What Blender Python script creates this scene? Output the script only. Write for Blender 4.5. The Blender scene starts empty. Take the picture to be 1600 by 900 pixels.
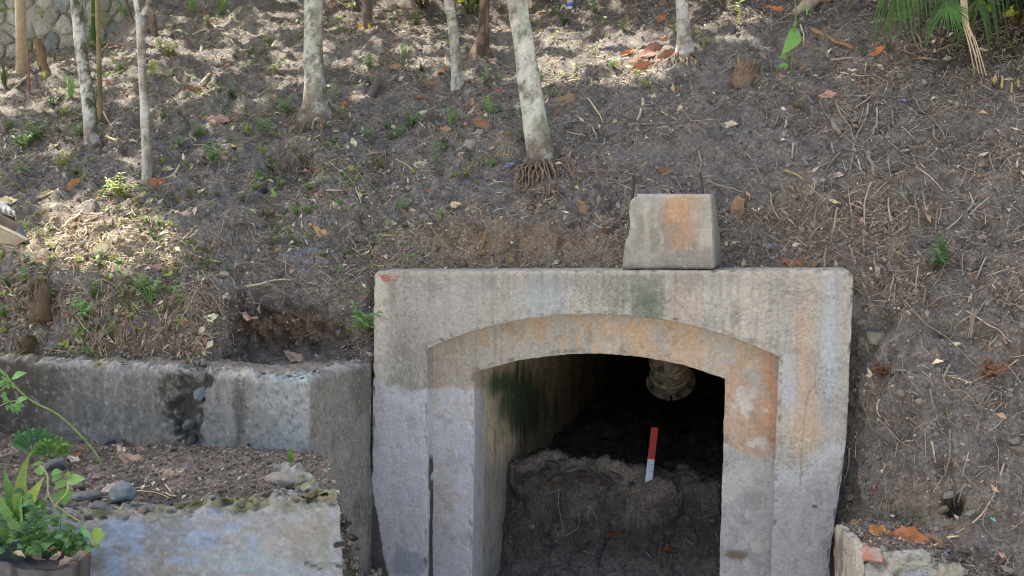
import bpy, bmesh, math, random
import numpy as np
from mathutils import Vector, Matrix
from mathutils.bvhtree import BVHTree

random.seed(7)
RNG = np.random.default_rng(11)
scene = bpy.context.scene
COL = scene.collection

# ------------------------------------------------------------------ camera
CAM = np.array([0.0, -6.0, 2.0])
PITCH = math.atan(120 / 1800)
cam_data = bpy.data.cameras.new("camera")
cam = bpy.data.objects.new("camera", cam_data)
COL.objects.link(cam)
cam.location = CAM
cam.rotation_euler = (math.pi / 2 - PITCH, 0, 0)
cam_data.sensor_width = 36
cam_data.lens = 1800 / 1600 * 36
cam_data.clip_start = 0.05
cam_data.clip_end = 500
cam_data.dof.use_dof = True
cam_data.dof.focus_distance = 5.9
cam_data.dof.aperture_fstop = 6.3
scene.camera = cam

# ------------------------------------------------------------------ light
SUN = np.array([-0.46, 0.26, 0.85]); SUN /= np.linalg.norm(SUN)
world = bpy.data.worlds.new("World")
scene.world = world
world.use_nodes = True
wn = world.node_tree.nodes
sky = wn.new("ShaderNodeTexSky")
sky.sky_type = 'NISHITA'
sky.sun_disc = False
sky.sun_elevation = math.asin(SUN[2])
sky.sun_rotation = math.atan2(SUN[0], SUN[1])
sky.air_density = 1.0
sky.dust_density = 4.0
sky.ozone_density = 1.0
wn["Background"].inputs["Strength"].default_value = 0.13
world.node_tree.links.new(sky.outputs[0], wn["Background"].inputs[0])
sl = bpy.data.lights.new("sun", 'SUN')
sl.energy = 4.0
sl.angle = math.radians(0.53)
sl.color = (1.0, 0.98, 0.94)
sun = bpy.data.objects.new("sun", sl)
COL.objects.link(sun)
sun.rotation_euler = Vector(-SUN).to_track_quat('-Z', 'Y').to_euler()
sun.location = (-8, 5, 15)

vs = scene.view_settings
vs.view_transform = 'Standard'
vs.look = 'None'
vs.gamma = 1
vs.exposure = 1.72
vs.use_white_balance = True
vs.white_balance_temperature = 7300
vs.white_balance_tint = 10
scene.cycles.max_bounces = 6
scene.cycles.use_denoising = True
scene.cycles.denoising_prefilter = 'ACCURATE'
scene.cycles.filter_width = 1.1

# ------------------------------------------------------------------ projection helpers
CP, SP = math.cos(PITCH), math.sin(PITCH)
RIGHT = np.array([1.0, 0, 0]); UP = np.array([0, SP, CP]); FWD = np.array([0, CP, -SP])
F = 1800.0

def rays(px, py):
    px = np.asarray(px, float); py = np.asarray(py, float)
    return (((px - 800) / F)[..., None] * RIGHT - ((py - 450) / F)[..., None] * UP + FWD)

def at(px, py, Y):
    d = rays(px, py)
    t = (np.asarray(Y, float) + 6.0) / d[..., 1]
    return CAM + d * t[..., None]

def proj(P):
    q = np.asarray(P, float) - CAM
    zf = q @ FWD
    return 800 + F * (q @ RIGHT) / zf, 450 - F * (q @ UP) / zf

PHI = math.radians(12)
U = np.array([math.cos(PHI), -math.sin(PHI), 0.0])
W = np.array([math.sin(PHI), math.cos(PHI), 0.0])

def uz(px, py, w=0.0):
    """pixel -> (u, z) on the plane parallel to the portal front at depth w"""
    d = rays(px, py)
    t = (w - CAM @ W) / (d @ W)
    P = CAM + d * t[..., None]
    return np.stack([P @ U, P[..., 2]], -1)

def uwz(u, w, z):
    u = np.asarray(u, float)[..., None]; w = np.asarray(w, float)[..., None]
    P = u * U + w * W
    P[..., 2] = z
    return P

# ------------------------------------------------------------------ noise
def _h(i, j, k, s):
    n = (i * 374761393 + j * 668265263 + k * 1274126177 + s * 974634211) & 0xFFFFFFFF
    n = ((n ^ (n >> 13)) * 1274126177) & 0xFFFFFFFF
    n = ((n ^ (n >> 16)) * 2246822519) & 0xFFFFFFFF
    return ((n ^ (n >> 15)) & 0xFFFFFF) / float(0xFFFFFF)

def vnoise(P, s=0):
    P = np.asarray(P, float)
    if P.shape[-1] == 2:
        P = np.concatenate([P, np.zeros(P.shape[:-1] + (1,))], -1)
    I = np.floor(P).astype(np.int64); f = P - I
    f = f * f * f * (f * (f * 6 - 15) + 10)
    i, j, k = I[..., 0], I[..., 1], I[..., 2]
    x, y, z = f[..., 0], f[..., 1], f[..., 2]
    r = 0
    for a in (0, 1):
        for b in (0, 1):
            for c in (0, 1):
                r = r + _h(i + a, j + b, k + c, s) * (x if a else 1 - x) * (y if b else 1 - y) * (z if c else 1 - z)
    return r * 2 - 1

def fbm(P, s=0, o=4, g=0.5, l=2.03):
    P = np.asarray(P, float)
    r = 0; a = 1; t = 0
    for k in range(o):
        r = r + a * vnoise(P * (l ** k) + 17.3 * k, s + k); t += a; a *= g
    return r / t

def sst(a, b, x):
    t = np.clip((x - a) / (b - a), 0, 1)
    return t * t * (3 - 2 * t)

def L(r, g, b):
    c = np.array([r, g, b], float) / 255
    return np.where(c <= 0.04045, c / 12.92, ((c + 0.055) / 1.055) ** 2.4)

def mixc(c, d, m):
    return c * (1 - m[..., None]) + np.asarray(d) * m[..., None]

def blob(px, py, cx, cy, rx, ry, n=0, soft=0.5):
    """noisy-edged ellipse mask"""
    d = np.sqrt(((px - cx) / rx) ** 2 + ((py - cy) / ry) ** 2) + n
    return 1 - sst(1 - soft, 1 + soft, d)

# ------------------------------------------------------------------ mesh builders
def mk(name, V, Fs, mat=None, col=None, parent=None, smooth=True, local=False, link=True):
    V = np.asarray(V, float)
    if parent is not None and not local:
        V = V - np.array(parent.matrix_world.translation if parent.parent is None else parent.location)
    if not isinstance(Fs, (list, tuple)):
        Fs = [Fs]
    Fs = [np.asarray(f, np.int32) for f in Fs if len(f)]
    me = bpy.data.meshes.new(name)
    me.vertices.add(len(V))
    me.vertices.foreach_set('co', V.astype(np.float32).ravel())
    idx = np.concatenate([f.ravel() for f in Fs])
    tot = np.concatenate([np.full(len(f), f.shape[1], np.int32) for f in Fs])
    st = np.concatenate([[0], np.cumsum(tot)[:-1]]).astype(np.int32)
    me.loops.add(len(idx)); me.loops.foreach_set('vertex_index', idx)
    me.polygons.add(len(tot)); me.polygons.foreach_set('loop_start', st)
    me.polygons.foreach_set('use_smooth', np.full(len(tot), bool(smooth)))
    me.update(calc_edges=True)
    if col is not None:
        col = np.asarray(col, float)
        if col.ndim == 1:
            col = np.tile(col, (len(V), 1))
        ca = me.color_attributes.new('Col', 'FLOAT_COLOR', 'POINT')
        ca.data.foreach_set('color', np.concatenate([np.clip(col, 0, 1), np.ones((len(V), 1))], 1).astype(np.float32).ravel())
    if mat:
        me.materials.append(mat)
    if not link:
        return me
    o = bpy.data.objects.new(name, me)
    COL.objects.link(o)
    if parent is not None:
        o.parent = parent
    return o

def inst(name, me, parent=None):
    o = bpy.data.objects.new(name, me)
    COL.objects.link(o)
    if parent is not None:
        o.parent = parent
    return o

def tag(o, label=None, cat=None, group=None, kind=None):
    if label: o['label'] = label
    if cat: o['category'] = cat
    if group: o['group'] = group
    if kind: o['kind'] = kind
    return o

def thing(name, label, cat, loc=(0, 0, 0), group=None):
    o = bpy.data.objects.new(name, None)
    o.empty_display_size = 0.1
    COL.objects.link(o)
    o.location = loc
    bpy.context.view_layer.update() if False else None
    o.matrix_world = Matrix.Translation(Vector(loc))
    return tag(o, label, cat, group)

def grid_faces(nr, nc, flip=False):
    a = (np.arange(nr - 1)[:, None] * nc + np.arange(nc - 1)[None]).ravel()
    f = np.stack([a, a + 1, a + nc + 1, a + nc], 1)
    return f[:, ::-1] if flip else f

def tube(path, rad, ns=6, cap=True):
    P = np.asarray(path, float); n = len(P)
    rad = np.broadcast_to(np.asarray(rad, float), (n,))
    T = np.gradient(P, axis=0); T /= np.linalg.norm(T, axis=1)[:, None] + 1e-9
    a = np.array([0, 0, 1.0]) if abs(T[0, 2]) < .9 else np.array([1.0, 0, 0])
    N = np.cross(T[0], a); N /= np.linalg.norm(N)
    V = []
    th = np.arange(ns) * 2 * np.pi / ns
    for i in range(n):
        N = N - T[i] * (N @ T[i]); N /= np.linalg.norm(N) + 1e-9
        B = np.cross(T[i], N)
        V.append(P[i] + rad[i] * (np.cos(th)[:, None] * N + np.sin(th)[:, None] * B))
    V = np.concatenate(V)
    i = np.arange(n - 1)[:, None] * ns; j = np.arange(ns)[None]
    q = np.stack([i + j, i + (j + 1) % ns, i + ns + (j + 1) % ns, i + ns + j], -1).reshape(-1, 4)
    Fs = [q]
    if cap:
        V = np.concatenate([V, P[:1], P[-1:]])
        c0, c1 = n * ns, n * ns + 1
        jj = np.arange(ns)
        Fs.append(np.concatenate([np.stack([(jj + 1) % ns, jj, np.full(ns, c0)], 1),
                                  np.stack([(n - 1) * ns + jj, (n - 1) * ns + (jj + 1) % ns, np.full(ns, c1)], 1)]))
    return V, Fs

def resample(pts, n):
    pts = np.asarray(pts, float)
    if len(pts) > 2:                       # Catmull-Rom through the points
        ext = np.concatenate([[2 * pts[0] - pts[1]], pts, [2 * pts[-1] - pts[-2]]])
        out = []
        for t in np.linspace(0, len(pts) - 1 - 1e-6, n):
            i = int(t); f = t - i
            p0, p1, p2, p3 = ext[i], ext[i + 1], ext[i + 2], ext[i + 3]
            out.append(.5 * (2 * p1 + (p2 - p0) * f + (2 * p0 - 5 * p1 + 4 * p2 - p3) * f * f + (3 * p1 - p0 - 3 * p2 + p3) * f ** 3))
        return np.array(out)
    t = np.linspace(0, 1, n)[:, None]
    return pts[0] * (1 - t) + pts[1] * t

def join(parts):
    """list of (V, Fs) -> one (V, Fs)"""
    Vs, tri, quad, o = [], [], [], 0
    for V, Fs in parts:
        if not isinstance(Fs, (list, tuple)): Fs = [Fs]
        for f in Fs:
            f = np.asarray(f)
            if len(f): (tri if f.shape[1] == 3 else quad).append(f + o)
        Vs.append(V); o += len(V)
    out = []
    if tri: out.append(np.concatenate(tri))
    if quad: out.append(np.concatenate(quad))
    return np.concatenate(Vs), out

def scatter(name, variants, pos, R, sc, colors, mat, smooth=False, parent=None):
    """many small copies joined to one mesh; variants: list of (V, F tri)"""
    Vs, Fs, Cs, o = [], [], [], 0
    which = RNG.integers(0, len(variants), len(pos))
    for k, (v, f) in enumerate(variants):
        m = which == k
        if not m.any(): continue
        s = sc[m]
        s = s[:, None] if s.ndim == 1 else s
        X = np.einsum('nij,nvj->nvi', R[m], v[None] * s[:, None, :]) + pos[m][:, None]
        n = m.sum()
        Vs.append(X.reshape(-1, 3))
        Fs.append((f[None] + (np.arange(n) * len(v))[:, None, None] + o).reshape(-1, f.shape[1]))
        Cs.append(np.repeat(colors[m], len(v), 0))
        o += n * len(v)
    return mk(name, np.concatenate(Vs), [np.concatenate(Fs)], mat, np.concatenate(Cs), parent, smooth)

def frames(N, ang, tilt=0):
    """rotation matrices with local Z = N (jittered), X at angle ang in the tangent plane"""
    N = N / np.linalg.norm(N, axis=1)[:, None]
    a = np.where(np.abs(N[:, 2:3]) < .95, np.array([[0, 0, 1.0]]), np.array([[1.0, 0, 0]]))
    X = np.cross(a, N); X /= np.linalg.norm(X, axis=1)[:, None]
    Y = np.cross(N, X)
    c, s = np.cos(ang)[:, None], np.sin(ang)[:, None]
    return np.stack([c * X + s * Y, -s * X + c * Y, N], -1)

# ------------------------------------------------------------------ materials
def nodes_of(name):
    m = bpy.data.materials.new(name); m.use_nodes = True
    nt = m.node_tree
    return m, nt, nt.nodes, nt.links, nt.nodes["Principled BSDF"]

def surf_mat(name, source='Col', rough=.9, spec=.25, grain=((60, .25),), bump=((40, .3, .01),), translucent=0, patches=()):
    """colour from the mesh attribute (or the object colour), procedural grain and relief"""
    m, nt, N, LK, B = nodes_of(name)
    if source == 'Col':
        a = N.new("ShaderNodeAttribute"); a.attribute_name = 'Col'; c = a.outputs['Color']
    else:
        a = N.new("ShaderNodeObjectInfo"); c = a.outputs['Color']
    tc = N.new("ShaderNodeTexCoord")
    for sc_, amt in grain:
        t = N.new("ShaderNodeTexNoise"); t.inputs['Scale'].default_value = sc_; t.inputs['Detail'].default_value = 5
        t.inputs['Roughness'].default_value = .65
        LK.new(tc.outputs['Object'], t.inputs['Vector'])
        r = N.new("ShaderNodeMapRange"); r.inputs[1].default_value = .3; r.inputs[2].default_value = .7
        r.inputs[3].default_value = 1 - amt; r.inputs[4].default_value = 1 + amt
        LK.new(t.outputs['Fac'], r.inputs[0])
        x = N.new("ShaderNodeVectorMath"); x.operation = 'SCALE'
        LK.new(c, x.inputs[0]); LK.new(r.outputs[0], x.inputs['Scale'])
        c = x.outputs[0]
    for sc_, lo, hi, pc, amt in patches:                       # crisp-edged fractal patches of another colour
        t = N.new("ShaderNodeTexNoise"); t.inputs['Scale'].default_value = sc_; t.inputs['Detail'].default_value = 9
        t.inputs['Roughness'].default_value = .68
        LK.new(tc.outputs['Object'], t.inputs['Vector'])
        r = N.new("ShaderNodeMapRange"); r.inputs[1].default_value = lo; r.inputs[2].default_value = hi
        r.inputs[3].default_value = 0; r.inputs[4].default_value = amt
        LK.new(t.outputs['Fac'], r.inputs[0])
        x = N.new("ShaderNodeMix"); x.data_type = 'RGBA'; x.inputs[7].default_value = (*pc, 1)
        LK.new(r.outputs[0], x.inputs[0]); LK.new(c, x.inputs[6]); c = x.outputs[2]
    LK.new(c, B.inputs['Base Color'])
    B.inputs['Roughness'].default_value = rough
    B.inputs['Specular IOR Level'].default_value = spec
    prev = None
    for sc_, st, dist in bump:
        t = N.new("ShaderNodeTexNoise"); t.inputs['Scale'].default_value = sc_; t.inputs['Detail'].default_value = 6
        t.inputs['Roughness'].default_value = .6
        LK.new(tc.outputs['Object'], t.inputs['Vector'])
        b = N.new("ShaderNodeBump"); b.inputs['Strength'].default_value = st; b.inputs['Distance'].default_value = dist
        LK.new(t.outputs['Fac'], b.inputs['Height'])
        if prev: LK.new(prev, b.inputs['Normal'])
        prev = b.outputs['Normal']
    if prev: LK.new(prev, B.inputs['Normal'])
    if translucent:
        tr = N.new("ShaderNodeBsdfTranslucent"); LK.new(c, tr.inputs['Color'])
        mx = N.new("ShaderNodeMixShader"); mx.inputs[0].default_value = translucent
        LK.new(B.outputs[0], mx.inputs[1]); LK.new(tr.outputs[0], mx.inputs[2])
        LK.new(mx.outputs[0], N["Material Output"].inputs['Surface'])
    return m

M_SOIL = surf_mat('soil', grain=((18, .22), (55, .42), (150, .42)), bump=((30, .6, .05), (90, .7, .02), (260, .6, .006)), rough=.95, spec=.12)
M_CONC = surf_mat('weathered_concrete', patches=((7, .56, .62, L(112, 108, 100), .30), (16, .60, .66, L(196, 191, 180), .30), (34, .62, .67, L(88, 85, 78), .38), (5, .60, .70, L(150, 128, 104), .25)), grain=((60, .16), (200, .16)), bump=((18, .25, .01), (130, .45, .006), (420, .4, .002)), rough=.88, spec=.2)
M_BARK = surf_mat('bark', grain=((50, .18), (200, .15)), bump=((40, .5, .01), (150, .4, .004)), rough=.9, spec=.2)
M_LICHEN = surf_mat('lichen_bark', patches=((11, .50, .57, L(190, 190, 182), .55), (22, .56, .62, L(96, 90, 78), .6), (9, .60, .66, L(122, 132, 94), .6), (40, .60, .65, L(212, 212, 204), .55)), grain=((60, .2), (200, .15)), bump=((40, .6, .012), (150, .4, .004)), rough=.9, spec=.2)
M_LITTER = surf_mat('leaf_litter', grain=((80, .15),), bump=(), rough=.85, spec=.2)
M_GCOVER = surf_mat('ground_cover', grain=((50, .15),), bump=(), rough=.6, spec=.3, translucent=.25)
M_CROWN = surf_mat('crown_leaves', grain=((20, .2),), bump=(), rough=.55, spec=.35, translucent=.3)
M_LEAF = surf_mat('dry_leaf', 'obj', patches=((3.5, .52, .62, L(112, 88, 70), .6), (9, .58, .64, L(84, 66, 54), .55), (6, .62, .70, L(196, 176, 148), .4)), grain=((25, .22), (90, .15)), bump=((60, .5, .004),), rough=.7, spec=.3)
M_GREEN = surf_mat('green_leaf', 'obj', patches=((5, .58, .68, L(150, 160, 84), .35), (9, .64, .70, L(120, 104, 66), .4)), grain=((18, .2), (70, .1)), bump=((50, .3, .002),), rough=.5, spec=.35, translucent=.22)
M_WOOD = surf_mat('dead_wood', 'obj', grain=((40, .25), (160, .2)), bump=((70, .5, .004),), rough=.9, spec=.15)
M_STONE = surf_mat('stone', 'obj', grain=((3, .2), (14, .25)), bump=((3, .35, .3), (12, .5, .1)), rough=.85, spec=.25)
M_METAL = surf_mat('weathered_metal', 'obj', grain=((12, .2), (60, .12)), bump=((30, .15, .003),), rough=.6, spec=.4)
M_PLASTIC = surf_mat('worn_plastic', 'obj', grain=((20, .08), (90, .06)), bump=((40, .1, .002),), rough=.45, spec=.4)
M_PAINT = surf_mat('worn_paint', 'obj', grain=((25, .1), (120, .1)), bump=((60, .15, .002),), rough=.6, spec=.3)

def ocol(o, c):
    o.color = (c[0], c[1], c[2], 1)
    return o
# ================================================================== HILLSIDE
CTL = {  # px: (py, Y) rows: base, wall back, bank foot, bank top, then up the slope
 -700: [(900, .0), (620, .0), (560, .1), (470, .35), (350, 1.0), (265, 1.9), (190, 3.3), (120, 5.6), (95, 7.5), (75, 9), (30, 11), (-100, 14)],
 -100: [(900, -.05), (600, -.05), (552, .02), (455, .2), (335, .95), (255, 1.75), (178, 3.1), (114, 5.5), (96, 6.8), (80, 8), (20, 10), (-150, 14)],
 0:    [(900, -.1), (590, -.1), (551, -.05), (450, .12), (330, .9), (250, 1.7), (172, 3.0), (110, 5.3), (92, 6.6), (76, 8), (20, 10), (-150, 14)],
 120:  [(900, -.2), (592, -.2), (553, -.14), (450, .03), (330, .87), (250, 1.62), (170, 2.85), (100, 5.0), (80, 6.1), (60, 7.5), (0, 9.5), (-200, 13)],
 165:  [(900, -.24), (594, -.24), (554, -.18), (452, .0), (330, .85), (250, 1.6), (170, 2.78), (100, 4.8), (72, 5.9), (55, 6.8), (-20, 9), (-250, 12)],
 215:  [(900, -.28), (596, -.28), (555, -.2), (452, -.03), (330, .83), (250, 1.55), (170, 2.67), (97, 4.2), (36, 5.4), (2, 6.3), (-70, 8), (-300, 12)],
 325:  [(900, -.36), (598, -.36), (556, -.27), (455, -.06), (330, .8), (250, 1.5), (170, 2.5), (100, 3.8), (40, 5.2), (0, 6.2), (-80, 8), (-300, 12)],
 350:  [(900, -.38), (598, -.38), (557, -.1), (456, .05), (330, .82), (250, 1.5), (170, 2.5), (100, 3.75), (40, 5.15), (0, 6.2), (-80, 8), (-300, 12)],
 380:  [(900, -.40), (598, -.40), (554, .32), (460, .21), (330, .85), (250, 1.48), (170, 2.45), (100, 3.7), (40, 5.1), (0, 6.1), (-80, 8), (-300, 12)],
 480:  [(900, -.42), (598, -.42), (553, .35), (459, .24), (330, .86), (250, 1.42), (170, 2.35), (100, 3.6), (40, 5.0), (0, 6.0), (-80, 8), (-300, 12)],
 545:  [(900, -.1), (598, -.1), (554, .33), (456, .28), (330, .88), (250, 1.4), (170, 2.3), (100, 3.5), (40, 4.9), (0, 5.9), (-80, 7.8), (-300, 12)],
 577:  [(900, .2), (600, .2), (556, .24), (450, .36), (335, .92), (250, 1.4), (170, 2.3), (100, 3.4), (40, 4.8), (0, 5.8), (-80, 7.6), (-300, 12)],
 592:  [(432, .44), (427, .45), (417, .47), (385, .6), (332, .93), (250, 1.42), (170, 2.3), (100, 3.4), (40, 4.7), (0, 5.7), (-80, 7.5), (-300, 12)],
 700:  [(432, .37), (427, .38), (416, .40), (350, .52), (330, .75), (250, 1.3), (170, 2.15), (100, 3.2), (40, 4.4), (0, 5.4), (-80, 7.2), (-300, 12)],
 800:  [(432, .29), (427, .30), (416, .32), (348, .46), (322, .65), (250, 1.15), (170, 2.0), (100, 3.0), (40, 4.1), (0, 5.0), (-80, 6.8), (-300, 11)],
 960:  [(430, .18), (425, .19), (416, .21), (360, .36), (325, .52), (250, .95), (170, 1.6), (100, 2.4), (40, 3.3), (0, 4.0), (-80, 5.5), (-300, 9)],
 1150: [(430, .04), (425, .05), (416, .07), (370, .2), (325, .35), (250, .7), (170, 1.2), (100, 1.75), (40, 2.4), (0, 2.9), (-80, 4), (-300, 7)],
 1284: [(430, -.06), (425, -.05), (416, -.03), (380, .1), (328, .22), (250, .58), (170, 1.05), (100, 1.5), (40, 2.05), (0, 2.45), (-80, 3.3), (-300, 6.2)],
 1292: [(950, -.2), (700, -.15), (417, -.04), (380, .09), (328, .21), (250, .57), (170, 1.04), (100, 1.5), (40, 2.0), (0, 2.4), (-80, 3.3), (-300, 6.2)],
 1331: [(950, -.3), (700, -.26), (440, -.2), (382, .0), (330, .14), (250, .5), (170, .95), (100, 1.4), (40, 1.85), (0, 2.2), (-80, 3), (-300, 6)],
 1380: [(950, -.72), (700, -.46), (480, -.3), (400, -.06), (330, .15), (250, .5), (170, .93), (100, 1.4), (40, 1.85), (0, 2.2), (-80, 3), (-300, 5.8)],
 1450: [(950, -.98), (700, -.64), (500, -.36), (420, -.15), (330, .13), (250, .48), (170, .9), (100, 1.35), (40, 1.8), (0, 2.15), (-80, 3), (-300, 5.5)],
 1600: [(950, -1.15), (700, -.78), (500, -.42), (420, -.22), (330, .1), (250, .4), (170, .75), (100, 1.15), (40, 1.65), (0, 2.1), (-80, 3), (-300, 5.5)],
 1750: [(950, -1.2), (700, -.85), (500, -.48), (420, -.26), (330, .05), (250, .35), (170, .7), (100, 1.1), (40, 1.6), (0, 2.0), (-80, 3), (-300, 5.5)],
 2300: [(950, -1.3), (700, -.9), (500, -.5), (420, -.3), (330, .0), (250, .3), (170, .6), (100, 1.0), (40, 1.5), (0, 2.0), (-80, 3), (-300, 5.5)],
}
cx = np.array(sorted(CTL)); ctl = np.array([CTL[c] for c in cx], float)
seg = [40, 30, 62, 62, 46, 46, 42, 34, 24, 16, 8]
vv = np.concatenate([np.arange(n) / n + k for k, n in enumerate(seg)] + [[11.0]])
pxs = np.concatenate([np.arange(-700, -60, 30), np.arange(-60, 1660, 3.1), np.arange(1670, 2301, 30)])
G = np.empty((len(vv), len(pxs), 2))
for d in range(2):
    tmp = np.stack([np.interp(pxs, cx, ctl[:, k, d]) for k in range(12)])       # rows x cols
    for j in range(len(pxs)):
        G[:, j, d] = np.interp(vv, np.arange(12), tmp[:, j])
def boxr(A, r, axis):
    k = np.ones(2 * r + 1) / (2 * r + 1)
    pad = [(0, 0)] * A.ndim; pad[axis] = (r, r)
    B = np.pad(A, pad, mode='edge')
    return np.apply_along_axis(lambda m: np.convolve(m, k, 'valid'), axis, B)
G2 = boxr(boxr(G, 7, 0), 7, 0)
G2 = boxr(G2, 2, 1)
TP = at(G2[..., 0] * 0 + pxs[None], G2[..., 0], G2[..., 1])

def normals(P):
    a = np.gradient(P, axis=0); b = np.gradient(P, axis=1)
    n = np.cross(b, a); n /= np.linalg.norm(n, axis=-1)[..., None] + 1e-12
    n *= np.where(n[..., 1:2] * 1.0 - n[..., 2:3] > 0, -1, 1)      # face up / to -Y
    return n
TN = normals(TP)
gx, gy = proj(TP)
over_portal = sst(560, 600, gx) * (1 - sst(1290, 1345, gx)) * sst(350, 416, gy)
amp = 1 - over_portal * .85
amp = amp * (1 - .5 * sst(555, 580, gy) * (gx < 590))
far = sst(1.0, 5.0, TP[..., 1])
d0 = fbm(TP * 1.6, 3, 3) * .06 + fbm(TP * 5.0, 9, 3) * .05 + fbm(TP * 14, 21, 3) * .028
rid = 1 - np.abs(fbm(TP * np.array([7, 7, 4.]), 40, 3)); d0 += (rid - .75) * .05 + np.maximum(fbm(TP * 24, 61, 2), 0) * .032
d0 += np.abs(fbm(TP * 40, 33, 2)) * .018
# rough chopped cut behind the portal and in the bank hollow
cutm = np.maximum(blob(gx, gy, 810, 380, 165, 36), blob(gx, gy, 455, 505, 115, 48))
d0 += cutm * (np.abs(fbm(TP * np.array([16, 16, 7.]), 55, 3)) * .075 - .02)
# mossy undercut on the slope, small burrow and holes low on the right
d0 -= .11 * blob(gx, gy, 455, 268, 42, 26, fbm(TP * 9, 5, 2) * .4) - .05 * blob(gx, gy, 455, 232, 45, 14)
d0 -= .12 * blob(gx, gy, 1489, 788, 15, 17, fbm(TP * 20, 6, 2) * .3)
d0 -= .05 * blob(gx, gy, 1370, 480, 30, 40) + .05 * blob(gx, gy, 1500, 520, 60, 12)
d0 -= .06 * blob(gx, gy, 240, 205, 30, 16, fbm(TP * 9, 5, 2) * .4)
d0 += .05 * blob(gx, gy, 1300, 300, 70, 40) + .05 * blob(gx, gy, 1530, 300, 60, 40)
TP = TP + TN * (d0 * amp)[..., None]
TN = normals(TP)
gx, gy = proj(TP)

n1 = fbm(TP * 3, 70, 3); n2 = fbm(TP * 11, 71, 3); n3 = fbm(TP * 30, 72, 2)
soil = L(132, 126, 121)[None, None] * np.ones(TP.shape)
soil = mixc(soil, L(112, 107, 103), sst(1050, 1450, gx) * .8)                     # browner earth to the right
soil = mixc(soil, L(56, 45, 36), sst(1370, 1500, gx) * (1 - sst(50, 160, gy)) * .95)  # top right soil darkened in its colour to stand in for deep shade
soil = mixc(soil, L(142, 120, 98), blob(gx, gy, 800, 384, 180, 38, n2 * .5, .6) * .8)
soil = mixc(soil, L(120, 96, 78), blob(gx, gy, 440, 515, 85, 38, n2 * .6, .6) * .75)
soil = mixc(soil, L(76, 74, 76), blob(gx, gy, 420, 475, 75, 22, n2 * .5, .6) * .7)
soil = mixc(soil, L(132, 134, 150), blob(gx, gy, 490, 400, 34, 24, n2 * .6, .7) * .8)
soil = mixc(soil, L(128, 116, 98), blob(gx, gy, 1450, 800, 100, 45, n2 * .6, .8) * .6)
soil = mixc(soil, L(112, 104, 78), blob(gx, gy, 1390, 335, 70, 30, n2 * .7, .8) * .6)
soil = mixc(soil, L(130, 118, 88), blob(gx, gy, 1240, 310, 50, 40, n2 * .7, .8) * .35)
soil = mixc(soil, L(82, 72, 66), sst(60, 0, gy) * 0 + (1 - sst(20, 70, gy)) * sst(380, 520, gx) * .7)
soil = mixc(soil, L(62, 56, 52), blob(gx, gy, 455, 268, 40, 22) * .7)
soil = mixc(soil, L(156, 149, 140), sst(.12, .5, n3) * .4)
soil = mixc(soil, L(84, 78, 73), sst(.05, .45, -n2) * .55)
soil = mixc(soil, L(128, 119, 108), sst(.1, .45, n1) * .3)
soil = mixc(soil, L(172, 156, 132), blob(gx, gy, 150, 378, 130, 45, n2 * .6, .6) * .75)        # dry chips
nr, nc = TP.shape[:2]
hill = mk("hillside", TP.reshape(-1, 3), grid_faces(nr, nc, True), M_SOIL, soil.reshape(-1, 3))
tag(hill, "steep bare earth hillside with roots and dry litter behind the concrete portal", "hillside", kind="structure")

# ground sheet in front (below the frame) reaching far away, made pale to bounce light
gxs = np.concatenate([np.linspace(-200, -12, 14), np.linspace(-10, 10, 60), np.linspace(12, 200, 14)])
gys = np.concatenate([np.linspace(-200, -12, 14), np.linspace(-10, 3, 40), np.linspace(5, 200, 14)])
GX, GY = np.meshgrid(gxs, gys)
GZ = -.32 + .03 * fbm(np.stack([GX * .8, GY * .8], -1), 4, 3)
gp = np.stack([GX, GY, GZ], -1)
gcol = mixc(np.ones(gp.shape) * L(206, 201, 192), L(184, 179, 168), sst(0, .4, fbm(gp * .6, 8, 3)))
ground = mk("ground", gp.reshape(-1, 3), grid_faces(len(gys), len(gxs)), M_SOIL, gcol.reshape(-1, 3))
tag(ground, "unseen ground in front of the portal, made pale to bounce light", "ground", kind="structure")

# ================================================================== PORTAL
portal = thing("tunnel_portal", "stained concrete tunnel entrance with stepped arch set into the hillside", "tunnel entrance", uwz(np.array(.45), np.array(0.), np.array(-.3)))

def arch3(a, b, c, n):
    """circle arc through three (u,z) points"""
    ax, ay = a; bx, by = b; cx_, cy_ = c
    d = 2 * (ax * (by - cy_) + bx * (cy_ - ay) + cx_ * (ay - by))
    ux = ((ax**2 + ay**2) * (by - cy_) + (bx**2 + by**2) * (cy_ - ay) + (cx_**2 + cy_**2) * (ay - by)) / d
    uy = ((ax**2 + ay**2) * (cx_ - bx) + (bx**2 + by**2) * (ax - cx_) + (cx_**2 + cy_**2) * (bx - ax)) / d
    r = math.hypot(ax - ux, ay - uy)
    t0 = math.atan2(ay - uy, ax - ux); t1 = math.atan2(cy_ - uy, cx_ - ux)
    t = np.linspace(t0, t1, n)
    return np.stack([ux + r * np.cos(t), uy + r * np.sin(t)], 1)

def path_len(pts, n):
    pts = np.asarray(pts, float)
    s = np.concatenate([[0], np.cumsum(np.linalg.norm(np.diff(pts, axis=0), axis=1))])
    t = np.linspace(0, s[-1], n)
    return np.stack([np.interp(t, s, pts[:, 0]), np.interp(t, s, pts[:, 1])], 1)

NL, NA = 230, 380
zb = -.34
def legs_arch(l0, l1, top, r1, r0, w):
    a = uz(*l1, w); c = uz(*r1, w); b = uz(*top, w)
    lb = uz(*l0, w); rb = uz(*r0, w)
    return np.concatenate([path_len([lb, a], NL)[:-1], arch3(a, b, c, NA), path_len([c, rb], NL)[1:]])

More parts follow.
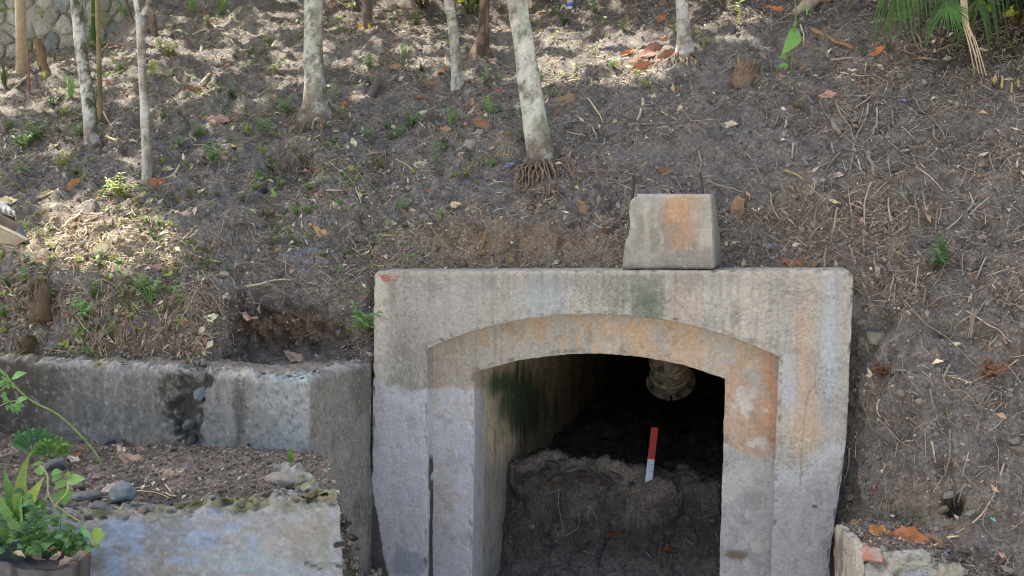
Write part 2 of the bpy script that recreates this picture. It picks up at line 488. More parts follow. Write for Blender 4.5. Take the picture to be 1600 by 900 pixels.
inner = legs_arch((667, 1010), (667, 545), (945, 491), (1217, 558), (1200, 1010), 0)
O = lambda *p: [uz(*q, 0) for q in p]
outer = np.concatenate([
    path_len(O((576, 1010), (578, 800), (583, 560), (584, 432)), NL)[:-1],
    path_len(O((584, 432), (585, 426.5), (589, 424), (1322, 422), (1331, 426), (1333.5, 433)), NA),
    path_len(O((1333.5, 433), (1328, 560), (1323, 680), (1318, 725), (1310, 775), (1303, 830), (1292, 900), (1282, 1010)), NL)[1:]])

def ring(outer, inner, front_w, back_out, reveal, M, ew=.012):
    """cross sections swept along the outline: outer side, eased arris, face, arris, reveal"""
    n = len(outer)
    d = inner - outer; ln = np.linalg.norm(d, axis=1)[:, None]
    e = d / ln
    prof = [(0, back_out), (0, .05), (0, ew), (ew * .3, ew * .3)]
    secs = []
    for off, w in prof:
        secs.append((outer + e * off, front_w + w + np.zeros(n)))
    for t in np.linspace(0, 1, M):
        secs.append((outer + e * ew + d * t * (1 - 2 * ew / ln), front_w + np.zeros(n)))
    for off, w in reversed(prof[2:]):
        secs.append((inner - e * off, front_w + w + np.zeros(n)))
    for w in np.linspace(.03, reveal, 6):
        secs.append((inner + 0 * e, front_w + w + np.zeros(n)))
    UZ = np.stack([s[0] for s in secs]); Wd = np.stack([s[1] for s in secs])
    return UZ, Wd

def EDGE(n):
    e = np.zeros(n); e[2:7] = [.5, 1, 1, .7, .3]; e[n - 13:n - 8] = [.3, .6, 1, 1, .5]; return e

def wobble(UZ, Wd, seed, k=1.0):
    Q = np.stack([UZ[..., 0], UZ[..., 1], Wd], -1)
    du = fbm(Q * 9, seed, 3) * .004 * k + fbm(Q * 45, seed + 5, 2) * .0025 * k
    dz = fbm(Q * 9, seed + 9, 3) * .004 * k + fbm(Q * 45, seed + 14, 2) * .0025 * k
    dw = fbm(Q * 3, seed + 19, 2) * .008 * k + fbm(Q * 18, seed + 24, 3) * .0025 * k
    g = fbm(Q * 26, seed + 31, 3); dw = dw + np.maximum(g - .12, 0) * .05 * EDGE(UZ.shape[0])[:, None]
    return UZ + np.stack([du, dz], -1), Wd + dw

def streaks(u, z, seed, fx=26, fz=2.2):
    q = np.stack([u * fx, z * fz, 0 * u], -1)
    return fbm(q, seed, 4)

def portal_colour(UZ, P, which, WD=0):
    px, py = proj(P); u, z = UZ[..., 0] + WD * 1.0, UZ[..., 1] + WD * .6
    Q = np.stack([u, z, 0 * u], -1)
    n = fbm(Q * 5, 101, 5, .6); nf = fbm(Q * 22, 102, 4, .65); nv = fbm(Q * 70, 103, 3, .7); nx = fbm(Q * 120, 107, 2); st = streaks(u, z, 104); st2 = streaks(u, z, 140, 60, 3)
    c = np.ones(P.shape) * L(166, 162, 154)
    c = mixc(c, L(152, 148, 140), sst(-.15, .35, n) * .8)
    c = mixc(c, L(176, 170, 158), sst(.1, .45, st) * .55)
    c = mixc(c, L(124, 121, 114), sst(.1, .45, -st2) * .45)
    c = mixc(c, L(110, 108, 103), sst(.15, .5, nf) * .45)
    if which == 'frame':
        c = mixc(c, L(150, 148, 143), blob(px, py, 700, 480, 130, 80, n * .5, .7) * .6)
        c = mixc(c, L(187, 181, 168), blob(px, py, 594, 500, 14, 110, n * .5, .6) * .7)
        c = mixc(c, L(136, 131, 124), blob(px, py, 634, 545, 30, 60, n * .5, .6) * .5)
        c = mixc(c, L(140, 158, 168), blob(px, py, 850, 462, 38, 40, st * .9 + nf * .5, .8) * .45)
        c = mixc(c, L(96, 106, 92), blob(px, py, 1005, 458, 42, 46, st * .9 + nf * .6 + nv * .4, .8) * .7)
        c = mixc(c, L(78, 92, 82), blob(px, py, 1010, 480, 18, 30, nv * .8, .8) * .6)
        c = mixc(c, L(176, 150, 138), blob(px, py, 1068, 470, 20, 42, st * .8 + nf * .5, .8) * .4)
        c = mixc(c, L(120, 118, 112), blob(px, py, 930, 436, 200, 18, st * .8, .9) * .4)
        c = mixc(c, L(150, 148, 142), blob(px, py, 1290, 520, 60, 190, n * .6, .6) * .75)
        c = mixc(c, L(196, 154, 116), blob(px, py, 1262, 580, 15, 130, st * .9 + nf * .5, .8) * .28)
        c = mixc(c, L(190, 142, 104), blob(px, py, 1252, 520, 9, 70, st * .9 + nf * .5, .8) * .22)
        c = mixc(c, L(166, 178, 194), blob(px, py, 1298, 555, 13, 110, st * .9 + nf * .4, .8) * .45)
        c = mixc(c, L(168, 176, 190), blob(px, py, 1232, 620, 10, 70, st * .8 + nf * .4, .8) * .4)
        c = mixc(c, L(186, 160, 126), blob(px, py, 1250, 680, 30, 32, n * .7, .7) * .5)
        c = mixc(c, L(170, 92, 70), blob(px, py, 606, 433, 15, 6, nf * .9, .4) * .95)
        # paler sandy tone along the top edge
        c = mixc(c, L(178, 170, 158), (1 - sst(424, 432, py)) * .6)
        yl = 596 + 7 * np.sin((px - 580) / 17.0) * 0 + sst(583, 640, px) * 9 + n * 12 + nf * 7
        yr = 742 - sst(1220, 1315, px) * 30 + n * 40 + nf * 16
    else:
        q = 1 - sst(.12, .5, np.abs(fbm(Q * 8, 120, 4)))
        c = mixc(c, L(168, 157, 142), sst(-.3, .3, n) * .7)
        c = mixc(c, L(180, 148, 120), blob(px, py, 900, 520, 130, 32, st * .8 + n * .5, .7) * sst(-.1, .2, nf + nv * .6) * .7)
        c = mixc(c, L(186, 158, 132), blob(px, py, 1060, 540, 90, 40, st * .8 + n * .5, .7) * .6)
        c = mixc(c, L(188, 146, 114), blob(px, py, 1180, 640, 52, 95, n * .6 + nv * .3, .35) * .42)
        c = mixc(c, L(178, 140, 112), blob(px, py, 1180, 630, 50, 90, n * .5, .5) * sst(-.1, .12, st + nv * .5) * .5)
        c = mixc(c, L(192, 138, 100), blob(px, py, 1207, 640, 12, 90, st * .7 + nv * .3, .8) * .6)
        wp = np.maximum.reduce([blob(px, py, 1160, 622, 10, 16, nf * .9, .4), blob(px, py, 1166, 640, 10, 14, nf * .9, .4), blob(px, py, 1178, 588, 6, 6, nf), blob(px, py, 1176, 618, 5, 5, nf), blob(px, py, 1185, 690, 14, 7, nf, .4)])
        wp = np.maximum(wp, sst(.25, .4, fbm(Q * 14, 133, 3)) * blob(px, py, 1170, 650, 60, 70, 0, .8) * .8)
        c = mixc(c, L(196, 192, 186), wp * .8)
        gp_ = sst(.1, .35, fbm(Q * np.array([16, 9, 1]), 150, 4)) * sst(760, 900, px) * (1 - sst(600, 640, py))
        c = mixc(c, L(158, 157, 154), gp_ * .8)
        c = mixc(c, L(104, 96, 84), (1 - sst(.0, .05, np.abs(Q[..., 0]) * 0 + (py - (491 + (px - 945)**2 * .00067)) / 600)) * .0)
        yl = 603 + n * 11 + nf * 7 + (px - 690) * .06
        yr = 700 + n * 40 + nf * 16
    cem = np.where((px < 900)[..., None], 1.18 * L(168, 168, 172), L(160, 158, 157)) * (1 + .08 * nf[..., None] + .10 * n[..., None] + .04 * st2[..., None])
    left = px < 900
    yb = np.where(left, yl, yr)
    sw = np.where(left, 1.6, 9.0)
    m = sst(0, 1, (py - yb) / sw + .5)
    c = c * (1 - m[..., None]) + cem * m[..., None]
    c = mixc(c, L(178, 177, 178), np.exp(-((py - yb - 2) / 3.0) ** 2) * .55 * left)
    c = mixc(c, L(176, 184, 190), np.exp(-((py - yb + 8) / 16.0) ** 2) * .55 * (~left) * (which == 'frame'))
    c = mixc(c, L(176, 176, 182), m * sst(.2, .45, st) * .3)
    if which != 'frame':
        c = mixc(c, L(180, 177, 170), m * sst(.1, .35, fbm(Q * 12, 171, 3)) * .6)
        c = mixc(c, L(112, 88, 66), blob(px, py, 1149, 866, 17, 7, nf * .7) * .85)
        c = mixc(c, L(172, 150, 120), blob(px, py, 690, 800, 20, 50, n, .9) * .4)
    else:
        c = mixc(c, L(110, 120, 135), blob(px, py, 640, 880, 24, 16, n + nf) * .5)
        c = mixc(c, L(74, 74, 80), blob(px, py, 1273, 791, 4, 2.5, nf * .5) * .9)
    # damp tide mark along the left edge; irregular dark patches down the reveal
    edge = px - np.interp(py, [560, 690, 760, 800, 860, 900, 1000], [579, 583, 581, 589, 598, 606, 620])
    wet = (1 - sst(-1.5, 2, edge + nf * 3)) * sst(640, 690, py) if which == 'frame' else 0 * px
    c = mixc(c, L(66, 63, 61), wet * .95)
    if which == 'frame':
        rev = (np.abs(px - 671) < 9) * sst(705, 720, py) * sst(-.12, -.02, fbm(np.stack([UZ[..., 1] * 7, Wr * 9, 0 * z], -1), 160, 3) + .06) * sst(.035, .05, REV)
        c = mixc(c, L(60, 56, 54), rev * .95)
    # cracks
    if which == 'frame':
        xc = np.interp(py, [560, 600, 620, 680, 760], [1278, 1272, 1262, 1254, 1250])
        c = mixc(c, L(120, 108, 92), np.exp(-((px - xc - nf * 3) / 1.2) ** 2) * (py > 555) * (py < 760) * .6)
    pit = sst(.30, .5, nx) * .45 + sst(.28, .45, nv) * .35                      # pores and specks
    up = (1 - m) if which == 'frame' else (1 - m) * .6
    c = mixc(c, L(86, 84, 78), pit * (.25 + .75 * up) * sst(-.2, .3, n + .1))
    c = mixc(c, L(200, 197, 188), sst(.32, .5, fbm(Q * 95, 109, 2)) * .14 * up)
    drip = sst(.22, .5, fbm(np.stack([u * 38, z * 1.3, 0 * u], -1), 180, 3)) * np.exp(-np.maximum(py - 424, 0) / 55.0) * (which == 'frame')
    c = mixc(c, L(92, 92, 86), drip * .3)
    c = c * (1 + .13 * nv[..., None] + .08 * nf[..., None])
    return c

UZr, Wr = ring(outer, inner, 0.0, .40, .128, 84, .006)
UZr, Wr = wobble(UZr, Wr, 200)
# knocked corners
Q = np.stack([UZr[..., 0], UZr[..., 1], Wr], -1)
P = uwz(UZr[..., 0], Wr, UZr[..., 1]); ppx, ppy = proj(P)
chip = np.maximum(blob(ppx, ppy, 1331, 424, 14, 10, fbm(Q * 30, 8, 2)), .6 * blob(ppx, ppy, 590, 424, 9, 7, fbm(Q * 30, 8, 2)))
Wr = Wr + chip * .02
REV = np.clip(Wr, 0, 1)
P = uwz(UZr[..., 0], Wr, UZr[..., 1])
mk("outer_surround", P.reshape(-1, 3), grid_faces(*P.shape[:2], True), M_CONC, portal_colour(UZr, P, 'frame', Wr).reshape(-1, 3), portal)

WI = .12
PORTAL_P = P.copy()
opening = legs_arch((736, 1010), (742, 582), (936, 553), (1133, 592), (1121, 1010), WI)
in_out = inner + (inner - opening) / np.linalg.norm(inner - opening, axis=1)[:, None] * .025
UZi, Wi = ring(in_out, opening, WI, .1, .26, 44, .005)
UZi, Wi = wobble(UZi, Wi, 230)
Pi = uwz(UZi[..., 0], Wi, UZi[..., 1])
mk("inner_arch", Pi.reshape(-1, 3), grid_faces(*Pi.shape[:2], True), M_CONC, portal_colour(UZi, Pi, 'arch', Wi).reshape(-1, 3), portal)

# lining of the tunnel behind the arch
ws = np.concatenate([np.linspace(.36, 2.2, 110), np.linspace(2.26, 6.0, 30)])
op2 = opening + (opening - opening.mean(0)) / np.linalg.norm(opening - opening.mean(0), axis=1)[:, None] * .004
op2 = op2[::2]
lin = np.stack([np.repeat(op2[None, :, 0], len(ws), 0), np.repeat(op2[None, :, 1], len(ws), 0)], -1)
lw = np.repeat(ws[:, None], len(op2), 1)
Q = np.stack([lin[..., 0], lin[..., 1], lw], -1)
off = fbm(Q * 4, 300, 3) * .015 + fbm(Q * 20, 303, 3) * .006
ctr = opening.mean(0)
lin = lin + (lin - ctr) * (off * sst(.36, .5, lw))[..., None]
Pl = uwz(lin[..., 0], lw, lin[..., 1])
lx, ly = proj(Pl)
stl = fbm(np.stack([lw * 22, lin[..., 1] * 2.2, lin[..., 0] * 6], -1), 310, 4); nl = fbm(Q * 6, 312, 4); nlf = fbm(Q * 30, 313, 3)
lc = np.ones(Pl.shape) * L(216, 203, 182)
lc = mixc(lc, L(176, 160, 138), sst(-.1, .3, stl) * .8)
lc = mixc(lc, L(214, 204, 184), sst(.12, .4, -stl) * .6)
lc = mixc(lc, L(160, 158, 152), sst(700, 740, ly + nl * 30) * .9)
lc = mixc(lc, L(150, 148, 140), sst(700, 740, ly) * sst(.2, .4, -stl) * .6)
lc = mixc(lc, L(28, 74, 54), np.maximum(blob(lx, ly, 815, 625, 38, 55, stl * .9 + nl * .5, .5), blob(lx, ly, 785, 600, 26, 24, stl * .9, .6)) * .92)
lc = mixc(lc, L(100, 96, 86), sst(.1, .4, nlf) * .4)
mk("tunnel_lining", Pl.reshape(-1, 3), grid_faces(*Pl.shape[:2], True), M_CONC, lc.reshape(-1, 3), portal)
cap = uwz(np.array([-.6, 1.5, 1.5, -.6]), np.array([6.0] * 4), np.array([-.4, -.4, 1.5, 1.5]))
nn = 24
cu, cz = np.meshgrid(np.linspace(-.5, 1.4, nn), np.linspace(-.4, 1.5, nn))
cP = uwz(cu, 5.95 + .06 * fbm(np.stack([cu * 4, cz * 4], -1), 5, 3), cz)
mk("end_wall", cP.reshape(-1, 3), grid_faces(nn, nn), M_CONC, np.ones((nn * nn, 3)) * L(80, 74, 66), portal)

# earth floor and the cut heap of soil inside the tunnel
def strip_surface(name, prof_fn, ulo, uhi, nu, nv_, seed, amp_, colfn, label, cat):
    us = np.linspace(ulo, uhi, nu); ts = np.linspace(0, 1, nv_)
    w = np.empty((nv_, nu)); z = np.empty((nv_, nu))
    for j, u in enumerate(us):
        pw, pz = prof_fn(u)
        s = np.concatenate([[0], np.cumsum(np.hypot(np.diff(pw), np.diff(pz)))])
        # more rows on the near part
        tt = ts ** 1.25 * s[-1]
        w[:, j] = np.interp(tt, s, pw); z[:, j] = np.interp(tt, s, pz)
    w = boxr(w, 2, 0); z = boxr(z, 2, 0)
    P = uwz(np.repeat(us[None], nv_, 0), w, z)
    N_ = normals(P)
    P = P + N_ * (fbm(P * 4, seed, 3) * .05 + fbm(P * 14, seed + 3, 3) * .03 + np.abs(fbm(P * 36, seed + 6, 3)) * .022)[..., None] * amp_
    c = colfn(P)
    o = mk(name, P.reshape(-1, 3), grid_faces(nv_, nu, True), M_SOIL, c.reshape(-1, 3))
    tag(o, label, cat, kind="structure")
    return o, P
def heap_prof(u):
    wob = .03 * math.sin(u * 9) + .02 * math.sin(u * 23 + 1)
    zt = .43 + .03 * math.sin(u * 5 + 1) - .02 * u
    return (np.array([-.2, .45, .82 + wob, .93 + wob, .965 + wob, .98 + wob, 1.06 + wob, 1.3, 2.0, 5.9]),
            np.array([-.31, -.27, -.16, .0, .2, zt - .05, zt + .02, zt - .06, zt - .16, zt - .25]))
def heap_col(P):
    px, py = proj(P); n = fbm(P * 5, 401, 3); nf = fbm(P * 20, 402, 3)
    c = np.ones(P.shape) * L(108, 101, 97)
    c = mixc(c, L(140, 130, 122), blob(px, py, 970, 775, 70, 40, n * .9, .7) * .8)
    c = mixc(c, L(70, 66, 64), sst(-.05, .4, n) * .5)
    c = mixc(c, L(128, 118, 106), sst(.2, .5, nf) * .4)
    c = mixc(c, L(132, 126, 120), sst(860, 890, py) * .7)
    c = mixc(c, L(160, 151, 142), sst(.40, .455, P[..., 2] + nf * .03) * sst(1.3, 1.1, P @ W) * .7)
    return c
heap, HP = strip_surface("soil_heap", heap_prof, -.30, 1.14, 190, 260, 400, 1.45, heap_col,
                         "dark cut heap of soil filling the tunnel behind the arch", "soil heap")

# ================================================================== LEFT RETAINING WALL
lwall = thing("retaining_wall", "grey weathered concrete retaining wall left of the portal with a broken seam of stones", "retaining wall", (-1.9, -.4, -.3))
corner = at(484, 592, -.6); Wc = corner @ W
rend = at(579, 568, .16)
def wall_plan(n1, n2):
    """front face from the far left to the corner, then the return to the portal"""
    Lft = corner - U * 4.2
    A = np.linspace(0, 1, n1)[:, None] ** .6 * (corner - Lft)[None] + Lft
    B = np.linspace(0, 1, n2)[1:, None] * (rend - corner)[None] + corner
    P = np.concatenate([A, B])[:, :2]
    for _ in range(3):
        P[1:-1] = P[1:-1] * .5 + (P[:-2] + P[2:]) * .25 if _ else P[1:-1]
    return P
plan = wall_plan(440, 80)
tng = np.gradient(plan, axis=0); tng /= np.linalg.norm(tng, axis=1)[:, None]
for _ in range(10):
    tng[1:-1] = (tng[:-2] + tng[1:-1] + tng[2:]) / 3
nrm = np.stack([tng[:, 1], -tng[:, 0]], 1)                 # outward (to the camera)
slen = np.concatenate([[0], np.cumsum(np.linalg.norm(np.diff(plan, axis=0), axis=1))])
scorner = slen[439]
ztop = 1.215 + .07 * np.clip((scorner - slen) / 2.0, 0, 2) * .9
ztop = np.where(slen > scorner, 1.215 - .02 * (slen - scorner), ztop)
rows = []
zr = np.linspace(.25, 1, 120)
for t in zr: rows.append((np.zeros(len(plan)), -.35 + (ztop - .018 + .35) * t))
for off, dz in ((.004, -.010), (.012, -.004), (.022, 0)): rows.append((np.full(len(plan), off), ztop + dz))
for off in np.linspace(.03, .30, 16): rows.append((np.full(len(plan), off), ztop + .01 * off))
wo = np.stack([r[0] for r in rows]); wz = np.stack([r[1] for r in rows])
XY = plan[None] - nrm[None] * wo[..., None]
PW = np.concatenate([XY, wz[..., None]], -1)
wx, wy = proj(PW)
NW = np.concatenate([np.repeat(nrm[None], len(rows), 0), np.zeros(wz.shape + (1,))], -1)
topm = sst(ztop[None] - .035, ztop[None] - .002, wz)
nn1 = fbm(PW * 5, 501, 3); nn2 = fbm(PW * 18, 502, 3); nn3 = fbm(PW * 50, 503, 2)
# broken seam with the stones
seamx = np.interp(wy, [560, 585, 615, 655, 700], [318, 316, 306, 297, 298])
seam = blob(wx, wy, seamx - 8, 630, 19, 76, nn2 * .9 + nn3 * .4, .3)
disp = fbm(PW * 2, 505, 2) * .012 + nn2 * .004 + nn3 * .0025 - seam * (.045 + .02 * nn2)
disp = disp - topm * (np.abs(nn2) * .07 + .016 * sst(0, .4, nn3) + .03 * sst(0, .3, nn1)) * (1 - sst(.03, .1, wo))
PW = PW + NW * disp[..., None]
PW[..., 2] += topm * (nn2 * .02 + nn3 * .012) + sst(.06, .2, wo) * nn1 * .02 + seam * topm * -.02
wx, wy = proj(PW)
wst = fbm(np.stack([PW[..., 0] * 22, PW[..., 1] * 22, PW[..., 2] * 2.5], -1), 510, 4)
wc = np.ones(PW.shape) * L(142, 142, 140)
wc = mixc(wc, L(120, 121, 120), sst(-.1, .35, nn1) * .7)
wc = mixc(wc, L(164, 164, 160), sst(.1, .4, wst) * .55)
wc = mixc(wc, L(92, 90, 84), sst(.15, .45, nn2) * .5)
wc = mixc(wc, L(156, 164, 166), blob(wx, wy, 452, 640, 42, 110, wst * .7, .7) * .75)
wc = mixc(wc, L(150, 150, 148), blob(wx, wy, 360, 660, 45, 60, nn1 * .8, .7) * .6)
wc = mixc(wc, L(52, 54, 42), blob(wx, wy, 264, 598, 15, 55, nn2 * .9 + nn3 * .5, .4) * .85)
wc = mixc(wc, L(64, 62, 52), blob(wx, wy, 285, 645, 18, 45, nn2 * 1.0 + nn3 * .6, .4) * .7)
wc = mixc(wc, L(66, 62, 55), seam * .8)
wc = mixc(wc, L(70, 74, 70), blob(wx, wy, 80, 600, 9, 60, wst * .8, .7) * .6)
wc = mixc(wc, L(58, 56, 48), blob(wx, wy, 374, 640, 8, 55, wst * 1.0 + nn3 * .5, .7) * .6)
wc = mixc(wc, L(58, 51, 42), (1 - sst(20, 150, wx + nn1 * 50)) * .9)  # far left end darkened in the colour to stand for the shadow there
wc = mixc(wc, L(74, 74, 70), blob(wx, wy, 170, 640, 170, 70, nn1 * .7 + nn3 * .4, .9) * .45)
# greener, darker return face
ret = sst(scorner - .02, scorner + .03, slen)[None] * np.ones_like(wz)
rc = np.ones(PW.shape) * L(132, 129, 122)
rc = mixc(rc, L(96, 94, 88), sst(-.1, .3, nn1) * .7)
rc = mixc(rc, L(158, 154, 146), sst(.18, .4, fbm(PW * np.array([14, 14, 8]), 520, 3)) * blob(wx, wy, 535, 740, 40, 50, 0, .9) * .7)
rc = mixc(rc, L(100, 90, 78), (1 - sst(560, 572, 1140 - wx)) * .5)
wc = wc * (1 - ret[..., None]) + rc * ret[..., None]
wc = mixc(wc, L(176, 172, 164), topm * sst(-.25, .2, nn1 + nn2 * .6) * .8)
wc = mixc(wc, L(124, 114, 102), sst(.05, .14, wo + nn1 * .05) * .85)
wc = mixc(wc, L(112, 106, 46), topm * sst(.1, .35, fbm(PW * 6, 530, 3)) * (wx < 240) * .85)
wc = mixc(wc, L(176, 196, 196), topm * blob(wx, wy, 476, 590, 22, 10, nn2) * .6)
crk = np.interp(wy, [570, 600, 640, 690], [195, 185, 172, 142])
wc = mixc(wc, L(165, 172, 172), np.exp(-((wx - crk - nn2 * 4) / 1.3) ** 2) * (wy > 575) * (wy < 690) * .5)
wc = mixc(wc, L(78, 76, 70), sst(.12, .4, fbm(PW * 70, 540, 3, .7)) * .5)
wc = mixc(wc, L(176, 174, 168), sst(.2, .45, fbm(PW * 40, 544, 4, .7)) * .35)
wc = wc * (1 + .14 * nn3[..., None])
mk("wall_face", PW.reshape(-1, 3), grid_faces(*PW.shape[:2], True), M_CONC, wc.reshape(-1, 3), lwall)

# ================================================================== PLANTER
planter = thing("planter_wall", "low broken planter wall with flaking blue paint and a mossy rim at lower left", "planter wall", (-1.3, -1.7, -.3))
pc = at(533, 793, -1.55); pl0 = at(140, 818, -1.66); pbk = at(470, 728, -.98)
ldir = (pl0 - pc); ldir[2] = 0; ldir /= np.linalg.norm(ldir)
A = pc + ldir * 3.4
plan2 = np.concatenate([np.array(A[:2])[None] + (np.array(pc[:2]) - np.array(A[:2]))[None] * (np.linspace(0, 1, 380)[:, None] ** .55), path_len([pc[:2], pbk[:2]], 90)[1:]])
t2 = np.gradient(plan2, axis=0); t2 /= np.linalg.norm(t2, axis=1)[:, None]
for _ in range(6): t2[1:-1] = (t2[:-2] + t2[1:-1] + t2[2:]) / 3
nr2 = np.stack([t2[:, 1], -t2[:, 0]], 1)
q3 = np.concatenate([plan2, np.zeros((len(plan2), 1))], 1)
def rim_z(P2):
    x, _ = proj(np.concatenate([P2, np.full((len(P2), 1), .86)], 1))
    base = np.interp(x, [100, 230, 290, 330, 380, 430, 470, 520], [.845, .845, .85, .875, .86, .90, .875, .885])
    return base + .012 * fbm(q3 * 14, 600, 3)
zt2 = rim_z(plan2)
zt2[380:] = zt2[379] + .01 * np.sin(np.arange(len(zt2) - 380) * .3)
rows = []
for t in np.linspace(0, 1, 70) ** .6: rows.append((np.zeros(len(plan2)), -.36 + (zt2 - .05 + .36) * t, 0.0))
for k, t in enumerate(np.linspace(0, 1, 40)):                       # broken lip rolling back
    rows.append((np.full(len(plan2), .15 * t), zt2 - .045 + .045 * np.sin(min(1, t * 1.8) * np.pi / 2), min(1, t * 4)))
po = np.stack([r[0] for r in rows]); pz = np.stack([r[1] for r in rows]); pm = np.stack([np.full(len(plan2), r[2]) for r in rows])
PP = np.concatenate([plan2[None] - nr2[None] * po[..., None], pz[..., None]], -1)
NP_ = np.concatenate([np.repeat(nr2[None], len(rows), 0), np.zeros(pz.shape + (1,))], -1)
a1 = fbm(PP * 5, 611, 3); a2 = fbm(PP * 16, 612, 3); a3 = fbm(PP * 45, 613, 2)
lipf = sst(.0, .06, pz - (zt2[None] - .06))
PP = PP + NP_ * (a1 * .02 + a2 * .006 + lipf * np.where(np.arange(len(plan2)) < 372, 1, .35)[None] * (a2 * .055 + a3 * .03 + .012))[..., None]
PP[..., 2] += lipf * (a2 * .03 + a3 * .022)
bx, by = proj(PP)
pcx = np.ones(PP.shape) * L(134, 138, 146)
h1 = fbm(PP * np.array([5, 5, 11]), 620, 4)
pcx = mixc(pcx, L(128, 147, 172), sst(-.1, .3, h1 + a2 * .3) * (1 - sst(380, 500, bx) * .8) * .8)
pcx = mixc(pcx, L(116, 148, 190), sst(.12, .26, fbm(PP * np.array([13, 13, 26]), 624, 5, .65) + a3 * .15) * (1 - sst(330, 450, bx)) * .6)
pcx = mixc(pcx, L(114, 110, 106), sst(.05, .25, fbm(PP * np.array([6, 6, 14]), 628, 5, .65) + a3 * .12) * .65)
pcx = mixc(pcx, L(144, 140, 132), blob(bx, by, 460, 850, 75, 50, a1 * .8, .8) * .5)
pcx = mixc(pcx, L(120, 128, 108), blob(bx, by, 505, 850, 8, 50, a2, .8) * .45)
pcx = mixc(pcx, L(138, 150, 146), blob(bx, by, 400, 880, 120, 16, a1, .8) * .4)
pcx = mixc(pcx, L(164, 158, 144), lipf * .85)
pcx = mixc(pcx, L(106, 106, 62), lipf * sst(.02, .2, fbm(PP * 9, 640, 3) + a3 * .4) * .75)
pcx = mixc(pcx, L(92, 92, 70), blob(bx, by, 447, 790, 18, 16, a2) * .6)
pcx = mixc(pcx, L(90, 88, 84), sst(.1, .15, po) * .6)
pcx = mixc(pcx, L(156, 170, 188), sst(.2, .4, fbm(PP * np.array([30, 30, 70]), 650, 3)) * .35)
pcx = pcx * (1 + .18 * a3[..., None])
mk("planter_face", PP.reshape(-1, 3), grid_faces(*PP.shape[:2], True), M_CONC, pcx.reshape(-1, 3), planter)

# soil bed inside the planter
def bed():
    nu, nv_ = 330, 150
    out = np.empty((nv_, nu, 3))
    for j, s in enumerate(np.linspace(0, 1, nu)):
        f = pc[:2] + ldir[:2] * 3.3 * (1 - s) - np.array([0, -.05])
        b = corner[:2] + (corner - U * 3.2 - corner)[:2] * (1 - s) + np.array([.03, .02])
        if s > .97: f = f + (pc[:2] - f) * .0
        t = np.linspace(0, 1, nv_)[:, None]
        out[:, j, :2] = f + (b - f) * t
    tt = np.linspace(0, 1, nv_)[:, None]
    x = out[..., 0]
    out[..., 2] = .815 + .05 * tt + .05 * np.sin(tt * np.pi) * sst(-1.8, -1.1, x)
    P = out
    out[..., 2] += fbm(P * 3, 700, 3) * .03 + fbm(P * 11, 703, 3) * .022 + np.abs(fbm(P * 32, 706, 3)) * .022
    return out
BP = bed()
n = fbm(BP * 5, 711, 3); nf = fbm(BP * 25, 712, 3)
bc = np.ones(BP.shape) * L(126, 115, 106)
bc = mixc(bc, L(92, 84, 78), sst(-.1, .35, n) * .6)
bc = mixc(bc, L(160, 148, 136), sst(.1, .45, nf) * .5)
bedo = mk("planter_soil", BP.reshape(-1, 3), grid_faces(*BP.shape[:2]), M_SOIL, bc.reshape(-1, 3))
tag(bedo, "crumbly soil bed inside the planter", "soil", kind="structure")

# rubble slope dropping between planter and portal
def gap_slope():
    nu, nv_ = 70, 110
    us, ts = np.meshgrid(np.linspace(0, 1, nu), np.linspace(0, 1, nv_))
    a = pbk[:2] + np.array([.02, -.05]); b = rend[:2] + np.array([.05, -.02])
    c = pc[:2] + np.array([-.1, -.3]); d = uwz(np.array(-.55), np.array(-.9), np.array(0.))[:2]
    XY = ((a * (1 - us[..., None]) + b * us[..., None]) * ts[..., None] + (c * (1 - us[..., None]) + d * us[..., None]) * (1 - ts[..., None]))
    z = -.32 + .98 * sst(.3, 1.0, ts) * (1 - .62 * sst(.25, .85, us))
    P = np.concatenate([XY, z[..., None]], -1)
    P[..., 2] += fbm(P * 7, 730, 3) * .05 + np.abs(fbm(P * 22, 733, 3)) * .05
    return P
GP = gap_slope()
gapo = mk("rubble_slope", GP.reshape(-1, 3), grid_faces(*GP.shape[:2]), M_SOIL,
          mixc(np.ones(GP.shape) * L(98, 90, 82), L(128, 122, 114), sst(.1, .4, fbm(GP * 12, 740, 3))).reshape(-1, 3))
tag(gapo, "dark crumbly earth falling away between planter and portal", "soil", kind="structure")

# ================================================================== ray casting onto the ground surfaces
def bvh_of(grids, extra=()):
    Vs, Fs, o = [], [], 0
    for P, fl in grids:
        f = grid_faces(P.shape[0], P.shape[1], fl)
        Vs.append(P.reshape(-1, 3)); Fs.append(f + o); o += P.shape[0] * P.shape[1]
    polys = np.concatenate(Fs).tolist()
    for V_, F_ in extra:
        for f in F_: polys += (np.asarray(f) + o).tolist()
        Vs.append(V_); o += len(V_)
    return BVHTree.FromPolygons(np.concatenate(Vs).tolist(), polys)
GROUND = bvh_of([(TP, True), (HP, True), (BP, False), (GP, False), (PP, True), (PW, True), (PORTAL_P, True), (Pi, True)])
def hit(px, py):
    d = rays(px, py); d = d / np.linalg.norm(d)
    loc, nor, i, dist = GROUND.ray_cast(Vector(CAM), Vector(d))
    if loc is None:
        return at(px, py, 6.0), np.array([0, -.5, .85]), 12.0
    nor = np.array(nor)
    if nor @ d > 0: nor = -nor
    return np.array(loc), nor, float((np.array(loc) - CAM) @ FWD)
# ================================================================== BASE SHAPES
def ico(sub):
    bm = bmesh.new(); bmesh.ops.create_icosphere(bm, subdivisions=sub, radius=1)
    V = np.array([v.co[:] for v in bm.verts]); Fa = np.array([[v.index for v in f.verts] for f in bm.faces]); bm.free()
    return V, Fa
ICO1, ICO2, ICO3, ICO4 = ico(1), ico(2), ico(3), ico(4)

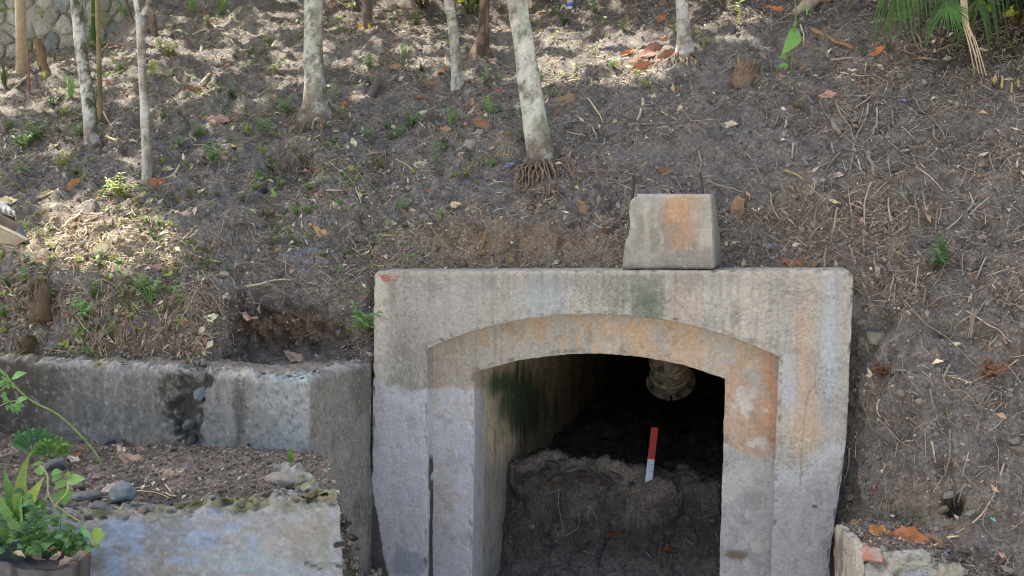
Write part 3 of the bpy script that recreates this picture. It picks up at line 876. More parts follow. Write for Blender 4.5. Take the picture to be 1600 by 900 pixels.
def rock_shape(base, seed, rough=.22, flat=1.0, angular=.0):
    V, Fa = base
    V = V * (1 + rough * 1.3 * fbm(V * 1.3 + seed * 7.7, seed, 2)[:, None] + rough * .35 * fbm(V * 4 + seed, seed + 3, 3, .6)[:, None])
    if angular:
        rr = np.random.default_rng(seed)
        for _ in range(7):
            d = rr.normal(size=3); d /= np.linalg.norm(d); h = rr.uniform(.5, .8)
            s = V @ d; V = V - np.maximum(s - h, 0)[:, None] * d * angular
    return V * np.array([1, 1, flat]), Fa

def leaf_shape(nl=8, na=5, width=.38, curl=.5, fold=.25, twist=.3, tip=.8, seed=0, wav=.06):
    s = np.linspace(0, 1, nl); a = np.linspace(-1, 1, na)
    w = width * np.sin(np.pi * np.clip(s, .01, .99) ** tip) ** 1.05 * (1 + (.16 * np.sin(s * 23 + seed * 2.1) + .10 * np.sin(s * 41 + seed)) * (wav > .04))
    S, A = np.meshgrid(s, a, indexing='ij')
    x = S - .5; y = A * w[:, None] * (.5 + .10 * (wav > .04) * np.sin(S * 9 + seed * 3 + A)) + .06 * np.sin(S * 3.1 + seed)
    z = fold * np.abs(A) * w[:, None] * .5 + curl * (S - .5) ** 2 + wav * fbm(np.stack([S * 5, A * 2], -1), seed, 2)
    tw = twist * (S - .5)
    y2 = y * np.cos(tw) - z * np.sin(tw) * .5; z2 = z + y * np.sin(tw)
    V = np.stack([x, y2, z2], -1).reshape(-1, 3)
    V[:, 2] -= np.median(V[:, 2])
    return V, grid_faces(nl, na)

DRY = [mk("dry_leaf", *leaf_shape(13, 7, w * 1.12, c * 1.25, f * 1.2, t, tp, k, .10), M_LEAF, link=False) for k, (w, c, f, t, tp) in enumerate([
    (.42, .45, .35, .5, .8), (.36, -.3, .5, -.7, .9), (.5, .7, .3, .9, .8), (.3, .25, .6, .4, .75), (.46, -.5, .2, 1.1, .85), (.34, .9, .55, -.5, 1.0)])]
GREENL = [mk("leaf", *leaf_shape(7, 5, w, c, f, t, tp, k + 20, .03), M_GREEN, link=False) for k, (w, c, f, t, tp) in enumerate([
    (.5, -.35, .3, .2, .7), (.42, -.5, .35, -.3, .8), (.62, -.25, .2, .2, .75)])]
STRAP = [mk("leaf", *leaf_shape(12, 3, w, c, f, t, tp, k + 30, .02), M_GREEN, link=False) for k, (w, c, f, t, tp) in enumerate([
    (.2, -.45, .4, .5, .6), (.17, -.7, .5, -.4, .6), (.24, -.3, .35, .2, .65)])]
ROCKS = [mk("rock", *rock_shape(ICO4, k + 1, .26, .8, .9 if k % 2 else .4), M_STONE, link=False) for k in range(6)]
SHARDS = [mk("shard", *rock_shape(ICO2, k + 11, .25, .35, .95), M_STONE, link=False) for k in range(4)]

AUTO = []          # (object, noun, adjective, px, py)

def lookat_axes(P, xdir, N):
    x = xdir / (np.linalg.norm(xdir) + 1e-9)
    z = N - x * (N @ x); z /= np.linalg.norm(z) + 1e-9
    return x, np.cross(z, x), z

def setm(o, P, x, y, z, s):
    s = np.broadcast_to(np.asarray(s, float), (3,))
    M = Matrix([[x[i] * s[0], y[i] * s[1], z[i] * s[2], P[i]] for i in range(3)] + [[0, 0, 0, 1]])
    o.matrix_world = M
    return o

def img_dir(ang):
    a = math.radians(ang)
    return RIGHT * math.cos(a) - UP * math.sin(a)

# ================================================================== BLOCK ON THE PORTAL
PHB = math.radians(18)
Ub = np.array([math.cos(PHB), -math.sin(PHB), 0]); Wb = np.array([math.sin(PHB), math.cos(PHB), 0])
b0 = uwz(*(np.array(v) for v in (uz(1045, 416, .06)[0], .06, 1.70)))
def onb(px, py):
    d = rays(px, py); t = ((b0 - CAM) @ Wb) / (d @ Wb)
    return CAM + d * t
BL, TL, TR, BR = onb(967, 421), onb(981, 303), onb(1113, 303), onb(1118, 421)
bk = Wb * .36
BLb, TLb, TRb, BRb = BL + bk + Ub * .03, TL + bk * .9 + Ub * .04, TR + bk * .9 - Ub * .03, BR + bk - Ub * .01
def trilin(q):
    u, v, w = q[..., 0:1], q[..., 1:2], q[..., 2:3]
    f = (BL * (1 - u) + BR * u) * (1 - v) + (TL * (1 - u) + TR * u) * v
    b = (BLb * (1 - u) + BRb * u) * (1 - v) + (TLb * (1 - u) + TRb * u) * v
    return f * (1 - w) + b * w
def dense_box(n):
    parts = []
    a = np.linspace(0, 1, n); A, B = np.meshgrid(a, a)
    for ax in range(3):
        for s in (0, 1):
            q = np.empty((n, n, 3)); o = [i for i in range(3) if i != ax]
            q[..., ax] = s; q[..., o[0]] = A; q[..., o[1]] = B
            parts.append((q.reshape(-1, 3), grid_faces(n, n, flip=(s == 0) ^ (ax == 1))))
    V, Fs = join(parts)
    _, idx, inv = np.unique(np.round(V, 5), axis=0, return_index=True, return_inverse=True)
    return V[idx], [inv.ravel()[f] for f in Fs]
Bq, Bf = dense_box(56)
# round the arrises
c = Bq - .5; e = np.sort(np.abs(c), 1)[:, 1]
Bq2 = .5 + c * (1 - .03 * sst(.46, .5, e)[:, None])
BV = trilin(Bq2)
e1 = fbm(BV * 10, 800, 3); e2 = fbm(BV * 40, 801, 2)
ctrb = BV.mean(0)
out = (BV - ctrb) / np.linalg.norm(BV - ctrb, axis=1)[:, None]
kx, ky = proj(BV)
chipb = sst(.12, 0, Bq[:, 0] + .10 * e1 + .05) * sst(.25, 1, Bq[:, 1] + .2 * e1)
chipb = np.maximum(chipb, .7 * sst(.06, 0, Bq[:, 0] + .06 * e1))
chipb = np.maximum(chipb, 1.2 * sst(.11, .01, Bq[:, 0] + (1 - Bq[:, 1]) * .7 + .08 * e1))
BV = BV + out * (e1 * .006 + e2 * .003)[:, None] + Ub * (chipb * .028)[:, None] + Wb * (chipb * .02)[:, None] - np.array([0, 0, 1]) * (chipb * Bq[:, 1] * .035)[:, None]
bcol = np.ones(BV.shape) * L(144, 142, 136)
bcol = mixc(bcol, L(122, 118, 110), sst(-.1, .35, fbm(BV * 7, 803, 3)) * .7)
bcol = mixc(bcol, L(168, 163, 150), sst(.1, .4, fbm(BV * np.array([26, 26, 7]), 804, 3)) * .5)
bcol = mixc(bcol, L(176, 122, 76), blob(kx, ky, 1064, 335, 24, 42, fbm(BV * np.array([30, 30, 12]), 805, 4) * .9, .9) * (Bq[:, 2] < .5) * .55)
bcol = mixc(bcol, L(128, 124, 118), sst(378, 410, ky) * .6)
bcol = mixc(bcol, L(176, 170, 158), sst(.93, 1, Bq[:, 1]) * .6)
bcol = mixc(bcol, L(172, 160, 142), chipb * .7)
bcol = mixc(bcol, L(168, 92, 64), blob(kx, ky, 973, 325, 6, 9, e2) * .8)
bcol = mixc(bcol, L(92, 90, 84), (Bq[:, 0] > .999) * .55)
bcol = bcol * (1 + .12 * e2[:, None])
block = thing("concrete_block", "rust-stained concrete block with chipped left corner standing on top of the portal", "concrete block", tuple(b0))
mk("block_body", BV, Bf, M_CONC, bcol, block)
for (p0, p1, w) in (((985, 329), (990, 275), .018), ((1097, 307), (1094, 271), .03)):
    d0_ = rays(*p0); t = ((b0 + Wb * w - CAM) @ Wb) / (d0_ @ Wb); A0 = CAM + d0_ * t
    d1_ = rays(*p1); A1 = CAM + d1_ * t * 1.01
    pth = resample([A0 - np.array([0, 0, .06]), A0, (A0 + A1) / 2 + Ub * .004, A1], 9)
    V, Fs = tube(pth, 0.0085 + .0008 * np.sin(np.arange(9) * 2), 8)
    ocol(mk("rebar", V, Fs, M_METAL, None, block), L(58, 46, 40))

# ================================================================== PIPE IN THE TUNNEL
def lathe(prof, n=40):
    th = np.arange(n) * 2 * np.pi / n
    V = np.concatenate([np.stack([r * np.cos(th), r * np.sin(th), np.full(n, z)], 1) for r, z in prof])
    i = np.arange(len(prof) - 1)[:, None] * n; j = np.arange(n)[None]
    q = np.stack([i + j, i + (j + 1) % n, i + n + (j + 1) % n, i + n + j], -1).reshape(-1, 4)
    return V, [q]
wp_ = .80
fu, fz = uz(1048, 594, wp_)
fc = uwz(np.array(fu), np.array(wp_), np.array(fz))            # centre of the flange, low end of the pipe
pax = -W * .66 + np.array([0, 0, .75]); pax /= np.linalg.norm(pax)
pxx = U.copy(); pyy = np.cross(pax, pxx)
pfr = lambda V: fc + V[:, :1] * pxx + V[:, 1:2] * pyy + V[:, 2:3] * pax
pipe = thing("hanging_pipe", "rusty flanged drain pipe slanting down from the tunnel roof behind the arch", "pipe", tuple(fc))
rp = .108
prof = [(rp - .012, .10), (rp - .012, -.02), (rp, -.02)] + [(rp + .0015 * math.sin(k * 2.1), -.02 + .022 * k) for k in range(1, 26)]
V, Fs = lathe(prof, 48); zl = V[:, 2].copy(); V = pfr(V)
pcl = mixc(np.ones(V.shape) * L(104, 97, 84), L(122, 86, 62), sst(0, .3, fbm(V * np.array([18, 18, 6]), 820, 3)) * (zl > .12) * .8)
pcl = mixc(pcl, L(140, 134, 118), sst(.05, .3, fbm(V * 30, 822, 4)) * .7)
pcl = mixc(pcl, L(52, 48, 42), sst(.0, .3, -fbm(V * 18, 824, 4)) * .75)
mk("pipe_barrel", V, Fs, M_SOIL, pcl * .8, pipe)
for k in range(6):                                          # flange segments with bolt slots between
    a0 = 2 * np.pi * k / 6 + .12 + np.pi / 2; a1 = a0 + 2 * np.pi / 6 - .09
    th = np.linspace(a0, a1, 16); sec = [(rp - .004, .012), (rp + .032, .008), (rp + .035, -.004), (rp + .032, -.016), (rp - .004, -.016)]
    V = np.concatenate([np.stack([r * np.cos(th), r * np.sin(th), np.full(16, z)], 1) for r, z in sec])
    f = grid_faces(5, 16)
    e_ = [[0, 16, 32, 48, 64][::-1], [15, 31, 47, 63, 79]]
    V = pfr(V)
    cc = mixc(np.ones(V.shape) * L(98, 91, 79), L(46, 42, 37), sst(0, .4, fbm(V * 25, 830, 3)))
    mk("flange", V, [f, np.array(e_)], M_SOIL, cc * .85, pipe)
for zc in (.05, .16):
    V, Fs = lathe([(rp + .002, zc), (rp + .009, zc + .005), (rp + .009, zc + .013), (rp + .002, zc + .018)], 48)
    mk("collar", pfr(V), Fs, M_SOIL, L(112, 106, 92), pipe)

# ================================================================== MEASURING STICK
sb, sn, sd = hit(1014, 744); sb = sb + np.array([0, -.02, .015])
st_t = thing("measuring_stick", "red and white wooden measuring stick standing in the heap inside the tunnel", "measuring stick", tuple(sb))
d_top = rays(1023, 668); tt_ = (sb[1] + .06 + 6) / d_top[1]; stop_ = CAM + d_top * tt_
ax = stop_ - sb; Ls = np.linalg.norm(ax); ax /= Ls
sx = RIGHT - ax * (RIGHT @ ax); sx /= np.linalg.norm(sx); sy = np.cross(ax, sx)
def plank(a, b, hw=.0215, ht=.005, ch=.0015):
    V = []
    ring_ = [(-hw, -ht + ch), (-hw + ch, -ht), (hw - ch, -ht), (hw, -ht + ch), (hw, ht - ch), (hw - ch, ht), (-hw + ch, ht), (-hw, ht - ch)]
    for s in (a, b):
        for x, y in ring_: V.append(sb + ax * s + sx * x + sy * y)
    j = np.arange(8)
    q = np.stack([j, (j + 1) % 8, 8 + (j + 1) % 8, 8 + j], 1)
    return np.array(V), [q, np.array([list(range(7, -1, -1)), list(range(8, 16))])]
ocol(mk("red_segment", *plank(.092, Ls), M_PAINT, None, st_t, False), L(172, 60, 52))
ocol(mk("white_segment", *plank(-.08, .0915), M_PAINT, None, st_t, False), L(198, 204, 220))
for s, hw in ((.02, .010), (.04, .006), (.06, .006)):
    V, Fs = plank(s, s + .002, hw, .0002)
    V = V + sy * -.0054 * (1 if (sy @ (CAM - sb)) < 0 else -1) + sx * .006
    ocol(mk("tick_mark", V, Fs, M_PAINT, None, st_t, False), L(60, 60, 66))

# ================================================================== GUTTER AND ROOF SHEET AT THE LEFT EDGE
Dg = -1.9
g_t = thing("metal_gutter", "weathered open-ended metal gutter jutting in at the left edge of the frame", "gutter", tuple(at(-60, 330, Dg)))
def gp_(px, py, dy=0): return at(px, py, Dg + dy)
def sheet(A, B, C_, D_, n=8, th=.004):
    s = np.linspace(0, 1, n); S, T = np.meshgrid(s, s)
    Pq = (A * (1 - S[..., None]) + B * S[..., None]) * (1 - T[..., None]) + (D_ * (1 - S[..., None]) + C_ * S[..., None]) * T[..., None]
    nn_ = np.cross(B - A, D_ - A); nn_ /= np.linalg.norm(nn_)
    Pq = Pq + nn_ * (fbm(Pq * 8, 840, 2) * .004)[..., None]
    V = np.concatenate([Pq.reshape(-1, 3), (Pq + nn_ * th).reshape(-1, 3)])
    f = grid_faces(n, n); g = f[:, ::-1] + n * n
    rim = np.concatenate([np.arange(n), np.arange(1, n) * n + n - 1, (n - 1) * n + np.arange(n - 2, -1, -1), np.arange(n - 2, 0, -1) * n])
    r2 = np.roll(rim, -1)
    return V, [f, g, np.stack([rim, rim + n * n, r2 + n * n, r2], 1)]
ocol(mk("front_panel", *sheet(gp_(-190, 270), gp_(42, 374), gp_(20, 386), gp_(-190, 340)), M_METAL, None, g_t), L(126, 119, 104))
ocol(mk("back_panel", *sheet(gp_(-190, 236, .14), gp_(31, 350, .14), gp_(46, 380, .12), gp_(-190, 300, .12)), M_METAL, None, g_t), L(122, 106, 84))
ocol(mk("bottom_panel", *sheet(gp_(-190, 343), gp_(20.5, 386.5), gp_(46.5, 381, .12), gp_(-190, 304, .12)), M_METAL, None, g_t), L(96, 84, 66))
ocol(mk("end_plate", *sheet(gp_(31.5, 350, .137), gp_(46.5, 380, .118), gp_(42, 377, .02), gp_(24, 366, .02), 6), M_METAL, None, g_t), L(92, 98, 100))
V, Fs = tube(resample([gp_(-190, 268), gp_(0, 353), gp_(43, 374)], 8), .005, 6)
ocol(mk("rolled_lip", V, Fs, M_METAL, None, g_t), L(176, 166, 146))
V, Fs = tube(resample([gp_(-150, 330, .07), gp_(-150, 1000, .07)], 6), .035, 10)
ocol(mk("support_post", V, Fs, M_METAL, None, g_t), L(120, 110, 92))
r_t = thing("corrugated_sheet", "end of a corrugated roof sheet at the left edge just above the gutter", "roof sheet", tuple(at(-60, 300, Dg + .2)))
ss = np.linspace(0, 1, 120); tt = np.linspace(0, 1, 14)
e0, e1_ = at(-220, 282, Dg + .25), at(23, 330, Dg + .25)
back = at(-260, 240, Dg + .9) - at(-220, 282, Dg + .25)
S, T = np.meshgrid(ss, tt)
CSV = e0 + (e1_ - e0) * S[..., None] + back * T[..., None] * 1.0 + np.array([0, 0, 1.]) * (.010 * np.sin(S * 2 * np.pi * 30))[..., None]
V = np.concatenate([CSV.reshape(-1, 3), (CSV - np.array([0, 0, .008])).reshape(-1, 3)])
f = grid_faces(14, 120); rimn = np.arange(119)
edge = np.stack([rimn, rimn + 1, rimn + 1 + 14 * 120, rimn + 14 * 120], 1)
o = ocol(mk("sheet", V, [f, f[:, ::-1] + 14 * 120, edge], M_METAL, None, r_t), L(188, 190, 192))
V, Fs = sheet(e0 - np.array([0, 0, .022]), e1_ - np.array([0, 0, .022]), e1_ - np.array([0, 0, .045]), e0 - np.array([0, 0, .045]))
ocol(mk("batten", V, Fs, M_WOOD, None, r_t), L(58, 52, 50))

# ================================================================== STONE WALL AT THE TOP LEFT
sw_t = thing("stone_wall", "mortared rubble stone wall standing behind the trees at the top left corner", "stone wall", (-5.5, 6.6, 3.0))
sq, sqf = [], None
gx_, gz_ = np.meshgrid(np.linspace(-11, -3.3, 150), np.linspace(2.6, 7.0, 90))
mp = np.stack([gx_, 6.5 + .03 * fbm(np.stack([gx_ * 5, gz_ * 5], -1), 850, 3), gz_], -1)
bk_ = mp.copy(); bk_[..., 1] += .5
V, Fs = join([(mp.reshape(-1, 3), grid_faces(90, 150)), (bk_.reshape(-1, 3), grid_faces(90, 150, True))])
mcol = mixc(np.ones(V.shape) * L(156, 153, 143), L(128, 126, 114), sst(-.1, .3, fbm(V * 4, 852, 3)))
mk("mortar_core", V, Fs, M_CONC, mcol, sw_t)
rs = np.random.default_rng(5)
seeds = []
for i, x in enumerate(np.arange(-6.0, -3.2, .19)):
    for j, z in enumerate(np.arange(3.0, 4.62, .135)):
        seeds.append((x + rs.uniform(-.085, .085) + (.08 if j % 2 else 0), z + rs.uniform(-.065, .065)))
seeds = np.array(seeds)
def clip_poly(poly, p, n_):
    o_ = []
    for a, b in zip(poly, poly[1:] + poly[:1]):
        da, db = (np.subtract(a, p)) @ n_, (np.subtract(b, p)) @ n_
        if da <= 0: o_.append(a)
        if da * db < 0:
            t = da / (da - db); o_.append((a[0] + (b[0] - a[0]) * t, a[1] + (b[1] - a[1]) * t))
    return o_
npx, npy = proj(np.stack([seeds[:, 0], np.full(len(seeds), 6.4), seeds[:, 1]], -1))
for k, s in enumerate(seeds):
    if not (-25 < npx[k] < 250 and -25 < npy[k] < 125): continue
    poly = [(s[0] - .3, s[1] - .3), (s[0] + .3, s[1] - .3), (s[0] + .3, s[1] + .3), (s[0] - .3, s[1] + .3)]
    for m_ in np.argsort(np.hypot(*(seeds - s).T))[1:14]:
        d_ = seeds[m_] - s
        poly = clip_poly(poly, s + d_ * .5 - d_ / np.linalg.norm(d_) * rs.uniform(.001, .010), d_)
    if len(poly) < 3: continue
    pr = path_len(poly + [poly[0]], 15)[:-1]
    cc_ = pr.mean(0); pr = cc_ + (pr - cc_) * (1 + rs.uniform(-.07, .04, (14, 1)))
    hgt = rs.uniform(.012, .034)
    V = []
    for sc_, dy in ((1.0, .02), (.96, -hgt * .55), (.84, -hgt * .95), (.45, -hgt * 1.03)):
        q = cc_ + (pr - cc_) * sc_
        V += [(a, 6.5 + dy + rs.uniform(-.006, .006), b) for a, b in q]
    V.append((cc_[0], 6.5 - hgt * 1.1, cc_[1]))
    j = np.arange(14); q = np.concatenate([np.stack([r * 14 + j, r * 14 + (j + 1) % 14, r * 14 + 14 + (j + 1) % 14, r * 14 + 14 + j], 1) for r in range(3)])
    tri = np.stack([42 + j, 42 + (j + 1) % 14, np.full(14, 56)], 1)
    t_ = rs.uniform(0, 1)
    base = L(150, 148, 138) * (1 - t_) + L(176, 174, 164) * t_
    if rs.random() < .25: base = L(134, 138, 140)
    if rs.random() < .2: base = L(140, 142, 112)
    ocol(mk("stone", np.array(V), [q, tri], M_STONE, None, sw_t), base * rs.uniform(.85, 1.1))

# ================================================================== STONES OF THE LEFT WALL SEAM
for (px, py, w_, h_, cl, lb) in ((314, 613, 27, 30, L(150, 166, 176), "blue-grey angular stone"), (317, 586, 22, 26, L(158, 156, 148), None),
                                 (297, 660, 20, 26, L(134, 136, 138), None), (303, 689, 26, 20, L(104, 100, 96), None),
                                 (284, 583, 18, 12, L(150, 146, 138), None)):
    P_, N_, D_ = hit(px, py)
    o = ocol(inst("stone", ROCKS[(px + py) % 6], lwall), cl)
    s = np.array([w_, 0, h_]) / F * D_ * .52
    M = Matrix.Translation(Vector(P_ + np.array([0, -.028, 0]) - np.array(lwall.location))) @ Matrix.Rotation(px * .7, 4, 'Y') @ Matrix.Diagonal((s[0], .05, s[2], 1))
    o.matrix_local = M
    if lb: o['label'] = lb

# ================================================================== MASONRY STUB LOWER RIGHT
ms = thing("masonry_stub", "broken mortared stub of brick and stone at the bottom right beside the portal", "masonry", tuple(at(1400, 900, -1.0)))
Ym = -1.0
def mbox(px0, py0, px1, py1, dy0, dy1, seed, n=14, rough=.006, shrink=.0):
    """rough-cut block filling a rectangle of the stub's face"""
    a = at(px0, py0, Ym + dy0); b = at(px1, py1, Ym + dy0)
    q, fs = dense_box(n)
    c = q - .5; e = np.sort(np.abs(c), 1)[:, 1]
    q = .5 + c * (1 - .10 * sst(.40, .5, e)[:, None])
    V = np.stack([a[0] + (b[0] - a[0]) * q[:, 0], Ym + dy0 + (dy1 - dy0) * q[:, 2], b[2] + (a[2] - b[2]) * q[:, 1]], -1)
    ctr_ = V.mean(0); o_ = (V - ctr_) / (np.linalg.norm(V - ctr_, axis=1)[:, None] + 1e-9)
    V = V + o_ * (fbm(V * 16, seed, 3) * rough * 2.5 + fbm(V * 60, seed + 4, 2) * rough)[:, None]
    return V, fs
V, Fs = mbox(1337, 848, 1347, 1010, .0, .34, 900, 34, .009)
mcol = mixc(np.ones(V.shape) * L(172, 165, 152), L(126, 120, 108), sst(0, .3, fbm(V * np.array([8, 30, 5]), 905, 4)))
mk("render_coat", V, Fs, M_CONC, mcol, ms)
V, Fs = mbox(1345, 852, 1512, 1010, .008, .40, 910, 70, .014)
vx, vy = proj(V)
V[:, 2] -= sst(1405, 1510, vx) * .09 * sst(.3, .5, V[:, 2])
mcol = mixc(np.ones(V.shape) * L(164, 160, 150), L(118, 114, 106), sst(-.05, .3, fbm(V * 16, 915, 4)))
mcol = mixc(mcol, L(112, 106, 100), sst(.02, .05, V[:, 1] - Ym) * sst(.40, .46, V[:, 2]))
mk("mortar_core", V, Fs, M_CONC, mcol, ms); CORE = (V, Fs)
def worn(c, V, sd):
    c = mixc(np.ones(V.shape) * c, L(150, 146, 138), sst(-.05, .3, fbm(V * 18, sd, 4)) * .75)
    return mixc(c, L(100, 96, 90), sst(.15, .4, fbm(V * 40, sd + 3, 3)) * .6)
V, Fs = mbox(1347, 857, 1380, 878, -.006, .1, 920, 22, .006)
bc_ = mixc(np.ones(V.shape) * L(186, 132, 114), L(168, 158, 148), sst(.05, .3, fbm(V * 30, 921, 4)) * .8)
mk("brick", V, Fs, M_CONC, bc_, ms)
for k, (x0, y0, x1, y1, cl) in enumerate([(1348, 886, 1398, 1000, L(176, 172, 164)), (1384, 864, 1456, 884, L(164, 162, 154)), (1402, 886, 1460, 1000, L(154, 158, 164)),
                                          (1465, 882, 1508, 1000, L(168, 160, 136))]):
    V, Fs = mbox(x0, y0, x1, y1, -.004 - .004 * (k % 2), .2, 930 + k * 9, 26, .011)
    mk("stone", V, Fs, M_CONC, worn(cl, V, 960 + k * 7), ms)
ocol(mk("brick", *mbox(1513, 884, 1521, 900, .06, .2, 990, 10, .003), M_STONE, None, ms), L(190, 112, 88))

GEXTRA = [CORE, (BV, Bf)]
GROUND = bvh_of([(TP, True), (HP, True), (BP, False), (GP, False), (PP, True), (PW, True), (PORTAL_P, True), (Pi, True)], GEXTRA)
# ================================================================== TREES
def trunk_cols(P, ang, style, seed, zb_):
    """albedo of a trunk; ang = angle round the stem (0 = right of the picture)"""
    h = P[:, 2] - zb_
    n = fbm(P * np.array([11, 11, 8]), seed, 4, .6); nf = fbm(P * np.array([24, 24, 16]), seed + 3, 4, .65); nv = fbm(P * np.array([60, 60, 9]), seed + 6, 3)
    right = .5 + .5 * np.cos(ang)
    if style == 'lichen':
        c = np.ones(P.shape) * L(164, 158, 146)
        c = mixc(c, L(216, 217, 208), sst(-.12, .22, n + .12 * (1 - right)) * .9)
        c = mixc(c, L(170, 184, 160), sst(.05, .3, fbm(P * 14, seed + 12, 3)) * .6)
        c = mixc(c, L(92, 86, 74), sst(.05, .22, nf) * .8)
        c = mixc(c, L(96, 104, 62), sst(.5, 1, right + n) * sst(-.1, .3, fbm(P * 8, seed + 15, 3)) * .75)
        c = mixc(c, L(122, 108, 94), (1 - sst(.05, .3, h + n * .15)) * .85)
    elif style == 'mossy':
        c = np.ones(P.shape) * L(206, 206, 200)
        c = mixc(c, L(150, 146, 138), sst(-.1, .3, n) * .7)
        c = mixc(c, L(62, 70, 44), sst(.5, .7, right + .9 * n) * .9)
        c = mixc(c, L(84, 78, 70), sst(.05, .2, nf) * .8)
        c = mixc(c, L(110, 96, 84), (1 - sst(.03, .2, h + n * .1)) * .7)
    elif style == 'pale':
        c = np.ones(P.shape) * L(196, 192, 184)
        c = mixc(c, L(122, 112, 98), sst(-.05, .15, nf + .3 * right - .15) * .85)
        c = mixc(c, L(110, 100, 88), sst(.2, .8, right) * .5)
        c = mixc(c, L(206, 206, 202), sst(.1, .35, n) * .7)
    elif style == 'palm':
        c = np.ones(P.shape) * L(164, 146, 118)
        rg = np.abs(np.sin(h * 52 + n * .8))
        c = mixc(c, L(136, 116, 90), sst(.0, .25, .25 - rg) * .8)
        c = mixc(c, L(176, 172, 150), sst(.1, .4, n) * .4)
    elif style == 'bamboo':
        c = np.ones(P.shape) * L(62, 92, 44)
        c = mixc(c, L(150, 156, 110), sst(.9, 1, np.abs(np.cos(h * 11)) ** 8) * .9)
    elif style == 'shaggy':
        c = mixc(np.ones(P.shape) * L(84, 72, 62), L(128, 110, 94), sst(-.1, .3, nv))
    elif style == 'dark':
        c = mixc(np.ones(P.shape) * L(100, 88, 78), L(138, 124, 110), sst(-.05, .3, nf))
    elif style == 'stem':
        c = mixc(np.ones(P.shape) * L(132, 118, 90), L(104, 96, 66), sst(-.1, .3, n))
    elif style == 'roots':
        c = mixc(np.ones(P.shape) * L(146, 124, 106), L(106, 90, 76), sst(-.1, .3, nf))
    return c * (1 + .22 * nf[:, None])

TREES = {}
def trunk(pts_px, widths, style, seed, sink=.12, ns=18, flare=0.0, top=8.0, knob=.05, Yoff=0.0, bend=0.0):
    """pts from base up, in photo pixels; returns the base point and mesh data, trunk continued above the frame"""
    (bx_, by_), = pts_px[:1]
    B, N_, D_ = hit(bx_, by_)
    Y0 = B[1] + Yoff
    pts = [at(x, y, Y0) for x, y in pts_px]
    pts = np.array(pts)
    ppm = F / (Y0 + 6)
    r = np.array(widths, float) / ppm / 2
    if top:
        d = pts[-1] - pts[-2]; d /= np.linalg.norm(d)
        extra = [pts[-1] + d * t + np.array([bend * t * t * .02, .02 * t, 0]) for t in (.6, 1.5, 2.6, 3.8) if (pts[-1] + d * t)[2] < top + 1.2]
        pts = np.concatenate([pts, extra]); r = np.concatenate([r, r[-1] * np.linspace(.95, .7, len(extra))]) if len(extra) else r
    d = pts[1] - pts[0]; d /= np.linalg.norm(d)
    pts = np.concatenate([[pts[0] - d * sink], pts]); r = np.concatenate([[r[0] * (1 + flare * .6)], r])
    ln = np.linalg.norm(pts[-1] - pts[0]); n = int(min(150, max(12, ln / .045)))
    s = np.concatenate([[0], np.cumsum(np.linalg.norm(np.diff(pts, axis=0), axis=1))])
    path = resample(pts, n) if len(pts) > 2 else resample(pts, n)
    si = np.linspace(0, s[-1], n); tpar = np.linspace(0, len(pts) - 1, n)
    rr = np.interp(tpar, np.arange(len(pts)), r)
    sl_ = np.concatenate([[0], np.cumsum(np.linalg.norm(np.diff(path, axis=0), axis=1))])
    rr = rr * (1 + flare * np.exp(-np.maximum(sl_ - sink, 0) / .09))
    V, Fs = tube(path, rr, ns)
    nb = n * ns
    ctr_ = np.repeat(path, ns, 0); o_ = V[:nb] - ctr_
    k = fbm(V[:nb] * np.array([7, 7, 4]), seed + 50, 3) * knob * 2.4 + fbm(V[:nb] * np.array([26, 26, 12]), seed + 55, 2) * knob
    if flare:
        an = np.arctan2(o_[:, 1], o_[:, 0])
        k = k + .25 * flare * np.exp(-np.maximum(np.repeat(sl_, ns) - sink, 0) / .12) * np.sin(an * 5 + seed)
    V[:nb] = ctr_ + o_ * (1 + k)[:, None]
    ang = np.concatenate([np.arctan2(o_[:, 1] * 0 + o_[:, 2] * 0 + o_[:, 1], o_[:, 0]), [0, 0]])
    C = trunk_cols(V, ang, style, seed, B[2])
    return B, V, Fs, C, path

def tree(name, label, cat, base_px, widths, style, seed, group=None, part="trunk", crown=False, **kw):
    B, V, Fs, C, path = trunk(base_px, widths, style, seed, **kw)
    t = thing(name, label, cat, tuple(B), group)
    C = C * (.8 if style in ('lichen', 'mossy', 'pale') else 1)
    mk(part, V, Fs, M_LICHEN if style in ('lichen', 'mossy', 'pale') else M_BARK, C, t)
    if crown: TREES[name + label] = (t, path)
    return t, B, path

GT = "trees growing on the slope"
T1, B1, _ = tree("palm_tree", "smooth ringed palm trunk in front of the stone wall at the far left", "palm tree", [(34, 112), (33, 55), (31, -20)], [18, 16, 14.5], 'palm', 11, GT, knob=.02, crown=True, top=7.5)
T2, B2, P2_ = tree("tree", "white trunk with a mossy dark right side in front of the stone wall", "tree", [(146, 222), (137, 150), (126, 70), (117, -20)], [24, 20, 19, 18], 'mossy', 12, GT, flare=.25, crown=True)
T3, B3, _ = tree("tree", "thin bare brown stem standing just right of the mossy white trunk", "tree", [(157, 196), (155, 110), (151, -20)], [8, 7.5, 6.5], 'stem', 13, GT, knob=.03, top=6.5, ns=10)
T4, B4, _ = tree("bamboo_pole", "dark green ringed bamboo pole standing against the stone wall", "bamboo", [(146, 66), (146.5, 30), (147, -20)], [8, 8, 7.5], 'bamboo', 14, None, knob=.0, top=7, ns=12, part="culm")
T5, B5, P5_ = tree("tree", "slender pale trunk that forks just below the top edge", "tree", [(230, 283), (227, 200), (222, 100), (219, 25)], [15, 14, 12.5, 14], 'pale', 15, GT, flare=.2, top=0)
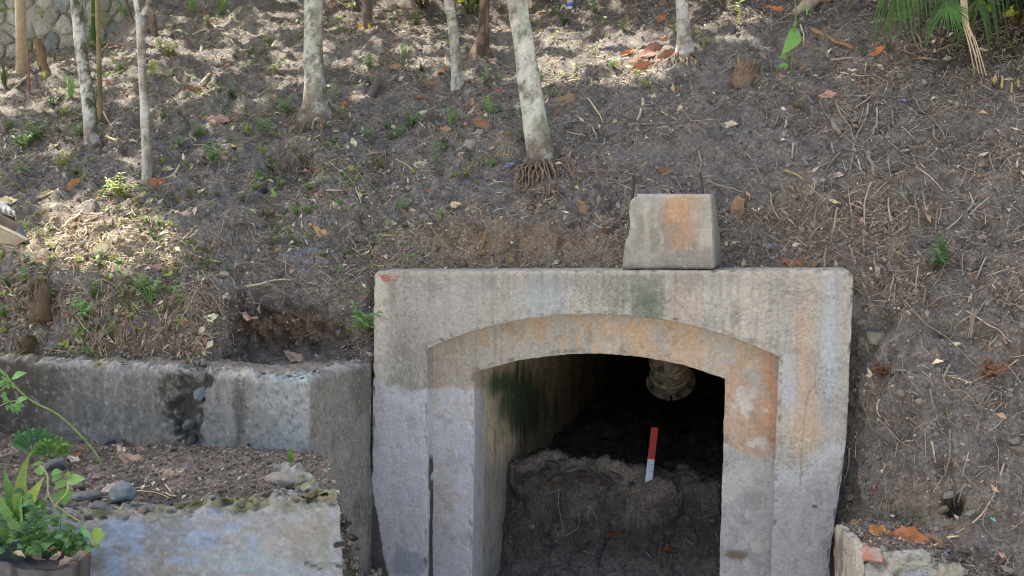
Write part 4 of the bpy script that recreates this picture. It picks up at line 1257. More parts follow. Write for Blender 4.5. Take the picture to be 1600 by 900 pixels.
for pts_, w_ in (([(219, 27), (213, 8), (209, -25)], [9, 8, 7.5]), ([(220, 27), (229, 10), (238, -25)], [8.5, 7, 6.5])):
    pp = np.array([at(x, y, B5[1]) for x, y in pts_]); d = pp[-1] - pp[-2]; d /= np.linalg.norm(d)
    pp = np.concatenate([pp, [pp[-1] + d * 1.2, pp[-1] + d * 2.6 + np.array([0, 0, .3])]])
    path = resample(pp, 40); V, Fs = tube(path, np.interp(np.linspace(0, 4, 40), range(5), np.array(w_ + [w_[-1] * .9, w_[-1] * .7]) / F * (B5[1] + 6) / 2), 12)
    mk("limb", V, Fs, M_BARK, trunk_cols(V, np.zeros(len(V)), 'pale', 16, B5[2]), T5)
TREES['fork'] = (T5, path)
tree("tree", "short dark reddish trunk right behind the forked pale trunk", "tree", [(243, 58), (236, 15), (231, -25)], [10, 9.5, 9], 'dark', 17, GT, top=7)
tree("sapling", "thin brown sapling left of the fork in the slender trunk", "sapling", [(206, 32), (199, 8), (194, -20)], [6, 5, 5], 'dark', 18, None, top=6, ns=8)
T6, B6, P6_ = tree("tree", "thick lichen-spotted trunk with a flared earthy foot left of centre", "tree", [(492, 180), (492, 140), (489, 80), (489, -20)], [36, 32, 29, 28], 'lichen', 19, GT, flare=.55, crown=True)
tree("tree", "reddish trunk seen only at its foot beside an orange leaf at the top edge", "tree", [(574, 42), (573, 15), (571, -20)], [17, 15, 15], 'dark', 20, GT, top=8)
T8, B8, P8_ = tree("tree", "small knobbly grey trunk leaning left between the thick trunk and the big leaning one", "tree", [(716, 132), (712, 90), (707, 40), (699, -20)], [20, 15, 14, 17], 'pale', 21, GT, flare=.2, knob=.1, crown=True)
T9, B9, _ = tree("tree", "dark shaggy fibrous trunk standing at the top edge right of the knobbly trunk", "tree", [(752, 84), (755, 40), (757, -20)], [26, 17, 15], 'shaggy', 22, GT, flare=.3, knob=.16, top=8)
T10, B10, P10_ = tree("tree", "big pale leaning trunk whose fan of roots hangs bare above the portal", "tree", [(845, 256), (836, 190), (822, 100), (805, -20)], [44, 38, 33, 31], 'lichen', 23, GT, flare=.08, crown=True, sink=.05)
T11, B11, P11_ = tree("tree", "grey trunk with a dark foot beside the sunlit heap of brown leaves", "tree", [(1071, 80), (1068, 40), (1064, -20)], [23, 20, 18], 'pale', 24, GT, flare=.3, crown=True)

def px_tube(pts, w, mat, name, parent=None, lift=.0, ns=6, n=10, taper=.6, seed=0, wig=.15):
    """tube laid on the ground along a polyline given in photo pixels"""
    P_, Ds = [], []
    for x, y in pts:
        h, nn_, D_ = hit(x, y); P_.append(h + nn_ * lift); Ds.append(D_)
    P_ = np.array(P_)
    # keep the polyline from leaping in depth
    for k in range(1, len(P_)):
        if abs(P_[k][1] - P_[k - 1][1]) > .6:
            P_[k] = at(*pts[k], P_[k - 1][1] + np.sign(P_[k][1] - P_[k - 1][1]) * .3)
    r = w / F * np.mean(Ds) / 2
    path = resample(P_, n)
    path = path + np.stack([fbm(path * 14 + k * 9.1 + seed, seed + k, 2) for k in range(3)], -1) * r * 2 * wig * 4
    rr = r * np.linspace(1, taper, n) * (1 + .25 * fbm(path * 40, seed + 5, 2))
    return tube(path, rr, ns), P_[0]

rr_ = np.random.default_rng(3)
for k in range(48):                                         # hanging root fan of the big leaning trunk
    a = rr_.uniform(-1, 1)
    x0 = 845 + a * 17; y0 = 252 + rr_.uniform(-4, 6); ln = rr_.uniform(22, 70) * (1 - .3 * abs(a))
    x1 = x0 + a * 26 + rr_.uniform(-12, 12); y1 = y0 + ln
    z0 = at(x0, y0, B10[1] - .13 + .08 * abs(a)); z1 = at(x1, y1, B10[1] - .44 + rr_.uniform(-.02, .03) + .12 * abs(a)); zm = (z0 + z1) / 2 + np.array([a * .02, -.03, .02])
    e_, _, _ = hit(x1, y1 + 3)
    if e_[1] < z1[1]: z1[1] = e_[1] - .01
    V, Fs = tube(resample([z0, zm + rr_.normal(0, .012, 3), (zm + z1) / 2 + rr_.normal(0, .014, 3), z1], 9), np.linspace(.0085, .0035, 9) * rr_.uniform(.5, 1.2), 5)
    mk("root", V, Fs, M_BARK, trunk_cols(V, np.zeros(len(V)), 'roots', 30 + k, 0) * rr_.uniform(.8, 1.25), T10)
for k in range(22):                                         # root mat at the foot of the thick trunk
    a = rr_.uniform(-1, 1); x0 = 492 + a * 16; y0 = 166 + rr_.uniform(0, 14)
    (V, Fs), _ = px_tube([(x0, y0), (x0 + a * 22, y0 + rr_.uniform(8, 16)), (x0 + a * 36 - 4, y0 + rr_.uniform(20, 44))], rr_.uniform(3, 6), M_BARK, "root", lift=.015, ns=5, n=8, taper=.4, seed=k)
    mk("root", V, Fs, M_BARK, trunk_cols(V, np.zeros(len(V)), 'roots', 70 + k, 0) * rr_.uniform(.85, 1.3), T6)
for k in range(14):
    a = rr_.uniform(-1, 1); x0 = 1071 + a * 12; y0 = 76 + rr_.uniform(0, 8)
    (V, Fs), _ = px_tube([(x0, y0), (x0 + a * 12, y0 + 10), (x0 + a * 20 + 5, y0 + rr_.uniform(16, 28))], rr_.uniform(2.5, 5), M_BARK, "root", lift=.008, ns=5, n=7, taper=.4, seed=k)
    mk("root", V, Fs, M_BARK, trunk_cols(V, np.zeros(len(V)), 'roots', 95 + k, 0) * .85, T11)

# stumps, stakes and snags
def stump(name, label, cat, px, py, w, h, lean, seed, cl, splinters=9):
    B, N_, D_ = hit(px, py); m = D_ / F
    t = thing(name, label, cat, tuple(B))
    top = B + (RIGHT * lean + UP * h) * m
    path = resample([B - np.array([0, 0, .08]), B, (B + top) / 2 + RIGHT * lean * .1 * m, top], 14)
    V, Fs = tube(path, np.linspace(1.2, .85, 14) * w * m / 2, 14)
    V[:-2] += (V[:-2] - np.repeat(path, 14, 0)) * (fbm(V[:-2] * 14, seed, 3) * .6)[:, None]
    mk("stump_body", V, Fs, M_BARK, np.ones(V.shape) * cl * (1 + .35 * fbm(V * np.array([40, 40, 8]), seed + 2, 3))[:, None], t)
    r2 = np.random.default_rng(seed)
    for k in range(splinters):
        a = r2.uniform(0, 6.28); o_ = np.array([math.cos(a), math.sin(a), 0]) * w * m * .42
        b_ = top + o_ - (top - B) * r2.uniform(.2, .95); e_ = b_ + (top - B) * r2.uniform(.2, .65) + o_ * r2.uniform(-.3, .9)
        V, Fs = tube(resample([b_, (b_ + e_) / 2 + o_ * .15, e_], 5), np.array([.09, .09, .08, .05, .01]) * w * m * r2.uniform(.4, 1.2), 4)
        ocol(mk("splinter", V, Fs, M_WOOD, None, t), cl * r2.uniform(.75, 1.5))
    return t
stump("rotten_stump", "rotten splintered stump with brown wood on the right slope", "stump", 1163, 130, 30, 34, 6, 41, L(120, 104, 88), 46)
stump("tree_stump", "squat brown stump in the bank at the left below the gutter", "stump", 62, 478, 28, 42, -2, 42, L(98, 84, 68), 26)
stump("rotten_stump", "curved broken brown stump in front of the stone wall beside the palm trunk", "stump", 73, 116, 11, 55, -14, 43, L(124, 102, 80), 6)
stump("wooden_stake", "thin reddish stake standing right of the palm trunk", "stake", 46, 146, 4.5, 70, -3, 44, L(128, 96, 82), 0)
stump("tree_stump", "leaning grey stub of wood in the middle of the slope between two trunks", "stump", 580, 152, 12, 34, 12, 45, L(104, 96, 92), 3)
stump("tree_stump", "mossy stub buried in the bank just above the left wall", "stump", 45, 548, 26, 24, 0, 46, L(84, 70, 54), 4)

# ================================================================== DRY LEAVES (one object each)
C_ = dict(brown=L(150, 118, 96), dark=L(108, 86, 74), orange=L(190, 128, 82), tan=L(184, 156, 120), pale=L(206, 192, 168), cream=L(226, 214, 186),
          grey=L(150, 138, 126), pink=L(176, 144, 126), red=L(156, 98, 78), yellow=L(214, 172, 70), rust=L(164, 112, 82))
GLV = "fallen dry leaves scattered over the slope"
def leaf_at(px, py, ln, ang, cl, label=None, up=.45, lift=.15, wid=1.0, var=None):
    P_, N_, D_ = hit(px, py); m = D_ / F
    view = (CAM - P_) / np.linalg.norm(CAM - P_)
    N2 = N_ * (1 - up) + view * up + RNG.normal(0, .12, 3); N2 /= np.linalg.norm(N2)
    x = img_dir(ang); x = x - N2 * (x @ N2) + RNG.normal(0, .08, 3)
    x, y, z = lookat_axes(P_, x, N2)
    k = RNG.integers(0, 6) if var is None else var
    o = inst("dry_leaf", DRY[k])
    s = ln * m * 1.08
    setm(o, P_ + N2 * s * lift * .6 + view * s * .05, x, y, z, (s, s * wid, s))
    c = C_[cl] * RNG.uniform(.88, 1.12, 3) if isinstance(cl, str) else cl
    ocol(o, c)
    tag(o, label, "leaf", GLV)
    if not label:
        AUTO.append((o, "dry leaf", {'dark': 'dark brown', 'rust': 'rust-brown', 'red': 'reddish', 'pink': 'pinkish-brown', 'cream': 'cream'}.get(cl, cl), px, py))
    return o
for a in [(305, 141, 40, -10, 'rust'), (340, 191, 42, -20, 'pink'), (295, 125, 15, -60, 'brown'), (208, 170, 18, -35, 'cream'), (175, 132, 22, 10, 'pink'), (68, 158, 20, 8, 'pale'),
          (355, 103, 14, -60, 'pink'), (108, 218, 14, 30, 'pale'), (265, 40, 12, -20, 'pale'), (297, 32, 14, 10, 'cream'), (181, 84, 16, 10, 'pale'), (290, 62, 14, -40, 'pink'), (292, 118, 9, 80, 'cream'),
          (520, 10, 17, -50, 'pink'), (458, 38, 14, 60, 'brown'), (436, 48, 16, -30, 'grey'), (620, 107, 22, -15, 'tan'), (677, 134, 33, -20, 'brown'), (657, 152, 13, 0, 'rust'), (692, 112, 28, -10, 'brown'),
          (745, 130, 28, 5, 'grey'), (538, 163, 15, -10, 'orange'), (663, 177, 17, -3, 'cream'), (735, 162, 22, -50, 'pink'), (757, 195, 35, 12, 'brown'), (745, 210, 25, -45, 'grey'), (695, 205, 26, 3, 'tan'),
          (687, 97, 20, -25, 'pale'), (410, 160, 28, 0, 'cream'), (547, 112, 12, -5, 'cream'), (525, 205, 10, 0, 'pale'), (575, 118, 14, -60, 'pink'), (558, 145, 12, 20, 'pale'), (745, 87, 20, 5, 'tan'), (770, 95, 16, -30, 'pink'),
          (785, 50, 26, -30, 'rust'), (600, 94, 18, 0, 'brown'), (430, 68, 16, 5, 'cream'), (518, 48, 22, 0, 'cream'), (430, 155, 20, 40, 'tan'), (795, 212, 20, 5, 'brown'), (780, 195, 16, -20, 'grey'),
          (898, 122, 22, -65, 'rust'), (885, 157, 38, -35, 'brown'), (871, 174, 20, -60, 'brown'), (978, 30, 18, -60, 'brown'), (1036, 30, 24, -35, 'rust'), (1062, 173, 22, -60, 'pale'), (1074, 200, 22, -50, 'grey'),
          (1140, 197, 28, -10, 'pale'), (1083, 118, 14, 20, 'pale'), (1023, 150, 14, 10, 'pale'), (995, 205, 16, -15, 'pale'), (875, 122, 10, 80, 'pink'), (1190, 90, 22, 40, 'grey'),
          (1212, 18, 34, 8, 'orange'), (1220, 122, 20, 0, 'pink'), (1275, 78, 18, 30, 'brown'), (1375, 81, 30, -10, 'orange'), (1293, 149, 30, 5, 'pink'), (1228, 108, 10, -50, 'tan'), (1260, 70, 18, -70, 'brown'),
          (1035, 272, 40, -10, 'brown'), (905, 329, 42, 50, 'pink'), (1161, 326, 44, 62, 'brown'), (1129, 405, 18, 80, 'brown'), (960, 409, 16, -10, 'brown'), (835, 417, 24, 0, 'dark'), (845, 380, 0, 0, None),
          (502, 367, 34, 55, 'tan'), (498, 305, 14, 20, 'pink'), (573, 396, 18, -45, 'cream'), (598, 242, 28, 10, 'grey'), (660, 258, 26, -20, 'pale'), (715, 320, 22, -10, 'pale'), (672, 298, 11, 0, 'rust'), (645, 330, 14, 0, 'pale'),
          (527, 322, 15, 50, 'pale'), (560, 308, 20, 70, 'cream'), (615, 350, 12, 5, 'cream'), (640, 292, 14, 10, 'grey'), (553, 225, 18, 70, 'pale'), (770, 232, 12, 10, 'pale'), (720, 240, 14, -30, 'pale'),
          (115, 290, 30, -35, 'rust'), (247, 287, 32, 3, 'rust'), (240, 422, 36, -4, 'pink'), (155, 393, 44, -16, 'cream'), (80, 399, 22, 25, 'pale'), (345, 430, 22, -5, 'cream'), (30, 405, 20, -12, 'tan'), (395, 330, 12, 20, 'cream'), (352, 248, 15, 20, 'pink'),
          (75, 302, 18, -30, 'tan'), (262, 264, 18, 5, 'pale'), (310, 355, 14, 0, 'pink'), (225, 330, 16, -60, 'pink'), (15, 312, 32, -8, 'cream'), (390, 492, 24, 40, 'cream'), (330, 496, 22, -42, 'cream'), (386, 556, 16, 0, 'red'),
          (290, 504, 14, -30, 'brown'), (352, 462, 14, -30, 'pale'), (185, 478, 14, -50, 'pale'), (230, 420, 12, 10, 'cream'), (55, 470, 12, 0, 'pale'), (105, 470, 14, -60, 'cream'), (460, 559, 34, 5, 'tan'), (372, 516, 10, 0, 'pale'),
          (140, 733, 20, -75, 'pink'), (155, 744, 22, -10, 'pink'), (180, 762, 40, -15, 'cream'), (205, 719, 42, 5, 'pink'), (190, 706, 30, 70, 'pale'), (200, 698, 26, 20, 'dark'), (222, 705, 22, 5, 'pink'), (255, 750, 11, -60, 'cream'), (295, 730, 22, -15, 'grey'), (283, 736, 16, 0, 'pale'), (310, 748, 12, 0, 'cream'),
          (105, 706, 20, 30, 'brown'), (120, 714, 26, 3, 'rust'), (128, 702, 12, 70, 'orange'), (95, 700, 16, 10, 'pink'), (326, 778, 14, -50, 'pale'), (357, 746, 9, 0, 'pale'), (115, 718, 22, -3, 'cream'),
          (1375, 578, 22, 5, 'brown'), (1495, 537, 12, 10, 'pale'), (1488, 527, 9, -20, 'brown'), (1250, 418, 0, 0, None), (1452, 838, 0, 0, None), (1460, 846, 36, 20, 'brown'), (1485, 838, 14, -10, 'tan'), (1340, 818, 26, -8, 'tan')]:
    if a[2]: leaf_at(*a)
for a in [(572, 45, 25, -8, 'yellow', "orange-yellow leaf lying at the foot of the reddish trunk at the top edge"),
          (982, 82, 26, -15, 'orange', "orange leaf at the left of the sunlit heap of brown leaves"),
          (1016, 82, 46, -25, 'brown', "largest brown leaf in the sunlit heap beside the grey trunk"),
          (1040, 92, 42, -30, 'brown', "brown leaf at the right of the sunlit heap nearest the grey trunk"),
          (1003, 106, 36, -25, 'rust', "lowest rusty leaf in the sunlit heap beside the grey trunk"),
          (1040, 64, 16, -60, 'orange', "small upright orange leaf just left of the grey trunk's foot"),
          (1030, 72, 26, -10, 'cream', "cream sunlit leaf on top of the heap of brown leaves"),
          (968, 104, 24, 35, 'cream', "cream leaf in the sunlit heap at its lower left"),
          (990, 98, 30, -35, 'cream', "cream sunlit leaf in the middle of the heap of brown leaves")]:
    leaf_at(*a[:5], label=a[5], up=.55)
leaf_at(1382, 835, 50, 25, 'orange', "orange curled dry leaf on the masonry stub, left half of a pair", .75, .2, 1.3, 3)
leaf_at(1421, 842, 54, -4, 'rust', "orange-brown curled dry leaf on the masonry stub, right half of a pair", .75, .25, 1.3, 0)
for k, (x, y, l_, a_) in enumerate([(1238, 414, 36, -4), (1262, 414, 36, 5), (1250, 409, 28, -12)]):
    leaf_at(x, y, l_, a_, 'rust', ["brown bark-like leaf on the portal's top edge, left one of three", "brown bark-like leaf on the portal's top edge, right one of three", "brown bark-like leaf lying uppermost on the portal's right top edge"][k], .3, .2, .8)

# ================================================================== STICKS AND EXPOSED ROOTS (one object each)
def stick(pts, w, cl, noun="stick", adj="pale", group=None, label=None, lift=.004, ns=6, n=None, taper=.6):
    n = n or max(5, 4 * len(pts))
    (V, Fs), p0 = px_tube(pts, w, None, noun, lift=lift, ns=ns, n=n, taper=taper, seed=int(pts[0][0]))
    base = V[0] * 0 + p0
    o = mk(noun.replace(' ', '_'), V - base, Fs, M_WOOD)
    o.location = base
    ocol(o, cl * RNG.uniform(.85, 1.15))
    tag(o, label, noun.split()[-1], group)
    if not label: AUTO.append((o, noun, adj, pts[len(pts) // 2][0], pts[len(pts) // 2][1]))
    return o
WP, WG, WD, WB = L(196, 180, 152), L(150, 138, 126), L(92, 78, 66), L(134, 108, 84)
GS = "sticks lying on the slope"
for pts, w, cl, adj in [([(314, 74), (310, 106)], 6, WP, 'pale short'), ([(272, 122), (285, 135)], 5, WP, 'pale'), ([(326, 117), (313, 132)], 5, WP, 'pale'), ([(391, 9), (364, 20)], 5, WP, 'pale'), ([(356, 17), (374, 34)], 5, WP, 'pale'),
        ([(328, 36), (352, 54), (370, 73)], 3, WP, 'thin forked'), ([(342, 44), (352, 47)], 3, WP, 'thin'), ([(162, 80), (171, 69), (186, 70)], 4, WG, 'grey'), ([(170, 76), (190, 72), (209, 63)], 4, WB, 'brown'), ([(301, 55), (319, 48)], 4, WP, 'pale'),
        ([(22, 125), (8, 152)], 5, WD, 'dark'), ([(41, 122), (22, 138)], 5, WP, 'pale'), ([(160, 173), (172, 192), (185, 213)], 3.5, WP, 'pale'), ([(164, 216), (190, 220), (214, 222)], 6, WP, 'thick pale'), ([(178, 40), (170, 58)], 3, WP, 'thin'),
        ([(92, 361), (124, 336), (160, 301)], 6, WP, 'long pale'), ([(106, 356), (135, 347), (162, 338)], 5, WG, 'grey'), ([(248, 287), (275, 270), (292, 235)], 6, WP, 'crooked pale'), ([(311, 300), (321, 296), (334, 276)], 5, WP, 'pale bent'), ([(170, 336), (186, 320)], 4, WD, 'dark'),
        ([(60, 309), (84, 301)], 6, WP, 'pale'), ([(55, 342), (100, 341)], 3, WG, 'grey'), ([(170, 353), (200, 335)], 4, WD, 'dark'), ([(385, 450), (420, 440), (455, 437)], 4, WP, 'pale'), ([(246, 523), (236, 556)], 3.5, WP, 'pale'), ([(254, 545), (266, 540), (272, 552)], 3.5, WP, 'hooked pale'),
        ([(72, 545), (110, 550)], 3, WP, 'pale'), ([(545, 279), (558, 297), (564, 328)], 3.5, WP, 'pale'), ([(510, 299), (545, 298)], 2.5, WP, 'thin pale'), ([(556, 378), (586, 383)], 4, WD, 'dark'), ([(618, 250), (642, 262), (656, 283)], 3, WP, 'thin pale'),
        ([(586, 372), (582, 388), (572, 402)], 4, WD, 'dark'), ([(762, 362), (754, 385), (746, 402)], 6, WB, 'brown'), ([(640, 418), (655, 400)], 3, WB, 'thin brown'), ([(918, 153), (934, 175), (942, 192)], 2.8, WP, 'thin pale'), ([(1018, 128), (1014, 150), (1025, 170), (1056, 187)], 3.2, WP, 'bent pale'),
        ([(1006, 155), (1003, 172), (996, 187)], 4.5, WP, 'thick pale'), ([(886, 206), (913, 212)], 2.8, WP, 'thin pale'), ([(855, 202), (900, 190), (1000, 194), (1060, 192), (1122, 187)], 3, WG, 'long thin grey'), ([(825, 28), (842, 21), (857, 12)], 8, WB, 'thick brown'), ([(925, 200), (933, 218)], 3, WP, 'thin pale'),
        ([(1090, 230), (1096, 255), (1094, 268), (1102, 280)], 3, WG, 'grey'), ([(1104, 288), (1135, 318)], 3, WG, 'thin grey'), ([(1108, 284), (1160, 301)], 3.5, WG, 'grey'), ([(1176, 326), (1204, 344)], 3.5, WP, 'pale'), ([(920, 268), (935, 272), (952, 276)], 2.5, WB, 'thin brown'), ([(913, 244), (921, 262)], 2.5, WP, 'thin pale'),
        ([(1270, 44), (1300, 62), (1331, 79)], 9, WB, 'thick brown'), ([(1250, 38), (1256, 55), (1256, 70)], 3, WP, 'pale upright'), ([(1225, 267), (1255, 280), (1281, 307)], 4.5, L(170, 150, 104), 'yellowish'), ([(1252, 280), (1266, 308)], 3.5, L(160, 142, 104), 'yellowish'),
        ([(205, 757), (208, 764), (233, 761)], 3.5, WP, 'bent pale'), ([(247, 765), (262, 775), (277, 778)], 3.5, WP, 'pale'), ([(259, 759), (273, 776)], 3, WP, 'thin pale'), ([(125, 788), (150, 780), (172, 776)], 4.5, L(150, 140, 128), 'grey'), ([(205, 769), (240, 770), (270, 781)], 2.5, WP, 'long thin'), ([(315, 780), (327, 772)], 3, WP, 'short'),
        ([(1344, 830), (1365, 845), (1410, 862)], 3, WD, 'dark'), ([(1440, 858), (1468, 850)], 4, WP, 'pale'), ([(1480, 842), (1498, 838)], 4, WP, 'pale')]:
    stick(pts, w, cl, "stick", adj, GS)
GR = "exposed roots hanging from the right-hand slope"
ROOTS = [[(1303, 158), (1315, 183), (1326, 200), (1334, 218)], [(1309, 165), (1322, 182)], [(1284, 160), (1290, 180), (1305, 196)], [(1355, 165), (1350, 188), (1340, 210), (1335, 224)], [(1370, 170), (1371, 190), (1362, 224)], [(1393, 175), (1395, 195), (1403, 202)],
    [(1373, 205), (1392, 224)], [(1408, 200), (1420, 212), (1436, 226)], [(1422, 132), (1430, 155), (1440, 175), (1462, 190), (1478, 224)], [(1460, 195), (1459, 214), (1465, 226)], [(1350, 100), (1350, 115)], [(1310, 103), (1310, 117)], [(1298, 95), (1335, 93), (1364, 91)], [(1315, 115), (1340, 119), (1358, 120)],
    [(1357, 125), (1357, 148)], [(1367, 143), (1352, 160), (1336, 168)], [(1308, 151), (1355, 151)], [(1425, 53), (1436, 83)], [(1433, 55), (1439, 76)], [(1360, 38), (1382, 33)], [(1403, 75), (1440, 92), (1468, 97)], [(1333, 215), (1331, 250), (1326, 300), (1331, 340), (1333, 362)], [(1335, 233), (1345, 267)],
    [(1360, 275), (1376, 318), (1385, 350), (1392, 371)], [(1388, 253), (1392, 275), (1400, 322)], [(1360, 285), (1350, 312), (1349, 352)], [(1393, 225), (1410, 243), (1434, 262)], [(1435, 225), (1466, 256)], [(1432, 262), (1455, 280), (1471, 301)], [(1312, 240), (1295, 267), (1284, 302), (1275, 337), (1276, 352)],
    [(1202, 303), (1210, 332), (1228, 352)], [(1227, 340), (1243, 357)], [(1266, 366), (1285, 351), (1298, 338)], [(1309, 325), (1305, 360), (1299, 382)], [(1309, 361), (1326, 371)], [(1428, 300), (1433, 332)], [(1433, 314), (1435, 352)], [(1441, 304), (1447, 330), (1451, 324)], [(1462, 324), (1458, 366)], [(1469, 326), (1466, 352)],
    [(1517, 304), (1520, 321), (1500, 341), (1478, 362)], [(1520, 329), (1522, 340), (1531, 346)], [(1542, 308), (1514, 336)], [(1436, 393), (1433, 420), (1431, 452)], [(1476, 408), (1465, 435), (1456, 452)], [(1507, 399), (1503, 432)], [(1541, 404), (1530, 430), (1521, 452)], [(1290, 384), (1288, 422)], [(1328, 386), (1336, 412)],
    [(1364, 404), (1364, 427)], [(1562, 224), (1569, 252)], [(1583, 381), (1602, 374)], [(1385, 310), (1393, 347)], [(1410, 472), (1430, 488), (1450, 507), (1475, 525), (1500, 550), (1528, 574)], [(1517, 484), (1515, 510), (1510, 532)], [(1508, 488), (1545, 506), (1562, 514), (1582, 537)], [(1581, 454), (1570, 480), (1569, 517)],
    [(1469, 584), (1477, 600), (1484, 609)], [(1481, 571), (1471, 590)], [(1484, 609), (1505, 612), (1528, 632)], [(1553, 611), (1534, 636)], [(1377, 624), (1372, 640), (1377, 651)], [(1455, 608), (1457, 642)], [(1444, 678), (1450, 722)], [(1456, 693), (1461, 720)], [(1486, 673), (1485, 712), (1480, 747)], [(1513, 708), (1504, 744)],
    [(1568, 728), (1555, 770), (1542, 790), (1520, 815), (1493, 833)], [(1545, 788), (1535, 820), (1550, 840), (1572, 845)], [(1475, 710), (1474, 737)], [(1329, 698), (1327, 730), (1319, 754)], [(1560, 718), (1560, 742)], [(1505, 760), (1494, 772), (1492, 800)], [(1300, 225), (1303, 240)], [(1480, 250), (1486, 280)],
    [(1545, 240), (1550, 268)], [(1240, 225), (1235, 250)], [(1180, 260), (1196, 290)], [(1220, 180), (1208, 200)], [(1232, 190), (1222, 214)], [(1195, 170), (1198, 195)], [(1268, 170), (1266, 205)], [(1395, 435), (1390, 470)], [(1540, 470), (1520, 500)], [(1405, 690), (1400, 715)], [(1590, 560), (1575, 575)], [(1445, 452), (1441, 480)]]
for k, pts in enumerate(ROOTS):
    ln = sum(math.dist(a, b) for a, b in zip(pts, pts[1:]))
    stick(pts, RNG.uniform(2.6, 4.2) + (.2 if ln > 90 else 0), [L(148, 137, 126), L(170, 157, 143), L(130, 119, 108)][k % 3], "exposed root", ['grey-brown', 'pale', 'brown'][k % 3] + (' long' if ln > 80 else (' short' if ln < 26 else '')), GR, lift=.012, ns=5)
stick([(1357, 240), (1361, 255), (1366, 272)], 9, L(140, 128, 116), "exposed root", label="thickest flat grey root stub in the upper right slope", lift=.01)
stick([(1517, 488), (1514, 505), (1513, 532)], 6, L(130, 116, 104), "exposed root", label="stout root peg standing out of the slope below the small fern", lift=.02)
stick([(1300, 188), (1308, 200), (1316, 212)], 9, L(128, 120, 112), "stick", label="stubby grey stick below the pink leaf on the right slope", lift=.01, taper=.9)
stick([(1331, 193), (1341, 184)], 8, L(120, 112, 104), "stick", label="short thick grey stub right of the stubby stick on the right slope", lift=.01, taper=.9)
stick([(1244, 18), (1265, 8), (1290, 4), (1318, -6)], 17, L(168, 152, 134), "fallen log", label="pale smooth fallen log at the top edge right of the orange leaf", lift=.03, ns=12, n=24, taper=.8)
# roots showing in the cut face of the heap
GH = "thin roots showing in the cut soil heap"
for pts in [[(872, 765), (874, 792), (880, 820), (882, 836), (903, 822), (902, 792), (905, 783)], [(918, 784), (930, 806), (936, 818)], [(858, 796), (860, 812)], [(905, 783), (918, 781), (940, 790)], [(1066, 858), (1072, 842), (1085, 855)], [(1090, 812), (1115, 804)], [(920, 797), (917, 815)],
            [(858, 770), (878, 763)], [(1003, 875), (1012, 884), (1017, 898)], [(1118, 830), (1122, 846)], [(860, 884), (880, 880)], [(910, 862), (930, 866)]]:
    stick(pts, 1.7, L(150, 140, 128), "exposed root", "thin pale", GH, lift=.008, ns=5)

# ================================================================== STONES AND SHARDS
def stone(px, py, w, h, cl, name="rock", adj="grey", label=None, cat=None, var=None, sink=.2, shard=False, group=None, depth=None, rot=None):
    P_, N_, D_ = hit(px, py); m = D_ / F
    shard = shard or (480 < px < 560 and py > 815)
    me = (SHARDS if shard else ROCKS)[(RNG.integers(0, 4) if shard else RNG.integers(0, 6)) if var is None else var]
    o = inst(name, me)
    s = np.array([w, (depth or (w + h) / 2), h]) * m * .5 * 1.05
    rx = math.radians(RNG.uniform(-25, 25) if rot is None else rot)
    x = RIGHT * math.cos(rx) - UP * math.sin(rx); z = np.cross(x, -FWD) * -1
    z = np.cross(x, FWD); y = np.cross(z, x)
    setm(o, P_ + N_ * s.min() * (1 - sink * 2) * .5, x, y, z, s)
    ocol(o, cl * RNG.uniform(.92, 1.08))
    tag(o, label, cat or name.replace('_', ' '), group)
    if not label: AUTO.append((o, name.replace('_', ' '), adj, px, py))
    return o
BG, PG, BR_, WH = L(136, 148, 160), L(166, 160, 150), L(130, 118, 104), L(196, 192, 184)
stone(188, 787, 48, 40, L(156, 166, 174), label="big rounded blue-grey rock on the planter's rim", var=0, sink=-.45, rot=0)
stone(133, 782, 46, 22, L(160, 162, 156), label="smooth flat grey rock left of the big blue-grey one", var=2, sink=-.2, rot=-6)
stone(150, 792, 30, 20, L(152, 154, 158), label="small grey rock tucked between the flat and the big rock", var=4, sink=-.2)
stone(448, 758, 58, 28, L(190, 182, 166), label="pale oblong rock at the right end of the planter soil", var=2, sink=-.4, rot=8)
stone(86, 734, 42, 28, L(146, 150, 156), label="grey rock with a rusty lower corner behind the broad green leaves", var=1, sink=-.1)
stone(170, 690, 26, 22, L(116, 122, 132), label="dark angular rock against the foot of the left wall", var=3, sink=-.1)
stone(122, 766, 26, 18, L(134, 134, 118), label="olive rock behind the smooth flat grey rock", var=5, sink=-.2)
stone(219, 800, 14, 20, L(168, 160, 150), label="pale upright stone just right of the big blue-grey rock", var=3, sink=-.1)
